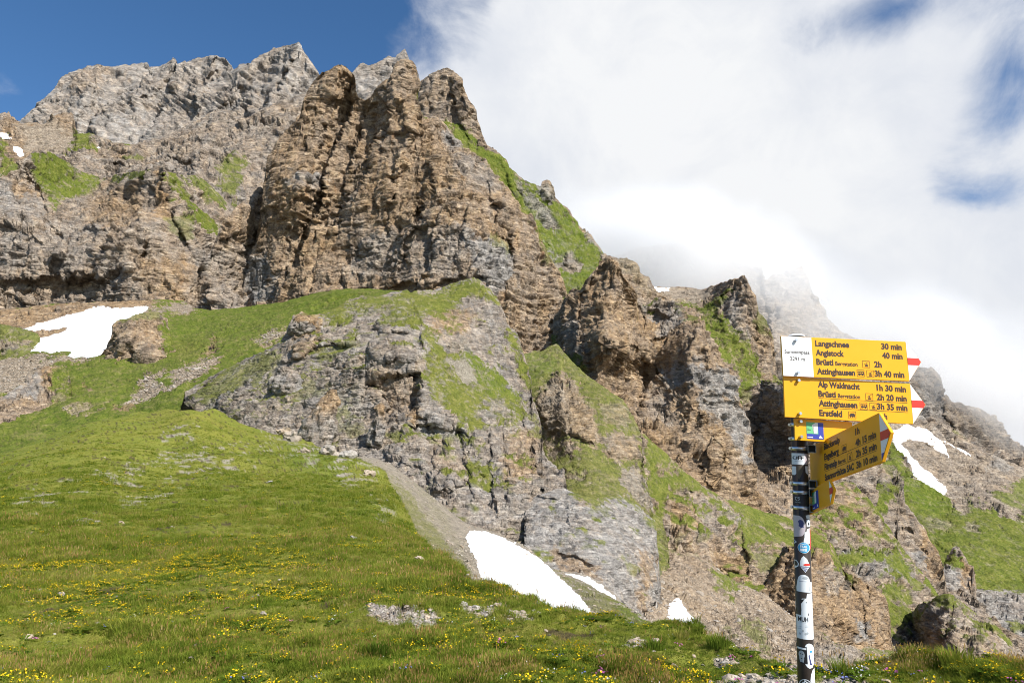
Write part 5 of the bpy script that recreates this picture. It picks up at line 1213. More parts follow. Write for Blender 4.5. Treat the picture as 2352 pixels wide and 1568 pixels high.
def painted(name, col, rough=0.38, wear=0.05):
    """sheet-metal paint: slight fading, dust and scuffs"""
    m, t, out = new_mat(name)
    geo = nd(t, 'ShaderNodeNewGeometry')
    n = tnoise(t, geo.outputs['Position'], 9.0, 5, 0.65)
    n2 = tnoise(t, geo.outputs['Position'], 60.0, 4, 0.7, (3, 1, 7))
    f = mth(t, 'ADD', mth(t, 'MULTIPLY', mth(t, 'SUBTRACT', n, 0.5), 2 * wear), mth(t, 'MULTIPLY', mth(t, 'SUBTRACT', n2, 0.5), wear))
    hs_ = nd(t, 'ShaderNodeHueSaturation')
    hs_.inputs['Color'].default_value = (*col, 1)
    t.links.new(mth(t, 'ADD', 1.0, f), hs_.inputs['Value'])
    b = nd(t, 'ShaderNodeBsdfPrincipled')
    b.inputs['Specular IOR Level'].default_value = 0.35
    t.links.new(mth(t, 'ADD', rough, mth(t, 'MULTIPLY', f, 1.5)), b.inputs['Roughness'])
    t.links.new(hs_.outputs[0], b.inputs['Base Color'])
    t.links.new(b.outputs[0], out.inputs[0])
    return m


M_YEL = painted('signal_yellow_paint', (0.84, 0.385, 0.008))
M_WHT = painted('sign_white_paint', (0.83, 0.83, 0.80))
M_RED = painted('marker_red_paint', (0.66, 0.045, 0.03))
M_INK = painted('brown_black_print', (0.050, 0.030, 0.022), 0.5)
M_GRN = painted('emblem_green', (0.16, 0.52, 0.22))
M_BLU = painted('emblem_blue', (0.045, 0.065, 0.36))
M_STK = painted('sticker_white', (0.74, 0.77, 0.78), 0.45)
M_SKY = painted('sticker_cyan', (0.04, 0.32, 0.58), 0.45)
M_BLK = painted('sticker_black', (0.02, 0.02, 0.022), 0.45)
M_LIL = painted('sticker_lilac_grey', (0.50, 0.44, 0.46), 0.45)
M_NAV = painted('sticker_navy', (0.05, 0.06, 0.17), 0.45)
M_TAPE = painted('brown_tape_reflection', (0.10, 0.080, 0.055), 0.6)  # tape brown with a brownish reflection put into the colour
M_GRY = painted('sticker_grey_print', (0.42, 0.45, 0.46), 0.5)
M_POLE = painted('dark_brown_tube_coating', (0.034, 0.025, 0.019), 0.42, 0.12)
M_STEEL = principled('clamp_steel', (0.62, 0.63, 0.65), 0.32, 0.9)
M_BRK = principled('bracket_steel', (0.22, 0.22, 0.21), 0.5, 0.6)
M_DARK = principled('bracket_hollow_shade', (0.03, 0.03, 0.03), 0.6, 0.4)  # near-black colour standing for the shade inside the open tube


def poly_prism(pts, z0, z1):
    """closed prism over a 2-D outline (counter-clockwise), local z from z0 to z1"""
    bm = bmesh.new()
    lo = [bm.verts.new((x, y, z0)) for x, y in pts]
    hi = [bm.verts.new((x, y, z1)) for x, y in pts]
    n = len(pts)
    bm.faces.new(hi)
    bm.faces.new(lo[::-1])
    for i in range(n):
        bm.faces.new((lo[i], lo[(i + 1) % n], hi[(i + 1) % n], hi[i]))
    bmesh.ops.recalc_face_normals(bm, faces=bm.faces)
    return bm


def bm_obj(name, bm, mat, parent, smooth=False):
    me = bpy.data.meshes.new(name)
    bm.to_mesh(me)
    bm.free()
    return put(name, me, mat, parent, smooth)


def flat_polys(polys, z):
    bm = bmesh.new()
    for p in polys:
        a = sum(p[i][0] * p[(i + 1) % len(p)][1] - p[(i + 1) % len(p)][0] * p[i][1] for i in range(len(p)))
        if a < 0:
            p = p[::-1]
        bm.faces.new([bm.verts.new((x, y, z)) for x, y in p])
    bmesh.ops.triangulate(bm, faces=bm.faces)
    return bm


def text_verts(body, bold=0.0):
    cu = bpy.data.curves.new('lettering', 'FONT')
    cu.body = body
    cu.size = 1.0
    cu.offset = bold
    cu.resolution_u = 3
    o = bpy.data.objects.new('lettering', cu)
    C.objects.link(o)
    bpy.context.view_layer.update()
    dg = bpy.context.evaluated_depsgraph_get()
    me = bpy.data.meshes.new_from_object(o.evaluated_get(dg))
    bpy.data.objects.remove(o)
    bpy.data.curves.remove(cu)
    return me


_h = text_verts('H')
CAPH = max(v.co.y for v in _h.vertices)


def lettering(body, x, y, cap, width, z, mat, parent, bold=0.018, right=False, mapper=None, name='lettering'):
    """one line of print; x,y = left (or right) end of the baseline, cap height and overall width in metres"""
    me = text_verts(body, bold)
    co = np.empty(len(me.vertices) * 3, np.float32)
    me.vertices.foreach_get('co', co)
    co = co.reshape(-1, 3)
    x0, x1 = co[:, 0].min(), co[:, 0].max()
    sx_ = width / (x1 - x0)
    co[:, 0] = (co[:, 0] - x0) * sx_ + (x - width if right else x)
    co[:, 1] = co[:, 1] * cap / CAPH + y
    co[:, 2] = z
    if mapper is not None:
        co = mapper(co)
    me.vertices.foreach_set('co', co.astype(np.float32).ravel())
    me.update()
    return put(name, me, mat, parent)


def box2(x0, y0, x1, y1):
    return [(x0, y0), (x1, y0), (x1, y1), (x0, y1)]


def circ(cx, cy, r, n=18, ry=None):
    return [(cx + r * math.cos(2 * math.pi * i / n), cy + (ry or r) * math.sin(2 * math.pi * i / n)) for i in range(n)]


def frame2(x0, y0, x1, y1, w):
    return [box2(x0, y0, x1, y0 + w), box2(x0, y1 - w, x1, y1), box2(x0, y0 + w, x0 + w, y1 - w), box2(x1 - w, y0 + w, x1, y1 - w)]


def pictogram(kind, x, y, s, z, parent):
    """framed transport symbol, lower-left corner at x,y"""
    q = lambda pts: [(x + a * s, y + b * s) for a, b in pts]
    p = frame2(x, y, x + s, y + s * 0.92, s * 0.035)
    if kind == 'cable':
        p += [q([(0.25, 0.50), (0.85, 0.80), (0.85, 0.75), (0.25, 0.44)]), q([(0.50, 0.62), (0.56, 0.65), (0.56, 0.42), (0.50, 0.42)]), q(box2(0.36, 0.36, 0.74, 0.44)),
              q(box2(0.34, 0.14, 0.76, 0.27)), q(box2(0.34, 0.27, 0.38, 0.36)), q(box2(0.53, 0.27, 0.57, 0.36)), q(box2(0.72, 0.27, 0.76, 0.36))]
    elif kind == 'bus':
        p += [q(box2(0.10, 0.60, 0.92, 0.70)), q(box2(0.14, 0.26, 0.92, 0.44)), q(box2(0.14, 0.44, 0.18, 0.60)), q(box2(0.36, 0.44, 0.40, 0.60)), q(box2(0.58, 0.44, 0.62, 0.60)), q(box2(0.84, 0.44, 0.92, 0.60)),
              q(circ(0.30, 0.24, 0.085, 10)), q(circ(0.74, 0.24, 0.085, 10))]
    else:
        p += [q(box2(0.14, 0.30, 0.86, 0.50)), q([(0.30, 0.50), (0.86, 0.50), (0.78, 0.70), (0.30, 0.70)]), q([(0.14, 0.50), (0.26, 0.50), (0.26, 0.62), (0.20, 0.62)]), q(circ(0.26, 0.22, 0.075, 10)), q(circ(0.50, 0.22, 0.075, 10)), q(circ(0.74, 0.22, 0.075, 10))]
    return bm_obj('pictogram', flat_polys(p, z), M_INK, parent)


post = bpy.data.objects.new('signpost', None)
C.objects.link(post)
tag(post, 'dark signpost covered in stickers carrying yellow hiking direction panels', 'signpost')
PT = np.array([(1990.5 - 1280) / FO * 2.775, (853.5 - 838) / FO * 2.775, 2.775])
PB = np.array([(2015.5 - 1280) / FO * 2.586, (853.5 - 1700) / FO * 2.586, 2.586])
top_w, low_w = camw(PT), camw(PB)
axis = (top_w - low_w) / np.linalg.norm(top_w - low_w)
base_w = low_w + axis * ((-0.25 - low_w[2]) / axis[2])
post.location = base_w
bpy.context.view_layer.update()
view = (top_w + low_w) / 2 - CAM
view /= np.linalg.norm(view)
TOC = -(view - axis * view.dot(axis)); TOC /= np.linalg.norm(TOC)       # towards the viewer, square to the post
RGT = np.cross(axis, TOC); RGT = -RGT if RGT[0] < 0 else RGT
R_P = 0.030
Mp = np.eye(4)
Mp[:3, 0], Mp[:3, 1], Mp[:3, 2], Mp[:3, 3] = RGT, np.cross(axis, RGT), axis, 0
Mp = Matrix(Mp.tolist())
LEN = float(np.dot(top_w - base_w, axis))


def hpix(py):
    """height along the post (from its base) that the photograph shows at pixel row py"""
    k = (853.5 - py) / FO
    d = PB - PT
    tt = (k * PT[2] - PT[1]) / (d[1] - k * d[2])
    p = camw(PT + d * tt)
    return float(np.dot(p - base_w, axis))


def pole_obj(name, bm, mat, parent=post, smooth=True):
    o = bm_obj(name, bm, mat, parent, smooth)
    if parent is post:
        o.matrix_local = Mp
    return o


def tube(r, h0, h1, seg=40, cap=True):
    bm = bmesh.new()
    bmesh.ops.create_cone(bm, cap_ends=cap, segments=seg, radius1=r, radius2=r, depth=h1 - h0, matrix=Matrix.Translation((0, 0, (h0 + h1) / 2)))
    return bm


pole_obj('pole', tube(R_P, 0, LEN - 0.004), M_POLE)
bm = bmesh.new()
bmesh.ops.create_uvsphere(bm, u_segments=32, v_segments=12, radius=R_P + 0.003, matrix=Matrix.Translation((0, 0, LEN - 0.006)) @ Matrix.Diagonal((1, 1, 0.36, 1)))
bmesh.ops.bisect_plane(bm, geom=bm.verts[:] + bm.edges[:] + bm.faces[:], plane_co=(0, 0, LEN - 0.006), plane_no=(0, 0, -1), clear_outer=True)
pole_obj('pole_cap', bm, M_STK)


def ring(r, h0, h1, seg=40):
    bm = bmesh.new()
    prof = [(r, h0), (r + 0.0018, h0 + 0.001), (r + 0.0018, h1 - 0.001), (r, h1)]
    vs = [[bm.verts.new((a * math.cos(2 * math.pi * i / seg), a * math.sin(2 * math.pi * i / seg), h)) for a, h in prof] for i in range(seg)]
    for i in range(seg):
        for j in range(3):
            bm.faces.new((vs[i][j], vs[(i + 1) % seg][j], vs[(i + 1) % seg][j + 1], vs[i][j + 1]))
    bmesh.ops.recalc_face_normals(bm, faces=bm.faces)
    return bm


def add_box(bm, c, s, m=None):
    bmesh.ops.create_cube(bm, size=1, matrix=(m or Matrix()) @ Matrix.Translation(c) @ Matrix.Diagonal((*s, 1)))


def steel_bolt(bm, c, d, r, ln, seg=10):
    q = Vector(d).to_track_quat('Z', 'Y').to_matrix().to_4x4()
    bmesh.ops.create_cone(bm, cap_ends=True, segments=seg, radius1=r, radius2=r, depth=ln, matrix=Matrix.Translation(c) @ q)


for py, br in ((1062, 0), (1097, 0), (1121, 1), (1208, 1), (1230, 1), (1268, 1)):
    h = hpix(py)
    o = pole_obj('clamp_band', ring(R_P + 0.0004, h - 0.0070, h + 0.0070), M_STEEL)
    bmb = bmesh.new()
    steel_bolt(bmb, (-R_P - 0.006, -0.004, h), (0, 1, 0), 0.0042, 0.022)
    add_box(bmb, (-R_P - 0.003, 0.006, h), (0.010, 0.004, 0.012))
    bm_obj('clamp_screw', bmb, M_STEEL, o)
    if br:
        bmb = bmesh.new()                         # square tube stub between post and panel, open towards the viewer
        bx, w, ww = R_P + 0.015, 0.028, 0.0028
        for c, s in (((bx, -0.006, h + w / 2), (w, 0.040, ww)), ((bx, -0.006, h - w / 2), (w, 0.040, ww)), ((bx - w / 2, -0.006, h), (ww, 0.040, w - ww)), ((bx + w / 2, -0.006, h), (ww, 0.040, w - ww))):
            add_box(bmb, c, s)
        bm_obj('bracket', bmb, M_BRK, o)
        bmb = bmesh.new()
        add_box(bmb, (bx, 0.009, h), (w - ww, 0.004, w - ww))
        bm_obj('bracket_shade_plate', bmb, M_DARK, o)  # added dark plate: paints the shade of the hollow stub


# ---- panels
def panel(org, cx, cy, Wd, Ht, tip, thick, label):
    """org: camera-frame position of the upper-left corner; cx, cy: camera-frame directions of the panel's right and up"""
    ex = cx[0] * RX + cx[1] * UP + cx[2] * FW
    ey = cy[0] * RX + cy[1] * UP + cy[2] * FW
    ex /= np.linalg.norm(ex)
    ey -= ex * ey.dot(ex)
    ey /= np.linalg.norm(ey)
    ez = np.cross(ex, ey)
    pts = [(0, -Ht), (Wd, -Ht), (Wd + tip, -Ht / 2), (Wd, 0), (0, 0)]
    bm_ = poly_prism(pts, -thick, 0)
    bmesh.ops.bevel(bm_, geom=bm_.edges[:], offset=0.0012, segments=1, affect='EDGES')
    o = bm_obj('sign_panel', bm_, M_YEL, post)
    m = np.eye(4)
    m[:3, 0], m[:3, 1], m[:3, 2] = ex, ey, ez
    m[:3, 3] = camw(np.array(org)) - base_w
    o.matrix_local = Matrix(m.tolist())
    o['label'] = label
    if tip > 0.045:
        g = 0.003
        bm_obj('arrow_tip', flat_polys([[(Wd + 0.001, -Ht + g), (Wd + tip - 0.003, -Ht / 2), (Wd + 0.001, -g)]], 0.0006), M_WHT, o)
        bm_obj('red_stripe', flat_polys([[(Wd + 0.001, -Ht * 0.59), (Wd + tip * 0.80, -Ht * 0.59), (Wd + tip - 0.003, -Ht / 2), (Wd + tip * 0.80, -Ht * 0.41), (Wd + 0.001, -Ht * 0.41)]], 0.0012), M_RED, o)
    return o


def panel_bolts(o, spots, ln=0.013):
    for x, y in spots:
        bmb = bmesh.new()
        steel_bolt(bmb, (x, y, ln / 2), (0, 0, 1), 0.0062, ln, 12)
        bmesh.ops.bevel(bmb, geom=[e for e in bmb.edges], offset=0.0008, segments=1, affect='EDGES')
        bm_obj('bolt', bmb, M_STEEL, o)


def row(o, s, x, v, Ht, cap, w, right=False, bold=0.038):
    return lettering(s, x / 1000, -v * Ht, cap / 1000, w / 1000, 0.0008, M_INK, o, bold, right)


# panel 1
A1 = panel((1.0599, 0.0219, 2.6905), (0.9971, -0.0445, 0.0616), (0.0301, 0.9756, 0.2175), 0.510, 0.160, 0.058, 0.009, 'uppermost yellow panel with a white field reading Surenenpass 2291 m')
bm_obj('white_field', flat_polys([box2(0.001, -0.159, 0.1225, -0.001)], 0.0006), M_WHT, A1)
H1 = 0.160
lettering('Surenenpass', 0.0105, -0.43 * H1, 0.0135, 0.101, 0.0012, M_INK, A1, 0.014)
lettering('2291 m', 0.031, -0.605 * H1, 0.0145, 0.060, 0.0012, M_INK, A1, 0.014)
row(A1, 'Langschnee', 137, .215, H1, 22.5, 139); row(A1, '30 min', 492, .215, H1, 22.5, 84, True)
row(A1, 'Angistock', 137, .447, H1, 22.5, 115); row(A1, '40 min', 492, .447, H1, 22.5, 84, True)
row(A1, 'Brüsti', 137, .680, H1, 22.5, 69); row(A1, 'Bergstation', 214, .680, H1, 15.5, 90, bold=0.020); row(A1, '2h', 372, .680, H1, 22.5, 31)
row(A1, 'Attinghausen', 137, .912, H1, 22.5, 154); row(A1, '3h 40 min', 492, .912, H1, 22.5, 121, True)
pictogram('cable', 0.324, -.705 * H1, 0.030, 0.0008, A1)
pictogram('bus', 0.299, -.937 * H1, 0.030, 0.0008, A1); pictogram('cable', 0.338, -.937 * H1, 0.030, 0.0008, A1)
panel_bolts(A1, ((0.057, -0.016), (0.057, -0.145)))
# panel 2
A2 = panel((1.0609, -0.1356, 2.6694), (0.9971, -0.0598, 0.0462), (0.0484, 0.9748, 0.2177), 0.510, 0.160, 0.058, 0.009, 'second yellow panel with the line Alp Waldnacht at its top')
row(A2, 'Alp Waldnacht', 137, .217, H1, 22.5, 168); row(A2, '1h 30 min', 492, .217, H1, 22.5, 119, True)
row(A2, 'Brüsti', 137, .450, H1, 22.5, 70); row(A2, 'Bergstation', 215, .450, H1, 15.5, 89, bold=0.020); row(A2, '2h 20 min', 492, .450, H1, 22.5, 121, True)
row(A2, 'Attinghausen', 137, .678, H1, 22.5, 154); row(A2, '3h 35 min', 492, .678, H1, 22.5, 122, True)
row(A2, 'Erstfeld', 137, .917, H1, 22.5, 91); row(A2, 'h', 397, .917, H1, 22.5, 11)
bm_obj('rule', flat_polys([box2(0.137, -.492 * H1, 0.494, -.484 * H1), box2(0.137, -.722 * H1, 0.494, -.714 * H1)], 0.0008), M_INK, A2)
pictogram('cable', 0.326, -.474 * H1, 0.030, 0.0008, A2)
pictogram('bus', 0.301, -.705 * H1, 0.030, 0.0008, A2); pictogram('cable', 0.340, -.705 * H1, 0.030, 0.0008, A2)
pictogram('train', 0.253, -.945 * H1, 0.030, 0.0008, A2)
panel_bolts(A2, ((0.057, -0.015), (0.057, -0.144)))


def route_emblem(o, x, y, s):
    """square route badge: green field with a white 1, blue angle on its right and bottom edges"""
    bm_obj('emblem_blue_field', flat_polys([box2(x, y, x + s, y + s * 0.95)], 0.0006), M_BLU, o)
    bm_obj('emblem_green_field', flat_polys([box2(x, y + s * 0.29, x + s * 0.68, y + s * 0.95)], 0.0010), M_GRN, o)
    q = lambda pts: [(x + a * s, y + b * s) for a, b in pts]
    bm_obj('numeral', flat_polys([q([(0.42, 0.31), (0.62, 0.31), (0.68, 0.93), (0.53, 0.93), (0.32, 0.80), (0.34, 0.70), (0.49, 0.77)])], 0.0014), M_WHT, o)
    bm_obj('emblem_peak', flat_polys([q([(0.70, 0.07), (0.95, 0.07), (0.88, 0.13), (0.80, 0.24)])], 0.0012), M_WHT, o)
    bm_obj('emblem_caption', flat_polys([q(box2(0.04, 0.07, 0.36, 0.12))], 0.0012), M_WHT, o)
    bm_obj('emblem_print', flat_polys([q(box2(0.04, 0.56, 0.16, 0.59)), q(box2(0.04, 0.49, 0.24, 0.52))], 0.0014), M_INK, o)


# panel 3: small route panel pointing right
A4 = panel((1.0999, -0.2989, 2.6605), (0.9965, -0.0681, 0.0477), (0.0558, 0.9731, 0.2237), 0.230, 0.085, 0.040, 0.008, 'small yellow panel with the square route badge, below the two long panels')
bm_obj('arrow_tip', flat_polys([[(0.231, -0.083), (0.267, -0.0425), (0.231, -0.002)]], 0.0006), M_WHT, A4)
bm_obj('red_stripe', flat_polys([[(0.231, -0.050), (0.261, -0.050), (0.267, -0.0425), (0.261, -0.035), (0.231, -0.035)]], 0.0012), M_RED, A4)
route_emblem(A4, 0.047, -0.076, 0.068)
panel_bolts(A4, ((0.0215, -0.012), (0.0215, -0.071)))
# panel 4: long panel swung towards the viewer, in its own shade
k3 = 1.02
o3 = np.array([1.186, -0.420, 2.72]) * k3
e3 = np.array([0.034, 0.184, -0.450])
A3 = panel(o3, e3, np.array([0.025, 0.153, 0.061]), 0.497, 0.170, 0.060, 0.012, 'shaded yellow panel swung towards the viewer reading Blackenalp')
H3 = 0.170
for s_, x_, v_, w_ in (('Blackenalp', 118, .235, 118), ('Engelberg', 118, .475, 108), ('Fürenalp', 118, .710, 94), ('Spannorthütte SAC', 118, .945, 208)):
    row(A3, s_, x_, v_, H3, 23, w_)
row(A3, '1h', 345, .235, H3, 23, 28); row(A3, '4h 15 min', 473, .475, H3, 23, 130, True); row(A3, '2h 35 min', 473, .710, H3, 23, 130, True); row(A3, '3h 10 min', 473, .945, H3, 23, 130, True)
row(A3, 'Bergst.', 220, .710, H3, 16, 55, bold=0.020)
pictogram('train', 0.250, -.500 * H3, 0.032, 0.0008, A3); pictogram('cable', 0.286, -.730 * H3, 0.032, 0.0008, A3)
bm_obj('rule', flat_polys([box2(0.118, -.512 * H3, 0.475, -.504 * H3), box2(0.118, -.748 * H3, 0.475, -.740 * H3)], 0.0008), M_INK, A3)
bm_obj('blue_corner', flat_polys([[(0.500, -0.166), (0.516, -0.143), (0.500, -0.143)]], 0.0014), M_BLU, A3)
# panel 5: small route panel under it
A5 = panel(np.array([1.160, -0.592, 2.68]) * 1.015, np.array([-0.016, 0.096, -0.220]), np.array([0.011, 0.083, 0.036]), 0.238, 0.088, 0.040, 0.010, 'small shaded yellow panel with the route badge, lowest on the post')
bm_obj('arrow_tip', flat_polys([[(0.2385, -0.086), (0.275, -0.044), (0.2385, -0.002)]], 0.0006), M_WHT, A5)
bm_obj('red_stripe', flat_polys([[(0.2385, -0.056), (0.266, -0.056), (0.275, -0.044), (0.266, -0.032), (0.2385, -0.032)]], 0.0012), M_RED, A5)
route_emblem(A5, 0.052, -0.080, 0.070)


# ---- stickers wrapped round the post; outlines in (fraction of the radius seen from the front, photograph row)
def clip_x(p, a, b):
    for lim, keep in ((a, 1), (b, -1)):
        out = []
        for i in range(len(p)):
            q0, q1 = p[i], p[(i + 1) % len(p)]
            i0, i1 = (q0[0] - lim) * keep >= 0, (q1[0] - lim) * keep >= 0
            if i0:
                out.append(q0)
            if i0 != i1:
                tt = (lim - q0[0]) / (q1[0] - q0[0])
                out.append((lim, q0[1] + (q1[1] - q0[1]) * tt))
        p = out
        if not p:
            break
    return p


def wrap(f, h, lift):
    f = np.clip(f, -1.0, 1.0)
    return np.stack([np.asarray((R_P + lift) * f), np.asarray(-(R_P + lift) * np.sqrt(np.maximum(0, 1 - f * f)) * FRONT), np.asarray(h) + 0 * np.asarray(f)], -1)


FRONT = 1.0 if np.dot(np.array(Mp.to_3x3())[:, 1], TOC) < 0 else -1.0


def skin(name, polys, mat, lift, parent):
    bm_ = bmesh.new()
    edges = np.sin(np.linspace(-math.pi / 2, math.pi / 2, 25))
    for p in polys:
        for a, b in zip(edges[:-1], edges[1:]):
            c = clip_x(p, a, b)
            if len(c) > 2:
                vs = [bm_.verts.new(tuple(wrap(np.float64(f), hpix(y), lift))) for f, y in c]
                try:
                    bm_.faces.new(vs)
                except ValueError:
                    pass
    bmesh.ops.remove_doubles(bm_, verts=bm_.verts, dist=1e-6)
    o = bm_obj(name, bm_, mat, parent)
    if len(polys) > 1:
        o['kind'] = 'stuff'
    if parent is post:
        o.matrix_local = Mp
    return o


def sticker_text(s, f0, f1, yb, ycap, lift, mat, parent, bold=0.02):
    h0, h1 = hpix(yb), hpix(ycap)
    return lettering(s, f0, 0, 1.0, f1 - f0, 0, mat, parent, bold, mapper=lambda co: wrap(co[:, 0].astype(float), h0 + co[:, 1] * (h1 - h0), lift), name='print')


ell = lambda cx, cy, rx, ry, n=24: circ(cx, cy, rx, n, ry)
skin('sticker', [box2(0.56, 1133, 0.98, 1160)], M_LIL, 0.0003, post)
s = skin('sticker', [box2(-0.97, 1132.6, 0.56, 1160.6)], M_STK, 0.0005, post); s['label'] = 'white sticker reading OFF'
sticker_text('OFF', -0.86, 0.46, 1148, 1139.5, 0.0008, M_BLK, s, 0.05)
skin('print', [box2(-0.6, 1152, 0.4, 1153)], M_GRY, 0.0008, s)
skin('sticker', [[(-0.97, 1165.5), (-0.46, 1165.5), (-0.46, 1183), (-0.62, 1187), (-0.97, 1187)]], M_STK, 0.0005, post)
skin('sticker', [[(0.62, 1164), (0.99, 1164), (0.99, 1188), (0.66, 1180)]], M_STK, 0.0005, post)
skin('sticker', [[(-0.40, 1163), (0.58, 1163), (0.20, 1184), (-0.15, 1199), (-0.34, 1190)]], M_TAPE, 0.0003, post)  # slanting tape, its reflection painted as flat brown
s = skin('sticker', [box2(-0.74, 1239, -0.04, 1257.5)], M_BLK, 0.0003, post); s['label'] = 'black sticker with a white shield outline'
skin('print', [[(-0.70, 1241), (-0.44, 1241), (-0.44, 1242.2), (-0.62, 1242.2), (-0.62, 1247), (-0.42, 1249.6), (-0.42, 1251), (-0.70, 1247.6)],
               [(-0.38, 1241), (-0.14, 1241), (-0.14, 1242.2), (-0.30, 1242.2), (-0.30, 1244), (-0.14, 1244), (-0.14, 1247.6), (-0.38, 1251), (-0.38, 1249.4), (-0.24, 1247), (-0.24, 1245.4), (-0.38, 1245.4)]], M_GRY, 0.0006, s)
sticker_text('VERTICES', -0.72, -0.06, 1255.6, 1252.8, 0.0006, M_GRY, s, 0.01)
arc = [(-0.97, 1287.5)] + [(-0.40 + 0.85 * math.sin(a), 1314 - 27 * math.cos(a)) for a in np.linspace(-0.1, math.pi - 0.55, 16)] + [(-0.97, 1341.5)]
s = skin('sticker', [arc], M_LIL, 0.0005, post); s['label'] = 'large pale half round sticker with a dark tree-like blot'
skin('print', [[(-0.42, 1301), (-0.20, 1297), (0.08, 1298), (0.26, 1304), (0.20, 1312), (0.30, 1315), (-0.1, 1316.5), (-0.38, 1312.5), (-0.30, 1308)]], M_NAV, 0.0008, s)
s = skin('sticker', [box2(0.60, 1296, 0.99, 1314)], M_STK, 0.0005, post)
skin('print', [[(0.70, 1310), (0.80, 1302), (0.90, 1304), (0.92, 1310)]], M_BLK, 0.0008, s)
skin('sticker', [[(0.50, 1286), (0.97, 1284), (0.97, 1295), (0.62, 1294)]], M_GRY, 0.0004, post)
skin('sticker', [[(0.32, 1328), (0.55, 1326), (0.62, 1320), (0.92, 1317), (0.92, 1356), (0.30, 1356), (0.18, 1349), (0.30, 1340)]], M_STK, 0.0005, post)
skin('sticker', [[(0.90, 1318), (0.995, 1322), (0.995, 1372), (0.90, 1366)]], M_RED, 0.0007, post)
s = skin('sticker', [[(-0.97, 1348), (-0.62, 1353), (-0.97, 1359)]], M_STK, 0.0005, post)
skin('print', [[(-0.95, 1350), (-0.74, 1353), (-0.95, 1356)]], M_NAV, 0.0008, s)
s = skin('sticker', [ell(0.18, 1366, 0.72, 13.8)], M_STK, 0.0007, post); s['label'] = 'round blue sticker with white lettering TRAIL BIKE'
skin('print', [ell(0.18, 1366, 0.66, 12.8)], M_SKY, 0.0010, s)
sticker_text('TRAIL', -0.26, 0.58, 1366, 1360.5, 0.0013, M_STK, s, 0.03)
sticker_text('BIKE', -0.26, 0.54, 1374, 1368.5, 0.0013, M_STK, s, 0.05)
skin('print', [[(-0.32, 1359), (-0.05, 1355.5), (0.1, 1357.5), (0.3, 1354.5), (0.6, 1359), (0.3, 1356), (0.1, 1358.8), (-0.05, 1357)]], M_STK, 0.0013, s)
s = skin('sticker', [[(0.12, 1386), (0.50, 1393), (0.86, 1411), (0.28, 1427), (-0.36, 1412), (-0.28, 1399), (-0.12, 1391)]], M_STK, 0.0006, post); s['label'] = 'white diamond sticker with red and navy stripes'
skin('print', [[(-0.02, 1408), (0.30, 1405), (0.82, 1405), (0.82, 1410), (0.30, 1411)]], M_RED, 0.0009, s)
skin('print', [[(-0.30, 1412), (0.80, 1412), (0.70, 1414), (-0.22, 1414)], [(-0.1, 1416), (0.6, 1416.5), (0.50, 1419), (0.02, 1418.5)], [(0.08, 1420.5), (0.44, 1421), (0.28, 1425)]], M_NAV, 0.0009, s)
s = skin('sticker', [[(-0.97, 1398), (-0.70, 1399), (-0.44, 1406), (-0.52, 1413), (-0.97, 1420)]], M_STK, 0.0005, post)
skin('print', [[(-0.93, 1400), (-0.72, 1401), (-0.56, 1407), (-0.66, 1413), (-0.80, 1412), (-0.93, 1414)]], M_BLK, 0.0008, s)
bell = [(-0.80, 1475.5), (-0.82, 1466), (-0.70, 1452), (-0.64, 1445)] + [(0.05 - 0.68 * math.cos(a), 1446 - 13.5 * math.sin(a)) for a in np.linspace(0.1, math.pi - 0.1, 12)] + [(0.76, 1450), (0.98, 1452), (0.98, 1476)]
s = skin('sticker', [bell], M_STK, 0.0006, post); s['label'] = 'white bell shaped sticker with small grey figures'
skin('print', [box2(-0.5, 1449, 0.6, 1449.8)], M_NAV, 0.0009, s)
skin('print', [box2(0.62, 1462, 0.72, 1473), ell(0.25, 1441, 0.34, 3.4, 12)], M_GRY, 0.0009, s)
s = skin('sticker', [[(-0.22, 1492), (0.30, 1491), (0.40, 1479), (0.98, 1478), (0.98, 1540), (-0.38, 1540), (-0.38, 1534), (-0.30, 1520), (-0.34, 1500)]], M_STK, 0.0005, post)
skin('print', [[(-0.44, 1496), (0.12, 1492), (-0.14, 1500), (-0.36, 1506)], ell(0.28, 1501, 0.06, 1.3, 8), [(0.46, 1530), (0.52, 1526), (0.58, 1532), (0.48, 1534)]], M_BLK, 0.0008, s)
skin('sticker', [[(-0.995, 1500), (-0.92, 1504), (-0.90, 1516), (-0.96, 1523), (-0.995, 1524)]], M_LIL, 0.0005, post)
s = skin('sticker', [box2(-0.92, 1533.5, 0.995, 1592.5)], M_STK, 0.0008, post); s['label'] = 'large white label with black lettering MUH'
sticker_text('MUH', -0.72, 0.44, 1548.8, 1538, 0.0011, M_BLK, s, 0.03)
skin('print', [[(-0.82, 1565), (-0.36, 1561), (-0.36, 1562), (-0.82, 1566)], [(-0.80, 1569), (-0.40, 1566), (-0.40, 1567), (-0.80, 1570)], box2(0.05, 1558, 0.55, 1558.9), box2(0.05, 1562, 0.55, 1562.9), box2(-0.5, 1551, 0.2, 1551.6)]
     + [ell(a, 1576 + 4 * math.sin(a * 9), 0.13, 3.0, 8) for a in (-0.55, -0.2, 0.1, 0.32)], M_GRY, 0.0011, s)
s = skin('sticker', [[(-0.08, 1628)] + [(0.45 - 0.52 * math.cos(a), 1616 - 14 * math.sin(a)) for a in np.linspace(0, math.pi, 12)] + [(0.97, 1652), (0.75, 1662), (0.45, 1664), (0.15, 1660), (-0.04, 1654)]], M_STK, 0.0006, post); s['label'] = 'white rounded sticker with a small dark figure'
skin('print', [[(0.36, 1632), (0.48, 1629), (0.52, 1638), (0.64, 1646), (0.66, 1653), (0.50, 1655), (0.46, 1645)], ell(0.62, 1653, 0.14, 2.2, 10)], M_NAV, 0.0009, s)
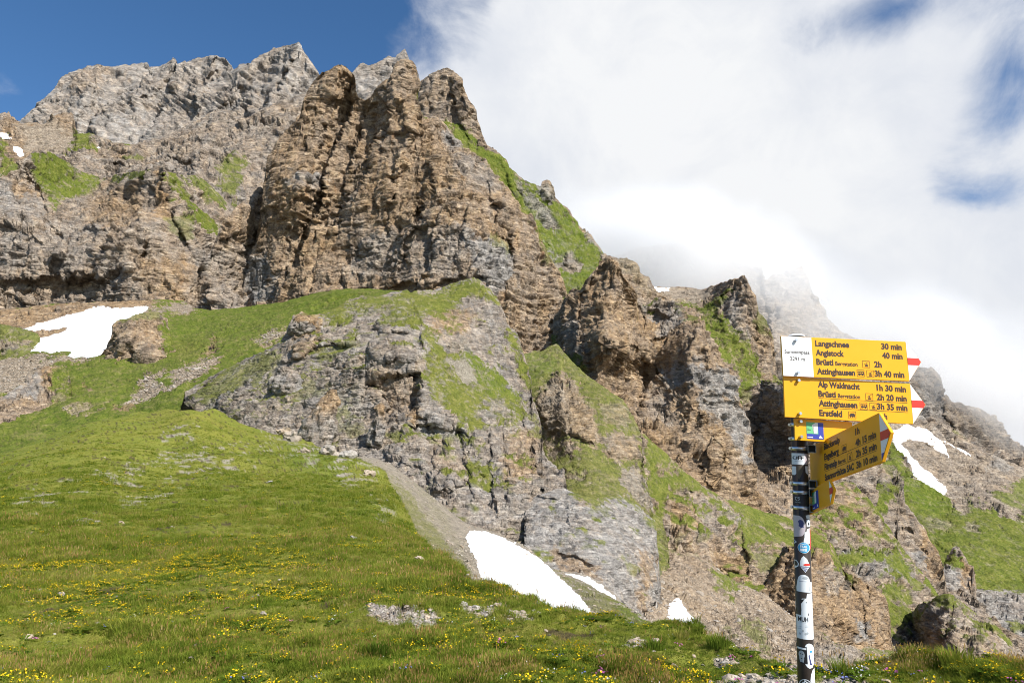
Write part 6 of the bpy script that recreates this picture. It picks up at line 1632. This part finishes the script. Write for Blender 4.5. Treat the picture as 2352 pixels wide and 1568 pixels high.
skin('print', [[(0.50, 1620), (0.78, 1619), (0.80, 1624), (0.56, 1625)]], M_SKY, 0.0009, s)
s = skin('sticker', [[(-0.93, 1612.5), (0.18, 1611), (0.24, 1653), (-0.85, 1653)]], M_BLK, 0.0010, post); s['label'] = 'black rectangular sticker with a pale oval head'
skin('print', [ell(-0.42, 1632, 0.34, 10.5, 18), [(-0.70, 1640), (-0.14, 1640), (-0.2, 1650), (-0.62, 1650)]], M_GRY, 0.0013, s)
skin('print', [ell(-0.55, 1630, 0.07, 1.4, 8), ell(-0.30, 1630, 0.07, 1.4, 8), ell(-0.43, 1641, 0.09, 1.2, 8)], M_BLK, 0.0016, s)
skin('print', [box2(-0.88, 1614, 0.12, 1618.4)], M_STK, 0.0013, s)
skin('sticker', [[(0.995, 1664), (0.78, 1668), (0.58, 1680), (0.46, 1700), (0.52, 1730), (0.995, 1740)]], M_STK, 0.0005, post)
s = skin('sticker', [ell(-0.08, 1708, 0.80, 18.5)], M_BLK, 0.0006, post); s['label'] = 'round black sticker with a white ring and cyclist'
rg = []
for i in range(24):
    a0, a1 = 2 * math.pi * i / 24, 2 * math.pi * (i + 1) / 24
    rg.append([(-0.08 + 0.73 * math.cos(a0), 1708 + 16.8 * math.sin(a0)), (-0.08 + 0.73 * math.cos(a1), 1708 + 16.8 * math.sin(a1)), (-0.08 + 0.66 * math.cos(a1), 1708 + 15.2 * math.sin(a1)), (-0.08 + 0.66 * math.cos(a0), 1708 + 15.2 * math.sin(a0))])
skin('print', rg, M_STK, 0.0009, s)
skin('print', [ell(-0.32, 1701.5, 0.15, 3.2, 12), ell(0.16, 1701, 0.15, 3.2, 12), ell(-0.14, 1693.5, 0.07, 1.6, 8), [(-0.22, 1696), (-0.04, 1694.5), (0.12, 1699), (0.04, 1700), (-0.08, 1697.5), (-0.2, 1702)]], M_STK, 0.0009, s)
# ------------------------------------------------------------------ turf, flowers and stones on the meadow
def leaf_material(name, stops, trans=0.42, patch=0.5):
    """thin leaves: colour varies from plant to plant and over the meadow"""
    m, t, out = new_mat(name)
    oi = nd(t, 'ShaderNodeObjectInfo')
    geo = nd(t, 'ShaderNodeNewGeometry')
    n = tnoise(t, geo.outputs['Position'], 0.35, 4, 0.6, (2, 7, 4))
    k = mth(t, 'ADD', mth(t, 'MULTIPLY', oi.outputs['Random'], 1 - patch), mth(t, 'MULTIPLY', mth(t, 'ADD', mth(t, 'MULTIPLY', mth(t, 'SUBTRACT', n, 0.5), 2.4), 0.5), patch))
    col = ramp(t, k, stops)
    d = nd(t, 'ShaderNodeBsdfDiffuse')
    tr = nd(t, 'ShaderNodeBsdfTranslucent')
    t.links.new(col, d.inputs[0])
    t.links.new(col, tr.inputs[0])
    mxs = nd(t, 'ShaderNodeMixShader')
    mxs.inputs[0].default_value = trans
    t.links.new(d.outputs[0], mxs.inputs[1])
    t.links.new(tr.outputs[0], mxs.inputs[2])
    t.links.new(mxs.outputs[0], out.inputs[0])
    return m


M_BLADE = leaf_material('grass_blades', [(0.0, (0.055, 0.090, 0.012)), (0.25, (0.115, 0.168, 0.020)), (0.5, (0.200, 0.240, 0.030)), (0.75, (0.29, 0.285, 0.055)), (0.92, (0.34, 0.27, 0.10)), (1.0, (0.26, 0.17, 0.075))])
M_RUSTY = leaf_material('rusty_seed_heads', [(0.0, (0.22, 0.125, 0.04)), (0.5, (0.36, 0.23, 0.08)), (1.0, (0.50, 0.39, 0.18))])
M_HERB = leaf_material('herb_leaves', [(0.0, (0.062, 0.115, 0.014)), (0.5, (0.11, 0.17, 0.02)), (1.0, (0.19, 0.225, 0.03))])
M_PETY = leaf_material('yellow_petals', [(0.0, (0.80, 0.50, 0.012)), (1.0, (0.86, 0.62, 0.03))], 0.2)
M_PETW = leaf_material('white_petals', [(0.0, (0.62, 0.62, 0.56)), (1.0, (0.82, 0.82, 0.80))], 0.2)
M_PETP = leaf_material('magenta_petals', [(0.0, (0.38, 0.085, 0.25)), (1.0, (0.52, 0.17, 0.38))], 0.2)
M_PETB = leaf_material('blue_petals', [(0.0, (0.15, 0.19, 0.50)), (1.0, (0.28, 0.30, 0.60))], 0.2)


def stone_material():
    m, t, out = new_mat('weathered_stone')
    oi = nd(t, 'ShaderNodeObjectInfo')
    geo = nd(t, 'ShaderNodeNewGeometry')
    n = tnoise(t, geo.outputs['Position'], 14, 6, 0.7)
    a = ramp(t, n, [(0.36, (0.16, 0.145, 0.125)), (0.52, (0.32, 0.29, 0.255)), (0.66, (0.47, 0.44, 0.40))])
    b_ = ramp(t, n, [(0.36, (0.18, 0.135, 0.09)), (0.52, (0.34, 0.265, 0.185)), (0.66, (0.50, 0.41, 0.31))])
    b = nd(t, 'ShaderNodeBsdfPrincipled')
    b.inputs['Roughness'].default_value = 0.9
    t.links.new(mixc(t, oi.outputs['Random'], a, b_), b.inputs['Base Color'])
    t.links.new(b.outputs[0], out.inputs[0])
    return m


M_STONE = stone_material()
PROTO = bpy.data.collections.new('plant_patterns')       # patterns only: not linked to the scene


def proto(name, me):
    o = bpy.data.objects.new(name, me)
    PROTO.objects.link(o)
    return o


def blades(n, h, spread, w, lean, rs, mats, rusty=0.0):
    """a tuft of curved, tapering blades"""
    V, F, MI = [], [], []
    for i in range(n):
        a = rs.uniform(0, 2 * math.pi)
        r = spread * math.sqrt(rs.uniform(0, 1))
        bx, by = r * math.cos(a), r * math.sin(a)
        da = a + rs.uniform(-0.8, 0.8)
        ln = lean * rs.uniform(0.3, 1.3) * h
        hh = h * rs.uniform(0.55, 1.15)
        ww = w * rs.uniform(0.7, 1.3)
        px, py = -math.sin(da + rs.uniform(-1, 1)) * ww, math.cos(da) * ww
        dx, dy = math.cos(da) * ln, math.sin(da) * ln
        k = len(V)
        V += [(bx - px, by - py, -0.02), (bx + px, by + py, -0.02), (bx + dx * .42 + px * .8, by + dy * .42 + py * .8, hh * .6), (bx + dx * .42 - px * .8, by + dy * .42 - py * .8, hh * .6), (bx + dx, by + dy, hh * .93)]
        F += [(k, k + 1, k + 2, k + 3), (k + 3, k + 2, k + 4)]
        MI += [0, 0]
        if rs.uniform(0, 1) < rusty:
            tx, ty, tz = bx + dx, by + dy, hh * 1.15
            k = len(V)
            s_ = ww * 1.5
            V += [(tx - s_, ty, tz - s_ * 5), (tx + s_, ty, tz - s_ * 5), (tx + s_ * .6, ty, tz + s_ * 3), (tx - s_ * .6, ty, tz + s_ * 3)]
            F += [(k, k + 1, k + 2, k + 3)]
            MI += [1]
    me = bpy.data.meshes.new('grass_tuft')
    me.from_pydata(V, [], F)
    for m in mats:
        me.materials.append(m)
    me.polygons.foreach_set('material_index', MI)
    me.update()
    return me


def flower_mesh(n, h, spread, size, rs, mat, leaf=True):
    """a clump of small cupped flowers over a few leaves"""
    V, F, MI = [], [], []
    for i in range(n):
        a = rs.uniform(0, 2 * math.pi)
        r = spread * math.sqrt(rs.uniform(0, 1))
        x, y, z = r * math.cos(a), r * math.sin(a), h * rs.uniform(0.6, 1.1)
        tx, ty = rs.uniform(-0.5, 0.5), rs.uniform(-0.9, 0.2)
        s_ = size * rs.uniform(0.7, 1.2)
        k = len(V)
        V.append((x, y, z - s_ * 0.35))
        for j in range(5):
            b = 2 * math.pi * j / 5 + a
            V.append((x + s_ * math.cos(b), y + s_ * math.sin(b), z + s_ * (tx * math.cos(b) + ty * math.sin(b))))
        for j in range(5):
            F.append((k, k + 1 + j, k + 1 + (j + 1) % 5)); MI.append(1)
        if leaf:
            k = len(V)
            w = size * 0.16
            V += [(x - w, y, 0), (x + w, y, 0), (x + w, y, z), (x - w, y, z)]
            F.append((k, k + 1, k + 2, k + 3)); MI.append(0)
    if leaf:
        for i in range(n + 5):
            a = rs.uniform(0, 2 * math.pi)
            L = (spread * 0.8 + h * 0.5) * rs.uniform(0.5, 1.1)
            w = L * 0.22
            cx, cy = spread * .5 * math.cos(a), spread * .5 * math.sin(a)
            dx, dy = math.cos(a), math.sin(a)
            k = len(V)
            V += [(cx, cy, 0), (cx + dx * L * .5 - dy * w, cy + dy * L * .5 + dx * w, h * .42), (cx + dx * L, cy + dy * L, h * .35), (cx + dx * L * .5 + dy * w, cy + dy * L * .5 - dx * w, h * .42)]
            F.append((k, k + 1, k + 2, k + 3)); MI.append(0)
    me = bpy.data.meshes.new('flower_clump')
    me.from_pydata(V, [], F)
    me.materials.append(M_HERB)
    me.materials.append(mat)
    me.polygons.foreach_set('material_index', MI)
    me.update()
    return me


def stone_mesh(seed, flat=0.55, sub=2):
    bm_ = bmesh.new()
    bmesh.ops.create_icosphere(bm_, subdivisions=sub, radius=1.0)
    co = np.array([v.co[:] for v in bm_.verts], np.float32)
    d = 1 + 0.42 * facet(co * 1.3 + seed * 3.3, seed) + 0.15 * facet(co * 3.1 + seed, seed + 3)
    co = co * np.clip(d, 0.55, 1.5)[:, None] * np.array([1.0, 0.8, flat], np.float32)
    for v, c in zip(bm_.verts, co):
        v.co = c
    me = bpy.data.meshes.new('stone')
    bm_.to_mesh(me)
    bm_.free()
    me.materials.append(M_STONE)
    return me


rs = random.Random(11)
P_TUFT = [proto('grass_tuft', blades(16, 0.075, 0.050, 0.0028, 0.75, rs, (M_BLADE, M_RUSTY))) for _ in range(4)]
P_LONG = [proto('grass_tuft', blades(22, 0.13, 0.050, 0.0026, 0.65, rs, (M_BLADE, M_RUSTY), 0.12)) for _ in range(3)]
P_RUST = [proto('grass_tuft', blades(14, 0.062, 0.055, 0.0022, 0.6, rs, (M_BLADE, M_RUSTY), 0.3)) for _ in range(2)]
P_HERB = [proto('herb_rosette', flower_mesh(0, 0.05, 0.06, 0.03, rs, M_HERB)) for _ in range(2)]
P_YEL = [proto('yellow_flowers', flower_mesh(6, 0.085, 0.075, 0.0115, rs, M_PETY)) for _ in range(3)]
P_WHT = [proto('white_flowers', flower_mesh(5, 0.085, 0.07, 0.0085, rs, M_PETW)) for _ in range(2)]
P_MAG = [proto('magenta_flowers', flower_mesh(7, 0.06, 0.06, 0.012, rs, M_PETP)) for _ in range(2)]
P_BLU = [proto('blue_flowers', flower_mesh(5, 0.07, 0.07, 0.010, rs, M_PETB)) for _ in range(2)]
P_STN = [proto('stone', stone_mesh(i, 0.5, 1)) for i in range(4)]


def scatter_object(name, pts, rot, scl, idx, protos, label):
    """one object of countless small things: points carrying instances of the patterns"""
    me = bpy.data.meshes.new(name)
    me.vertices.add(len(pts))
    me.vertices.foreach_set('co', np.ascontiguousarray(pts, np.float32).ravel())
    for nm, ty, da in (('rot', 'FLOAT_VECTOR', rot), ('scl', 'FLOAT', scl), ('idx', 'INT', idx)):
        at = me.attributes.new(nm, ty, 'POINT')
        at.data.foreach_set('vector' if ty == 'FLOAT_VECTOR' else 'value', np.ascontiguousarray(da, np.int32 if ty == 'INT' else np.float32).ravel())
    me.update()
    o = put(name, me)
    col = bpy.data.collections.new(name + '_patterns')
    for p in protos:
        col.objects.link(p)
    ng = bpy.data.node_groups.new(name, 'GeometryNodeTree')
    ng.interface.new_socket('Geometry', in_out='INPUT', socket_type='NodeSocketGeometry')
    ng.interface.new_socket('Geometry', in_out='OUTPUT', socket_type='NodeSocketGeometry')
    gi = ng.nodes.new('NodeGroupInput')
    go = ng.nodes.new('NodeGroupOutput')
    ip = ng.nodes.new('GeometryNodeInstanceOnPoints')
    ci = ng.nodes.new('GeometryNodeCollectionInfo')
    ci.inputs['Collection'].default_value = col
    ci.inputs['Separate Children'].default_value = True
    ci.inputs['Reset Children'].default_value = True
    ip.inputs['Pick Instance'].default_value = True

    def attr(nm, ty):
        n = ng.nodes.new('GeometryNodeInputNamedAttribute')
        n.data_type = ty
        n.inputs['Name'].default_value = nm
        return n.outputs['Attribute']
    e2r = ng.nodes.new('FunctionNodeEulerToRotation')
    ng.links.new(attr('rot', 'FLOAT_VECTOR'), e2r.inputs[0])
    ng.links.new(e2r.outputs[0], ip.inputs['Rotation'])
    ng.links.new(attr('scl', 'FLOAT'), ip.inputs['Scale'])
    ng.links.new(attr('idx', 'INT'), ip.inputs['Instance Index'])
    ng.links.new(gi.outputs[0], ip.inputs['Points'])
    ng.links.new(ci.outputs[0], ip.inputs['Instance'])
    ng.links.new(ip.outputs[0], go.inputs[0])
    md = o.modifiers.new('scatter', 'NODES')
    md.node_group = ng
    o['kind'] = 'stuff'
    o['label'] = label
    return o


def sample(n, fx=None, region=None, seed=0):
    """random places on the meadow: plan x, row fraction -> world point, depth, mask"""
    g = np.random.default_rng(seed)
    X, Y, P, D, Mk = KM['X'], KM['Y'], KM['P'], KM['D'], KM['mask']
    xs = KM['xs']
    x = g.uniform(-60, 2420, n)
    ytop = np.interp(x, xs, KM['ty'])
    y = ytop + (1660 - ytop) * g.uniform(0, 1, n)
    if region is not None:
        ok = inpoly(region, x, y)
        x, y, ytop = x[ok], y[ok], ytop[ok]
    nr = Y.shape[0]
    fr = np.clip((y - ytop) / (2250 - ytop), 0, 0.9999) ** (1 / 1.25) * (nr - 1)
    fc = (x - xs[0]) / (xs[1] - xs[0])
    r0, c0 = fr.astype(int), fc.astype(int)
    a, b = (fr - r0), (fc - c0)

    def bil(A):
        a_, b_ = (a[:, None], b[:, None]) if A.ndim == 3 else (a, b)
        return (A[r0, c0] * (1 - b_) + A[r0, c0 + 1] * b_) * (1 - a_) + (A[r0 + 1, c0] * (1 - b_) + A[r0 + 1, c0 + 1] * b_) * a_
    return x, y, bil(P), bil(D), bil(Mk), g


def scatter_turf():
    x, y, p, d, mk, g = sample(330000, seed=5)
    # plan area per sample shrinks with distance: keep fewer where the tufts show large
    keep = g.uniform(0, 1, len(x)) < np.clip((d / 30.0) ** 0.8, 0.26, 1.0) * (1 - 0.93 * np.clip(mk[:, 0] + mk[:, 2], 0, 1)) * np.clip(1.25 - d / 160, 0.0, 1)
    x, y, p, d, mk = x[keep], y[keep], p[keep], d[keep], mk[keep]
    n = len(x)
    pf = p.astype(np.float32) * np.array([1, 1, 0.2], np.float32)
    big = fbm(pf / 1.3, 3, seed=140) + 0.5 * fbm(pf / 6, 2, seed=144)
    clump = fbm(pf / 0.42, 2, seed=150)
    rst = fbm(pf / 2.2, 3, seed=155)
    kind = np.zeros(n, int)
    kind[(clump > 0.16) & (d < 40)] = 1
    kind[(rst > 0.22) & (g.uniform(0, 1, n) < 0.22)] = 2
    kind[(kind == 2) & (x > 1450)] = 0
    kind[(g.uniform(0, 1, n) < 0.16)] = 3
    grow = np.clip(0.62 + d / 26, 0.7, 2.5)
    scl = grow * g.uniform(0.65, 1.3, n) * np.clip(1.0 + 1.3 * big, 0.55, 1.7) * (0.72 + 0.28 * sst(5.5, 10, d))
    for k, (pr, lab) in enumerate(((P_TUFT, 'short olive alpine turf covering the near meadow'), (P_LONG, 'taller green grass tussocks in the near meadow'),
                                   (P_RUST, 'reddish seed heads standing in the near meadow'), (P_HERB, 'low green herb leaves between the grass'))):
        m = kind == k
        c = int(m.sum())
        rot = np.stack([g.normal(0, 0.12, c), g.normal(0, 0.12, c), g.uniform(0, 6.283, c)], 1)
        scatter_object(('meadow_grass', 'grass_tussocks', 'seed_heads', 'meadow_herbs')[k], p[m] - np.array([0, 0, 0.012]), rot, scl[m] * (0.85 if k == 1 else 0.8 if k == 2 else 1), g.integers(0, len(pr), c), pr, lab)
    return n


NT = scatter_turf()


def scatter_flowers():
    x, y, p, d, mk, g = sample(120000, seed=9)
    pf = p.astype(np.float32) * np.array([1, 1, 0.2], np.float32)
    f = fbm(pf / np.float32(1.8), 4, 0.6, seed=160) * 1.1 + 0.5 * fbm(pf / 9, 2, seed=165) + 0.35 * fbm(pf / 0.35, 2, seed=168)
    zone = 0.30 * sst(1050, 500, x) * sst(1180, 1330, y) + 0.10 * sst(1250, 1500, y)
    pk = (0.10 + 0.75 * sst(0.05, 0.55, f + zone - 0.10)) * sst(-0.3, 0.1, f + zone) * np.clip(d / 24, 0.22, 1.0) * (1 - np.clip(mk[:, 0] + mk[:, 2], 0, 1)) * np.clip(1.2 - d / 110, 0, 1) * np.clip(d / 15, 0.25, 1)
    m = g.uniform(0, 1, len(x)) < pk * 0.85
    c = int(m.sum())
    sc = np.clip(0.62 + d[m] / 40, 0.65, 2.0) * g.uniform(0.6, 1.2, c)
    rot = np.stack([g.normal(0, 0.15, c), g.normal(0, 0.15, c), g.uniform(0, 6.283, c)], 1)
    scatter_object('yellow_flowers', p[m], rot, sc, g.integers(0, 3, c), P_YEL, 'countless small yellow flowers dotted through the meadow')
    for nm, pr, sd, rate, lab in (('white_flowers', P_WHT, 11, 0.005, 'small white flowers dotted through the near meadow'), ('blue_flowers', P_BLU, 12, 0.004, 'tiny blue flowers in the near meadow'), ('magenta_flowers', P_MAG, 13, 0.002, 'tiny magenta flowers in the near meadow')):
        x, y, p, d, mk, g = sample(90000, seed=sd)
        pf = p.astype(np.float32) * np.array([1, 1, 0.2], np.float32)
        f = fbm(pf / 0.8, 3, seed=170 + sd)
        m = (g.uniform(0, 1, len(x)) < rate * (0.25 + 3 * sst(0.05, 0.35, f)) * np.clip(d / 20, 0.25, 1)) & (d < 32)
        c = int(m.sum())
        rot = np.stack([g.normal(0, 0.15, c), g.normal(0, 0.15, c), g.uniform(0, 6.283, c)], 1)
        scatter_object(nm, p[m], rot, g.uniform(0.6, 1.1, c), g.integers(0, 2, c), pr, lab)


scatter_flowers()


def scatter_pebbles():
    x, y, p, d, mk, g = sample(260000, seed=15)
    m = g.uniform(0, 1, len(x)) < sst(0.35, 0.9, mk[:, 0]) * np.clip(d / 30, 0.22, 0.6) * 0.6 + 0.0022
    c = int(m.sum())
    s_ = np.clip(0.011 * d[m] ** 0.55, 0.016, 0.13) * np.exp(g.normal(0, 0.45, c)) * 0.62
    rot = np.stack([g.normal(0, 0.3, c), g.normal(0, 0.3, c), g.uniform(0, 6.283, c)], 1)
    scatter_object('meadow_pebbles', p[m] + np.array([0, 0, 0.2]) * s_[:, None], rot, s_, g.integers(0, 4, c), P_STN, 'pale stone chips lying in the bare patches of the meadow')


scatter_pebbles()


def scatter_scree(key, n, px, seed, label, poly=None):
    """stones lying on the scree of one slope"""
    sh = SHEETS[key]
    g = np.random.default_rng(seed)
    w = np.clip(sh['scree'] - 0.35, 0, 1) * (sh['mask'][..., 0] < 0.5)
    w = w * (fbm((sh['P'] / sh['u'] / 30).reshape(-1, 3).astype(np.float32), 3, seed=seed) * 1.4 + 0.55).clip(0.05, 1).reshape(w.shape)
    w = w.ravel() / w.sum()
    k = g.choice(len(w), n, p=w)
    p = sh['P'].reshape(-1, 3)[k] + g.normal(0, 1.0 * sh['u'], (n, 3))
    s_ = sh['u'] * px * np.exp(g.normal(0, 0.55, n)) * 0.5
    rot = np.stack([g.normal(0, 0.4, n), g.normal(0, 0.4, n), g.uniform(0, 6.283, n)], 1)
    scatter_object('scree_stones', p, rot, s_, g.integers(0, 4, n), P_STN, label)


scatter_scree('snow_gully28', 6000, 3.4, 31, 'grey stones of the scree strip along the meadow edge')
scatter_scree('scree_fan20', 3500, 4.0, 32, 'tan stones of the scree fan left of the signpost')
scatter_scree('snow_bowl_meadow24', 4500, 2.4, 33, 'tan stones of the scree around the large snowfield')


def on_meadow(x, y):
    """point of the meadow surface seen at plan position x,y"""
    xs = KM['xs']
    c = int(round((x - xs[0]) / (xs[1] - xs[0])))
    r = int(np.argmin(np.abs(KM['Y'][:, c] - y)))
    return KM['P'][r, c], float(KM['D'][r, c])


# single stones large enough to point at: (plan x, plan y, width in plan units, label)
STONES = [(1396, 1527, 26, 'pale upright stone beside the yellow flower streak at the lower right'), (1400, 1548, 34, 'angular brown stone at the bottom edge below the pale upright stone'), (810, 1233, 21, 'lone pinkish stone high on the meadow near the scree edge'),
          (605, 1421, 15, 'small tan stone lying in the lower meadow left of the gravel patch'), (314, 1301, 15, 'small pale stone alone on the yellow flecked left slope'), (281, 1201, 17, 'whitish rock fragment on the upper left slope'),
          (698, 1365, 12, 'little white stone right of the reddish grass band'), (2050, 1536, 44, 'flat grey slab half sunk in the turf right of the signpost'), (1180, 1383, 20, 'thin tilted stone flake at the meadow edge beside the snow patch'), (403, 1552, 17, 'cream coloured stone at the bottom edge left of centre'),
          (1243, 1530, 26, 'low grey stone plate in the grass below the gravel patch'), (436, 1521, 12, 'small beige stone near the bottom left yellow clump'), (965, 1295, 20, 'flat tan stone near the top of the lower meadow bank'), (620, 1110, 18, 'pale block resting on the stony upper meadow')]
for i, (x, y, w, lab) in enumerate(STONES):
    p, d = on_meadow(x, y)
    o = put('stone', stone_mesh(20 + i, rs.uniform(0.35, 0.6), 2))
    s_ = w / FV * d * 0.5
    o.scale = (s_, s_, s_)
    o.rotation_euler = (rs.uniform(-0.3, 0.3), rs.uniform(-0.3, 0.3), rs.uniform(0, 6))
    o.location = Vector(p) + Vector((0, 0, 0.12 * s_ + 0.015))
    tag(o, lab, 'stone', 'loose stones on the meadow')

BOULD = [(548, 962, 40, 'grey boulder at the left end of the stone belt on the upper meadow crest'), (585, 972, 26, 'small grey boulder just below the leftmost boulder of the upper crest'), (625, 984, 44, 'flat whitish rock slab in the grass left of the orange tipped horn'), (655, 1000, 30, 'grey rock lump below the whitish slab on the upper meadow'),
         (668, 1012, 36, 'broken grey rock at the left foot of the orange tipped horn'), (752, 1046, 40, 'pale rock at the right foot of the orange tipped horn'), (800, 1062, 34, 'pale angular rock at the top of the grey scree strip'), (846, 1088, 30, 'small pale rock on the meadow rim beside the grey scree strip'), (700, 1040, 22, 'little grey rock in the grass in front of the orange tipped horn')]
for k, (x, y, w, lab) in enumerate(BOULD):
    p, d = on_meadow(x, y)
    o = put('boulder', stone_mesh(60 + k, 0.75, 3))
    s_ = w / FV * d * 0.5
    o.scale = (s_ * 1.15, s_, s_)
    o.rotation_euler = (rs.uniform(-0.3, 0.3), rs.uniform(-0.3, 0.3), rs.uniform(0, 6))
    o.location = Vector(p) + Vector((0, 0, 0.2 * s_))
    tag(o, lab, 'boulder', 'boulders along the upper meadow crest')

# flower clumps and tussocks one can point at
YC = [(1367, 1437, 62, 'broad yellow flower clump at the meadow crest right of the snow patch'), (1318, 1497, 40, 'upright streak of yellow flowers in the middle of the lower meadow'), (1345, 1512, 46, 'yellow flower bunch just above the pale upright stone'), (876, 1400, 48, 'pale yellow flower cushion at the left end of the gravel patch'),
      (625, 1463, 36, 'yellow flower row in the lower meadow left of centre'), (706, 1434, 30, 'yellow flower pair of tufts beside the small tan stone'), (317, 1522, 26, 'bright yellow flower clump alone at the bottom left'), (830, 1458, 34, 'orange yellow flower tuft below the gravel patch'), (905, 1478, 36, 'orange yellow flower row right of the tuft below the gravel'),
      (1470, 1496, 30, 'scattered yellow flowers beside the dark turf hollow'), (1720, 1496, 34, 'yellow flowers on the crest left of the signpost'), (1790, 1516, 30, 'yellow orange flowers in the tuft closest to the post on its left'), (1938, 1536, 44, 'yellow orange flowers in the turf bank right of the post'), (2005, 1524, 30, 'few yellow flowers on the skyline turf right of the post'),
      (200, 1424, 40, 'yellow flower drift on the left slope'), (175, 1468, 44, 'lower yellow flower drift near the left edge'), (40, 1508, 40, 'yellow flower drift at the left picture edge'), (345, 1385, 46, 'yellow flower drift in the middle of the left slope'), (505, 1520, 26, 'single small yellow flower group near the bottom edge')]
for i, (x, y, w, lab) in enumerate(YC):
    p, d = on_meadow(x, y)
    r_ = w / FV * d * 0.5
    e = bpy.data.objects.new('flower_clump', None)
    C.objects.link(e)
    e.location = Vector(p)
    tag(e, lab, 'flowers', 'yellow flower clumps in the meadow')
    n = int(9 + w * 0.32)
    sz = min(0.020, max(0.009, 2.2 / FV * d))
    me = flower_mesh(n, 0.085 + 0.05 * rs.random(), r_, sz, rs, M_PETY)
    pet = [q for q in me.polygons if q.material_index == 1]
    for nm, keep in (('blossoms', 1), ('foliage', 0)):
        bm_ = bmesh.new()
        bm_.from_mesh(me)
        bmesh.ops.delete(bm_, geom=[f for f in bm_.faces if f.material_index != keep], context='FACES')
        for f in bm_.faces:
            f.material_index = 0
        q = bm_obj(nm, bm_, M_PETY if keep else M_HERB, e)
        q['kind'] = 'stuff'
        q.scale = (1, 0.6, 1)
    bpy.data.meshes.remove(me)

TC = [(1935, 1546, 62, 0.16, 'shaggy brown green tussock just right of the signpost'), (1040, 1400, 50, 0.12, 'dark green cushion in the gravel patch'), (1140, 1385, 46, 0.12, 'round green tussock above the gravel patch'), (930, 1398, 44, 0.11, 'brownish green tussock at the left side of the gravel patch'),
      (1240, 1400, 56, 0.13, 'bushy tussock at the meadow edge beside the dark hollow'), (1500, 1500, 60, 0.14, 'shaded tussock beside the dark turf hollow'), (1430, 1552, 90, 0.16, 'wide dark tussock at the bottom edge right of centre'), (2200, 1556, 80, 0.16, 'thick grass cushion on the crest at the lower right'), (870, 1500, 60, 0.13, 'spiky tussock in the lower middle meadow'),
      (960, 1530, 56, 0.13, 'dark spiky tussock near the bottom middle'), (700, 1530, 60, 0.14, 'loose grass tuft near the bottom left of centre'), (1650, 1490, 60, 0.13, 'rounded grass cushion on the crest left of the signpost'), (1560, 1462, 54, 0.12, 'green cushion on the crest above the dirty snow')]
for x, y, w, h, lab in TC:
    p, d = on_meadow(x, y)
    r_ = w / FV * d * 0.5
    o = put('grass_tussock', blades(int(150 + w), h, r_ * 0.8, 0.0032, 0.5, rs, (M_BLADE, M_RUSTY), 0.03))
    o.location = Vector(p)
    tag(o, lab, 'grass tussock', 'shaggy tussocks in the near meadow')
# ------------------------------------------------------------------ cloud hanging on the far ridge
def cloud_bank(name, x, y, d, rad, roll, dens, nscale, seed, label):
    bm = bmesh.new()
    bmesh.ops.create_icosphere(bm, subdivisions=4, radius=1.0)
    me = bpy.data.meshes.new(name)
    bm.to_mesh(me)
    bm.free()
    n = len(me.vertices)
    co = np.empty(n * 3, np.float32)
    me.vertices.foreach_get('co', co)
    co = co.reshape(-1, 3)
    co = co * (1 + 0.10 * fbm(co * 2.2, 3, seed=seed))[:, None]
    me.vertices.foreach_set('co', co.ravel())
    me.update()
    o = put(name, me, None, smooth=True)
    c = world(x, y, d)
    R = Matrix((RX, np.array([0, math.cos(0), 0]), np.array([0, 0, 1.0]))).transposed()
    o.matrix_world = Matrix.Translation(Vector(c)) @ R.to_4x4() @ Matrix.Rotation(roll, 4, 'Y') @ Matrix.Diagonal((*rad, 1))
    m, t, out = new_mat(name + "_vapour")
    tcd = nd(t, 'ShaderNodeTexCoord')
    ln = nd(t, 'ShaderNodeVectorMath', operation='LENGTH')
    t.links.new(tcd.outputs['Object'], ln.inputs[0])
    geo = nd(t, 'ShaderNodeNewGeometry')
    nz = tnoise(t, geo.outputs['Position'], nscale, 3, 0.5, (seed * 3.1, 5, 1), (1, 1, 1.3), 0.3)
    r = mth(t, 'ADD', ln.outputs['Value'], mth(t, 'MULTIPLY', mth(t, 'SUBTRACT', nz, 0.5), 1.3))
    mr = nd(t, 'ShaderNodeMapRange', interpolation_type='SMOOTHSTEP')
    mr.inputs['From Min'].default_value = 0.95
    mr.inputs['From Max'].default_value = 0.20
    mr.inputs['To Min'].default_value = 0.0
    mr.inputs['To Max'].default_value = dens
    t.links.new(r, mr.inputs[0])
    pv = nd(t, 'ShaderNodeVolumePrincipled')
    pv.inputs['Color'].default_value = (1, 1, 1, 1)
    pv.inputs['Anisotropy'].default_value = -0.1
    t.links.new(mr.outputs[0], pv.inputs['Density'])
    t.links.new(pv.outputs[0], out.inputs['Volume'])
    me.materials.append(m)
    o['kind'] = 'stuff'
    o['label'] = label
    return o


cloud_bank('cloud', 1530, 560, 960, (230, 120, 110), 0.30, 0.020, 1 / 170, 3, 'white cloud swallowing the ridge left of the rock spire')
cloud_bank('cloud', 2010, 760, 940, (330, 120, 95), 0.42, 0.007, 1 / 150, 5, 'thin mist veiling the slope between the far peaks and the signs')
cloud_bank('cloud', 2330, 850, 840, (220, 70, 105), 0.55, 0.008, 1 / 130, 8, 'cloud spilling over the dark ridge at the right edge')
S.cycles.volume_step_rate = 2.0
S.cycles.volume_max_steps = 128
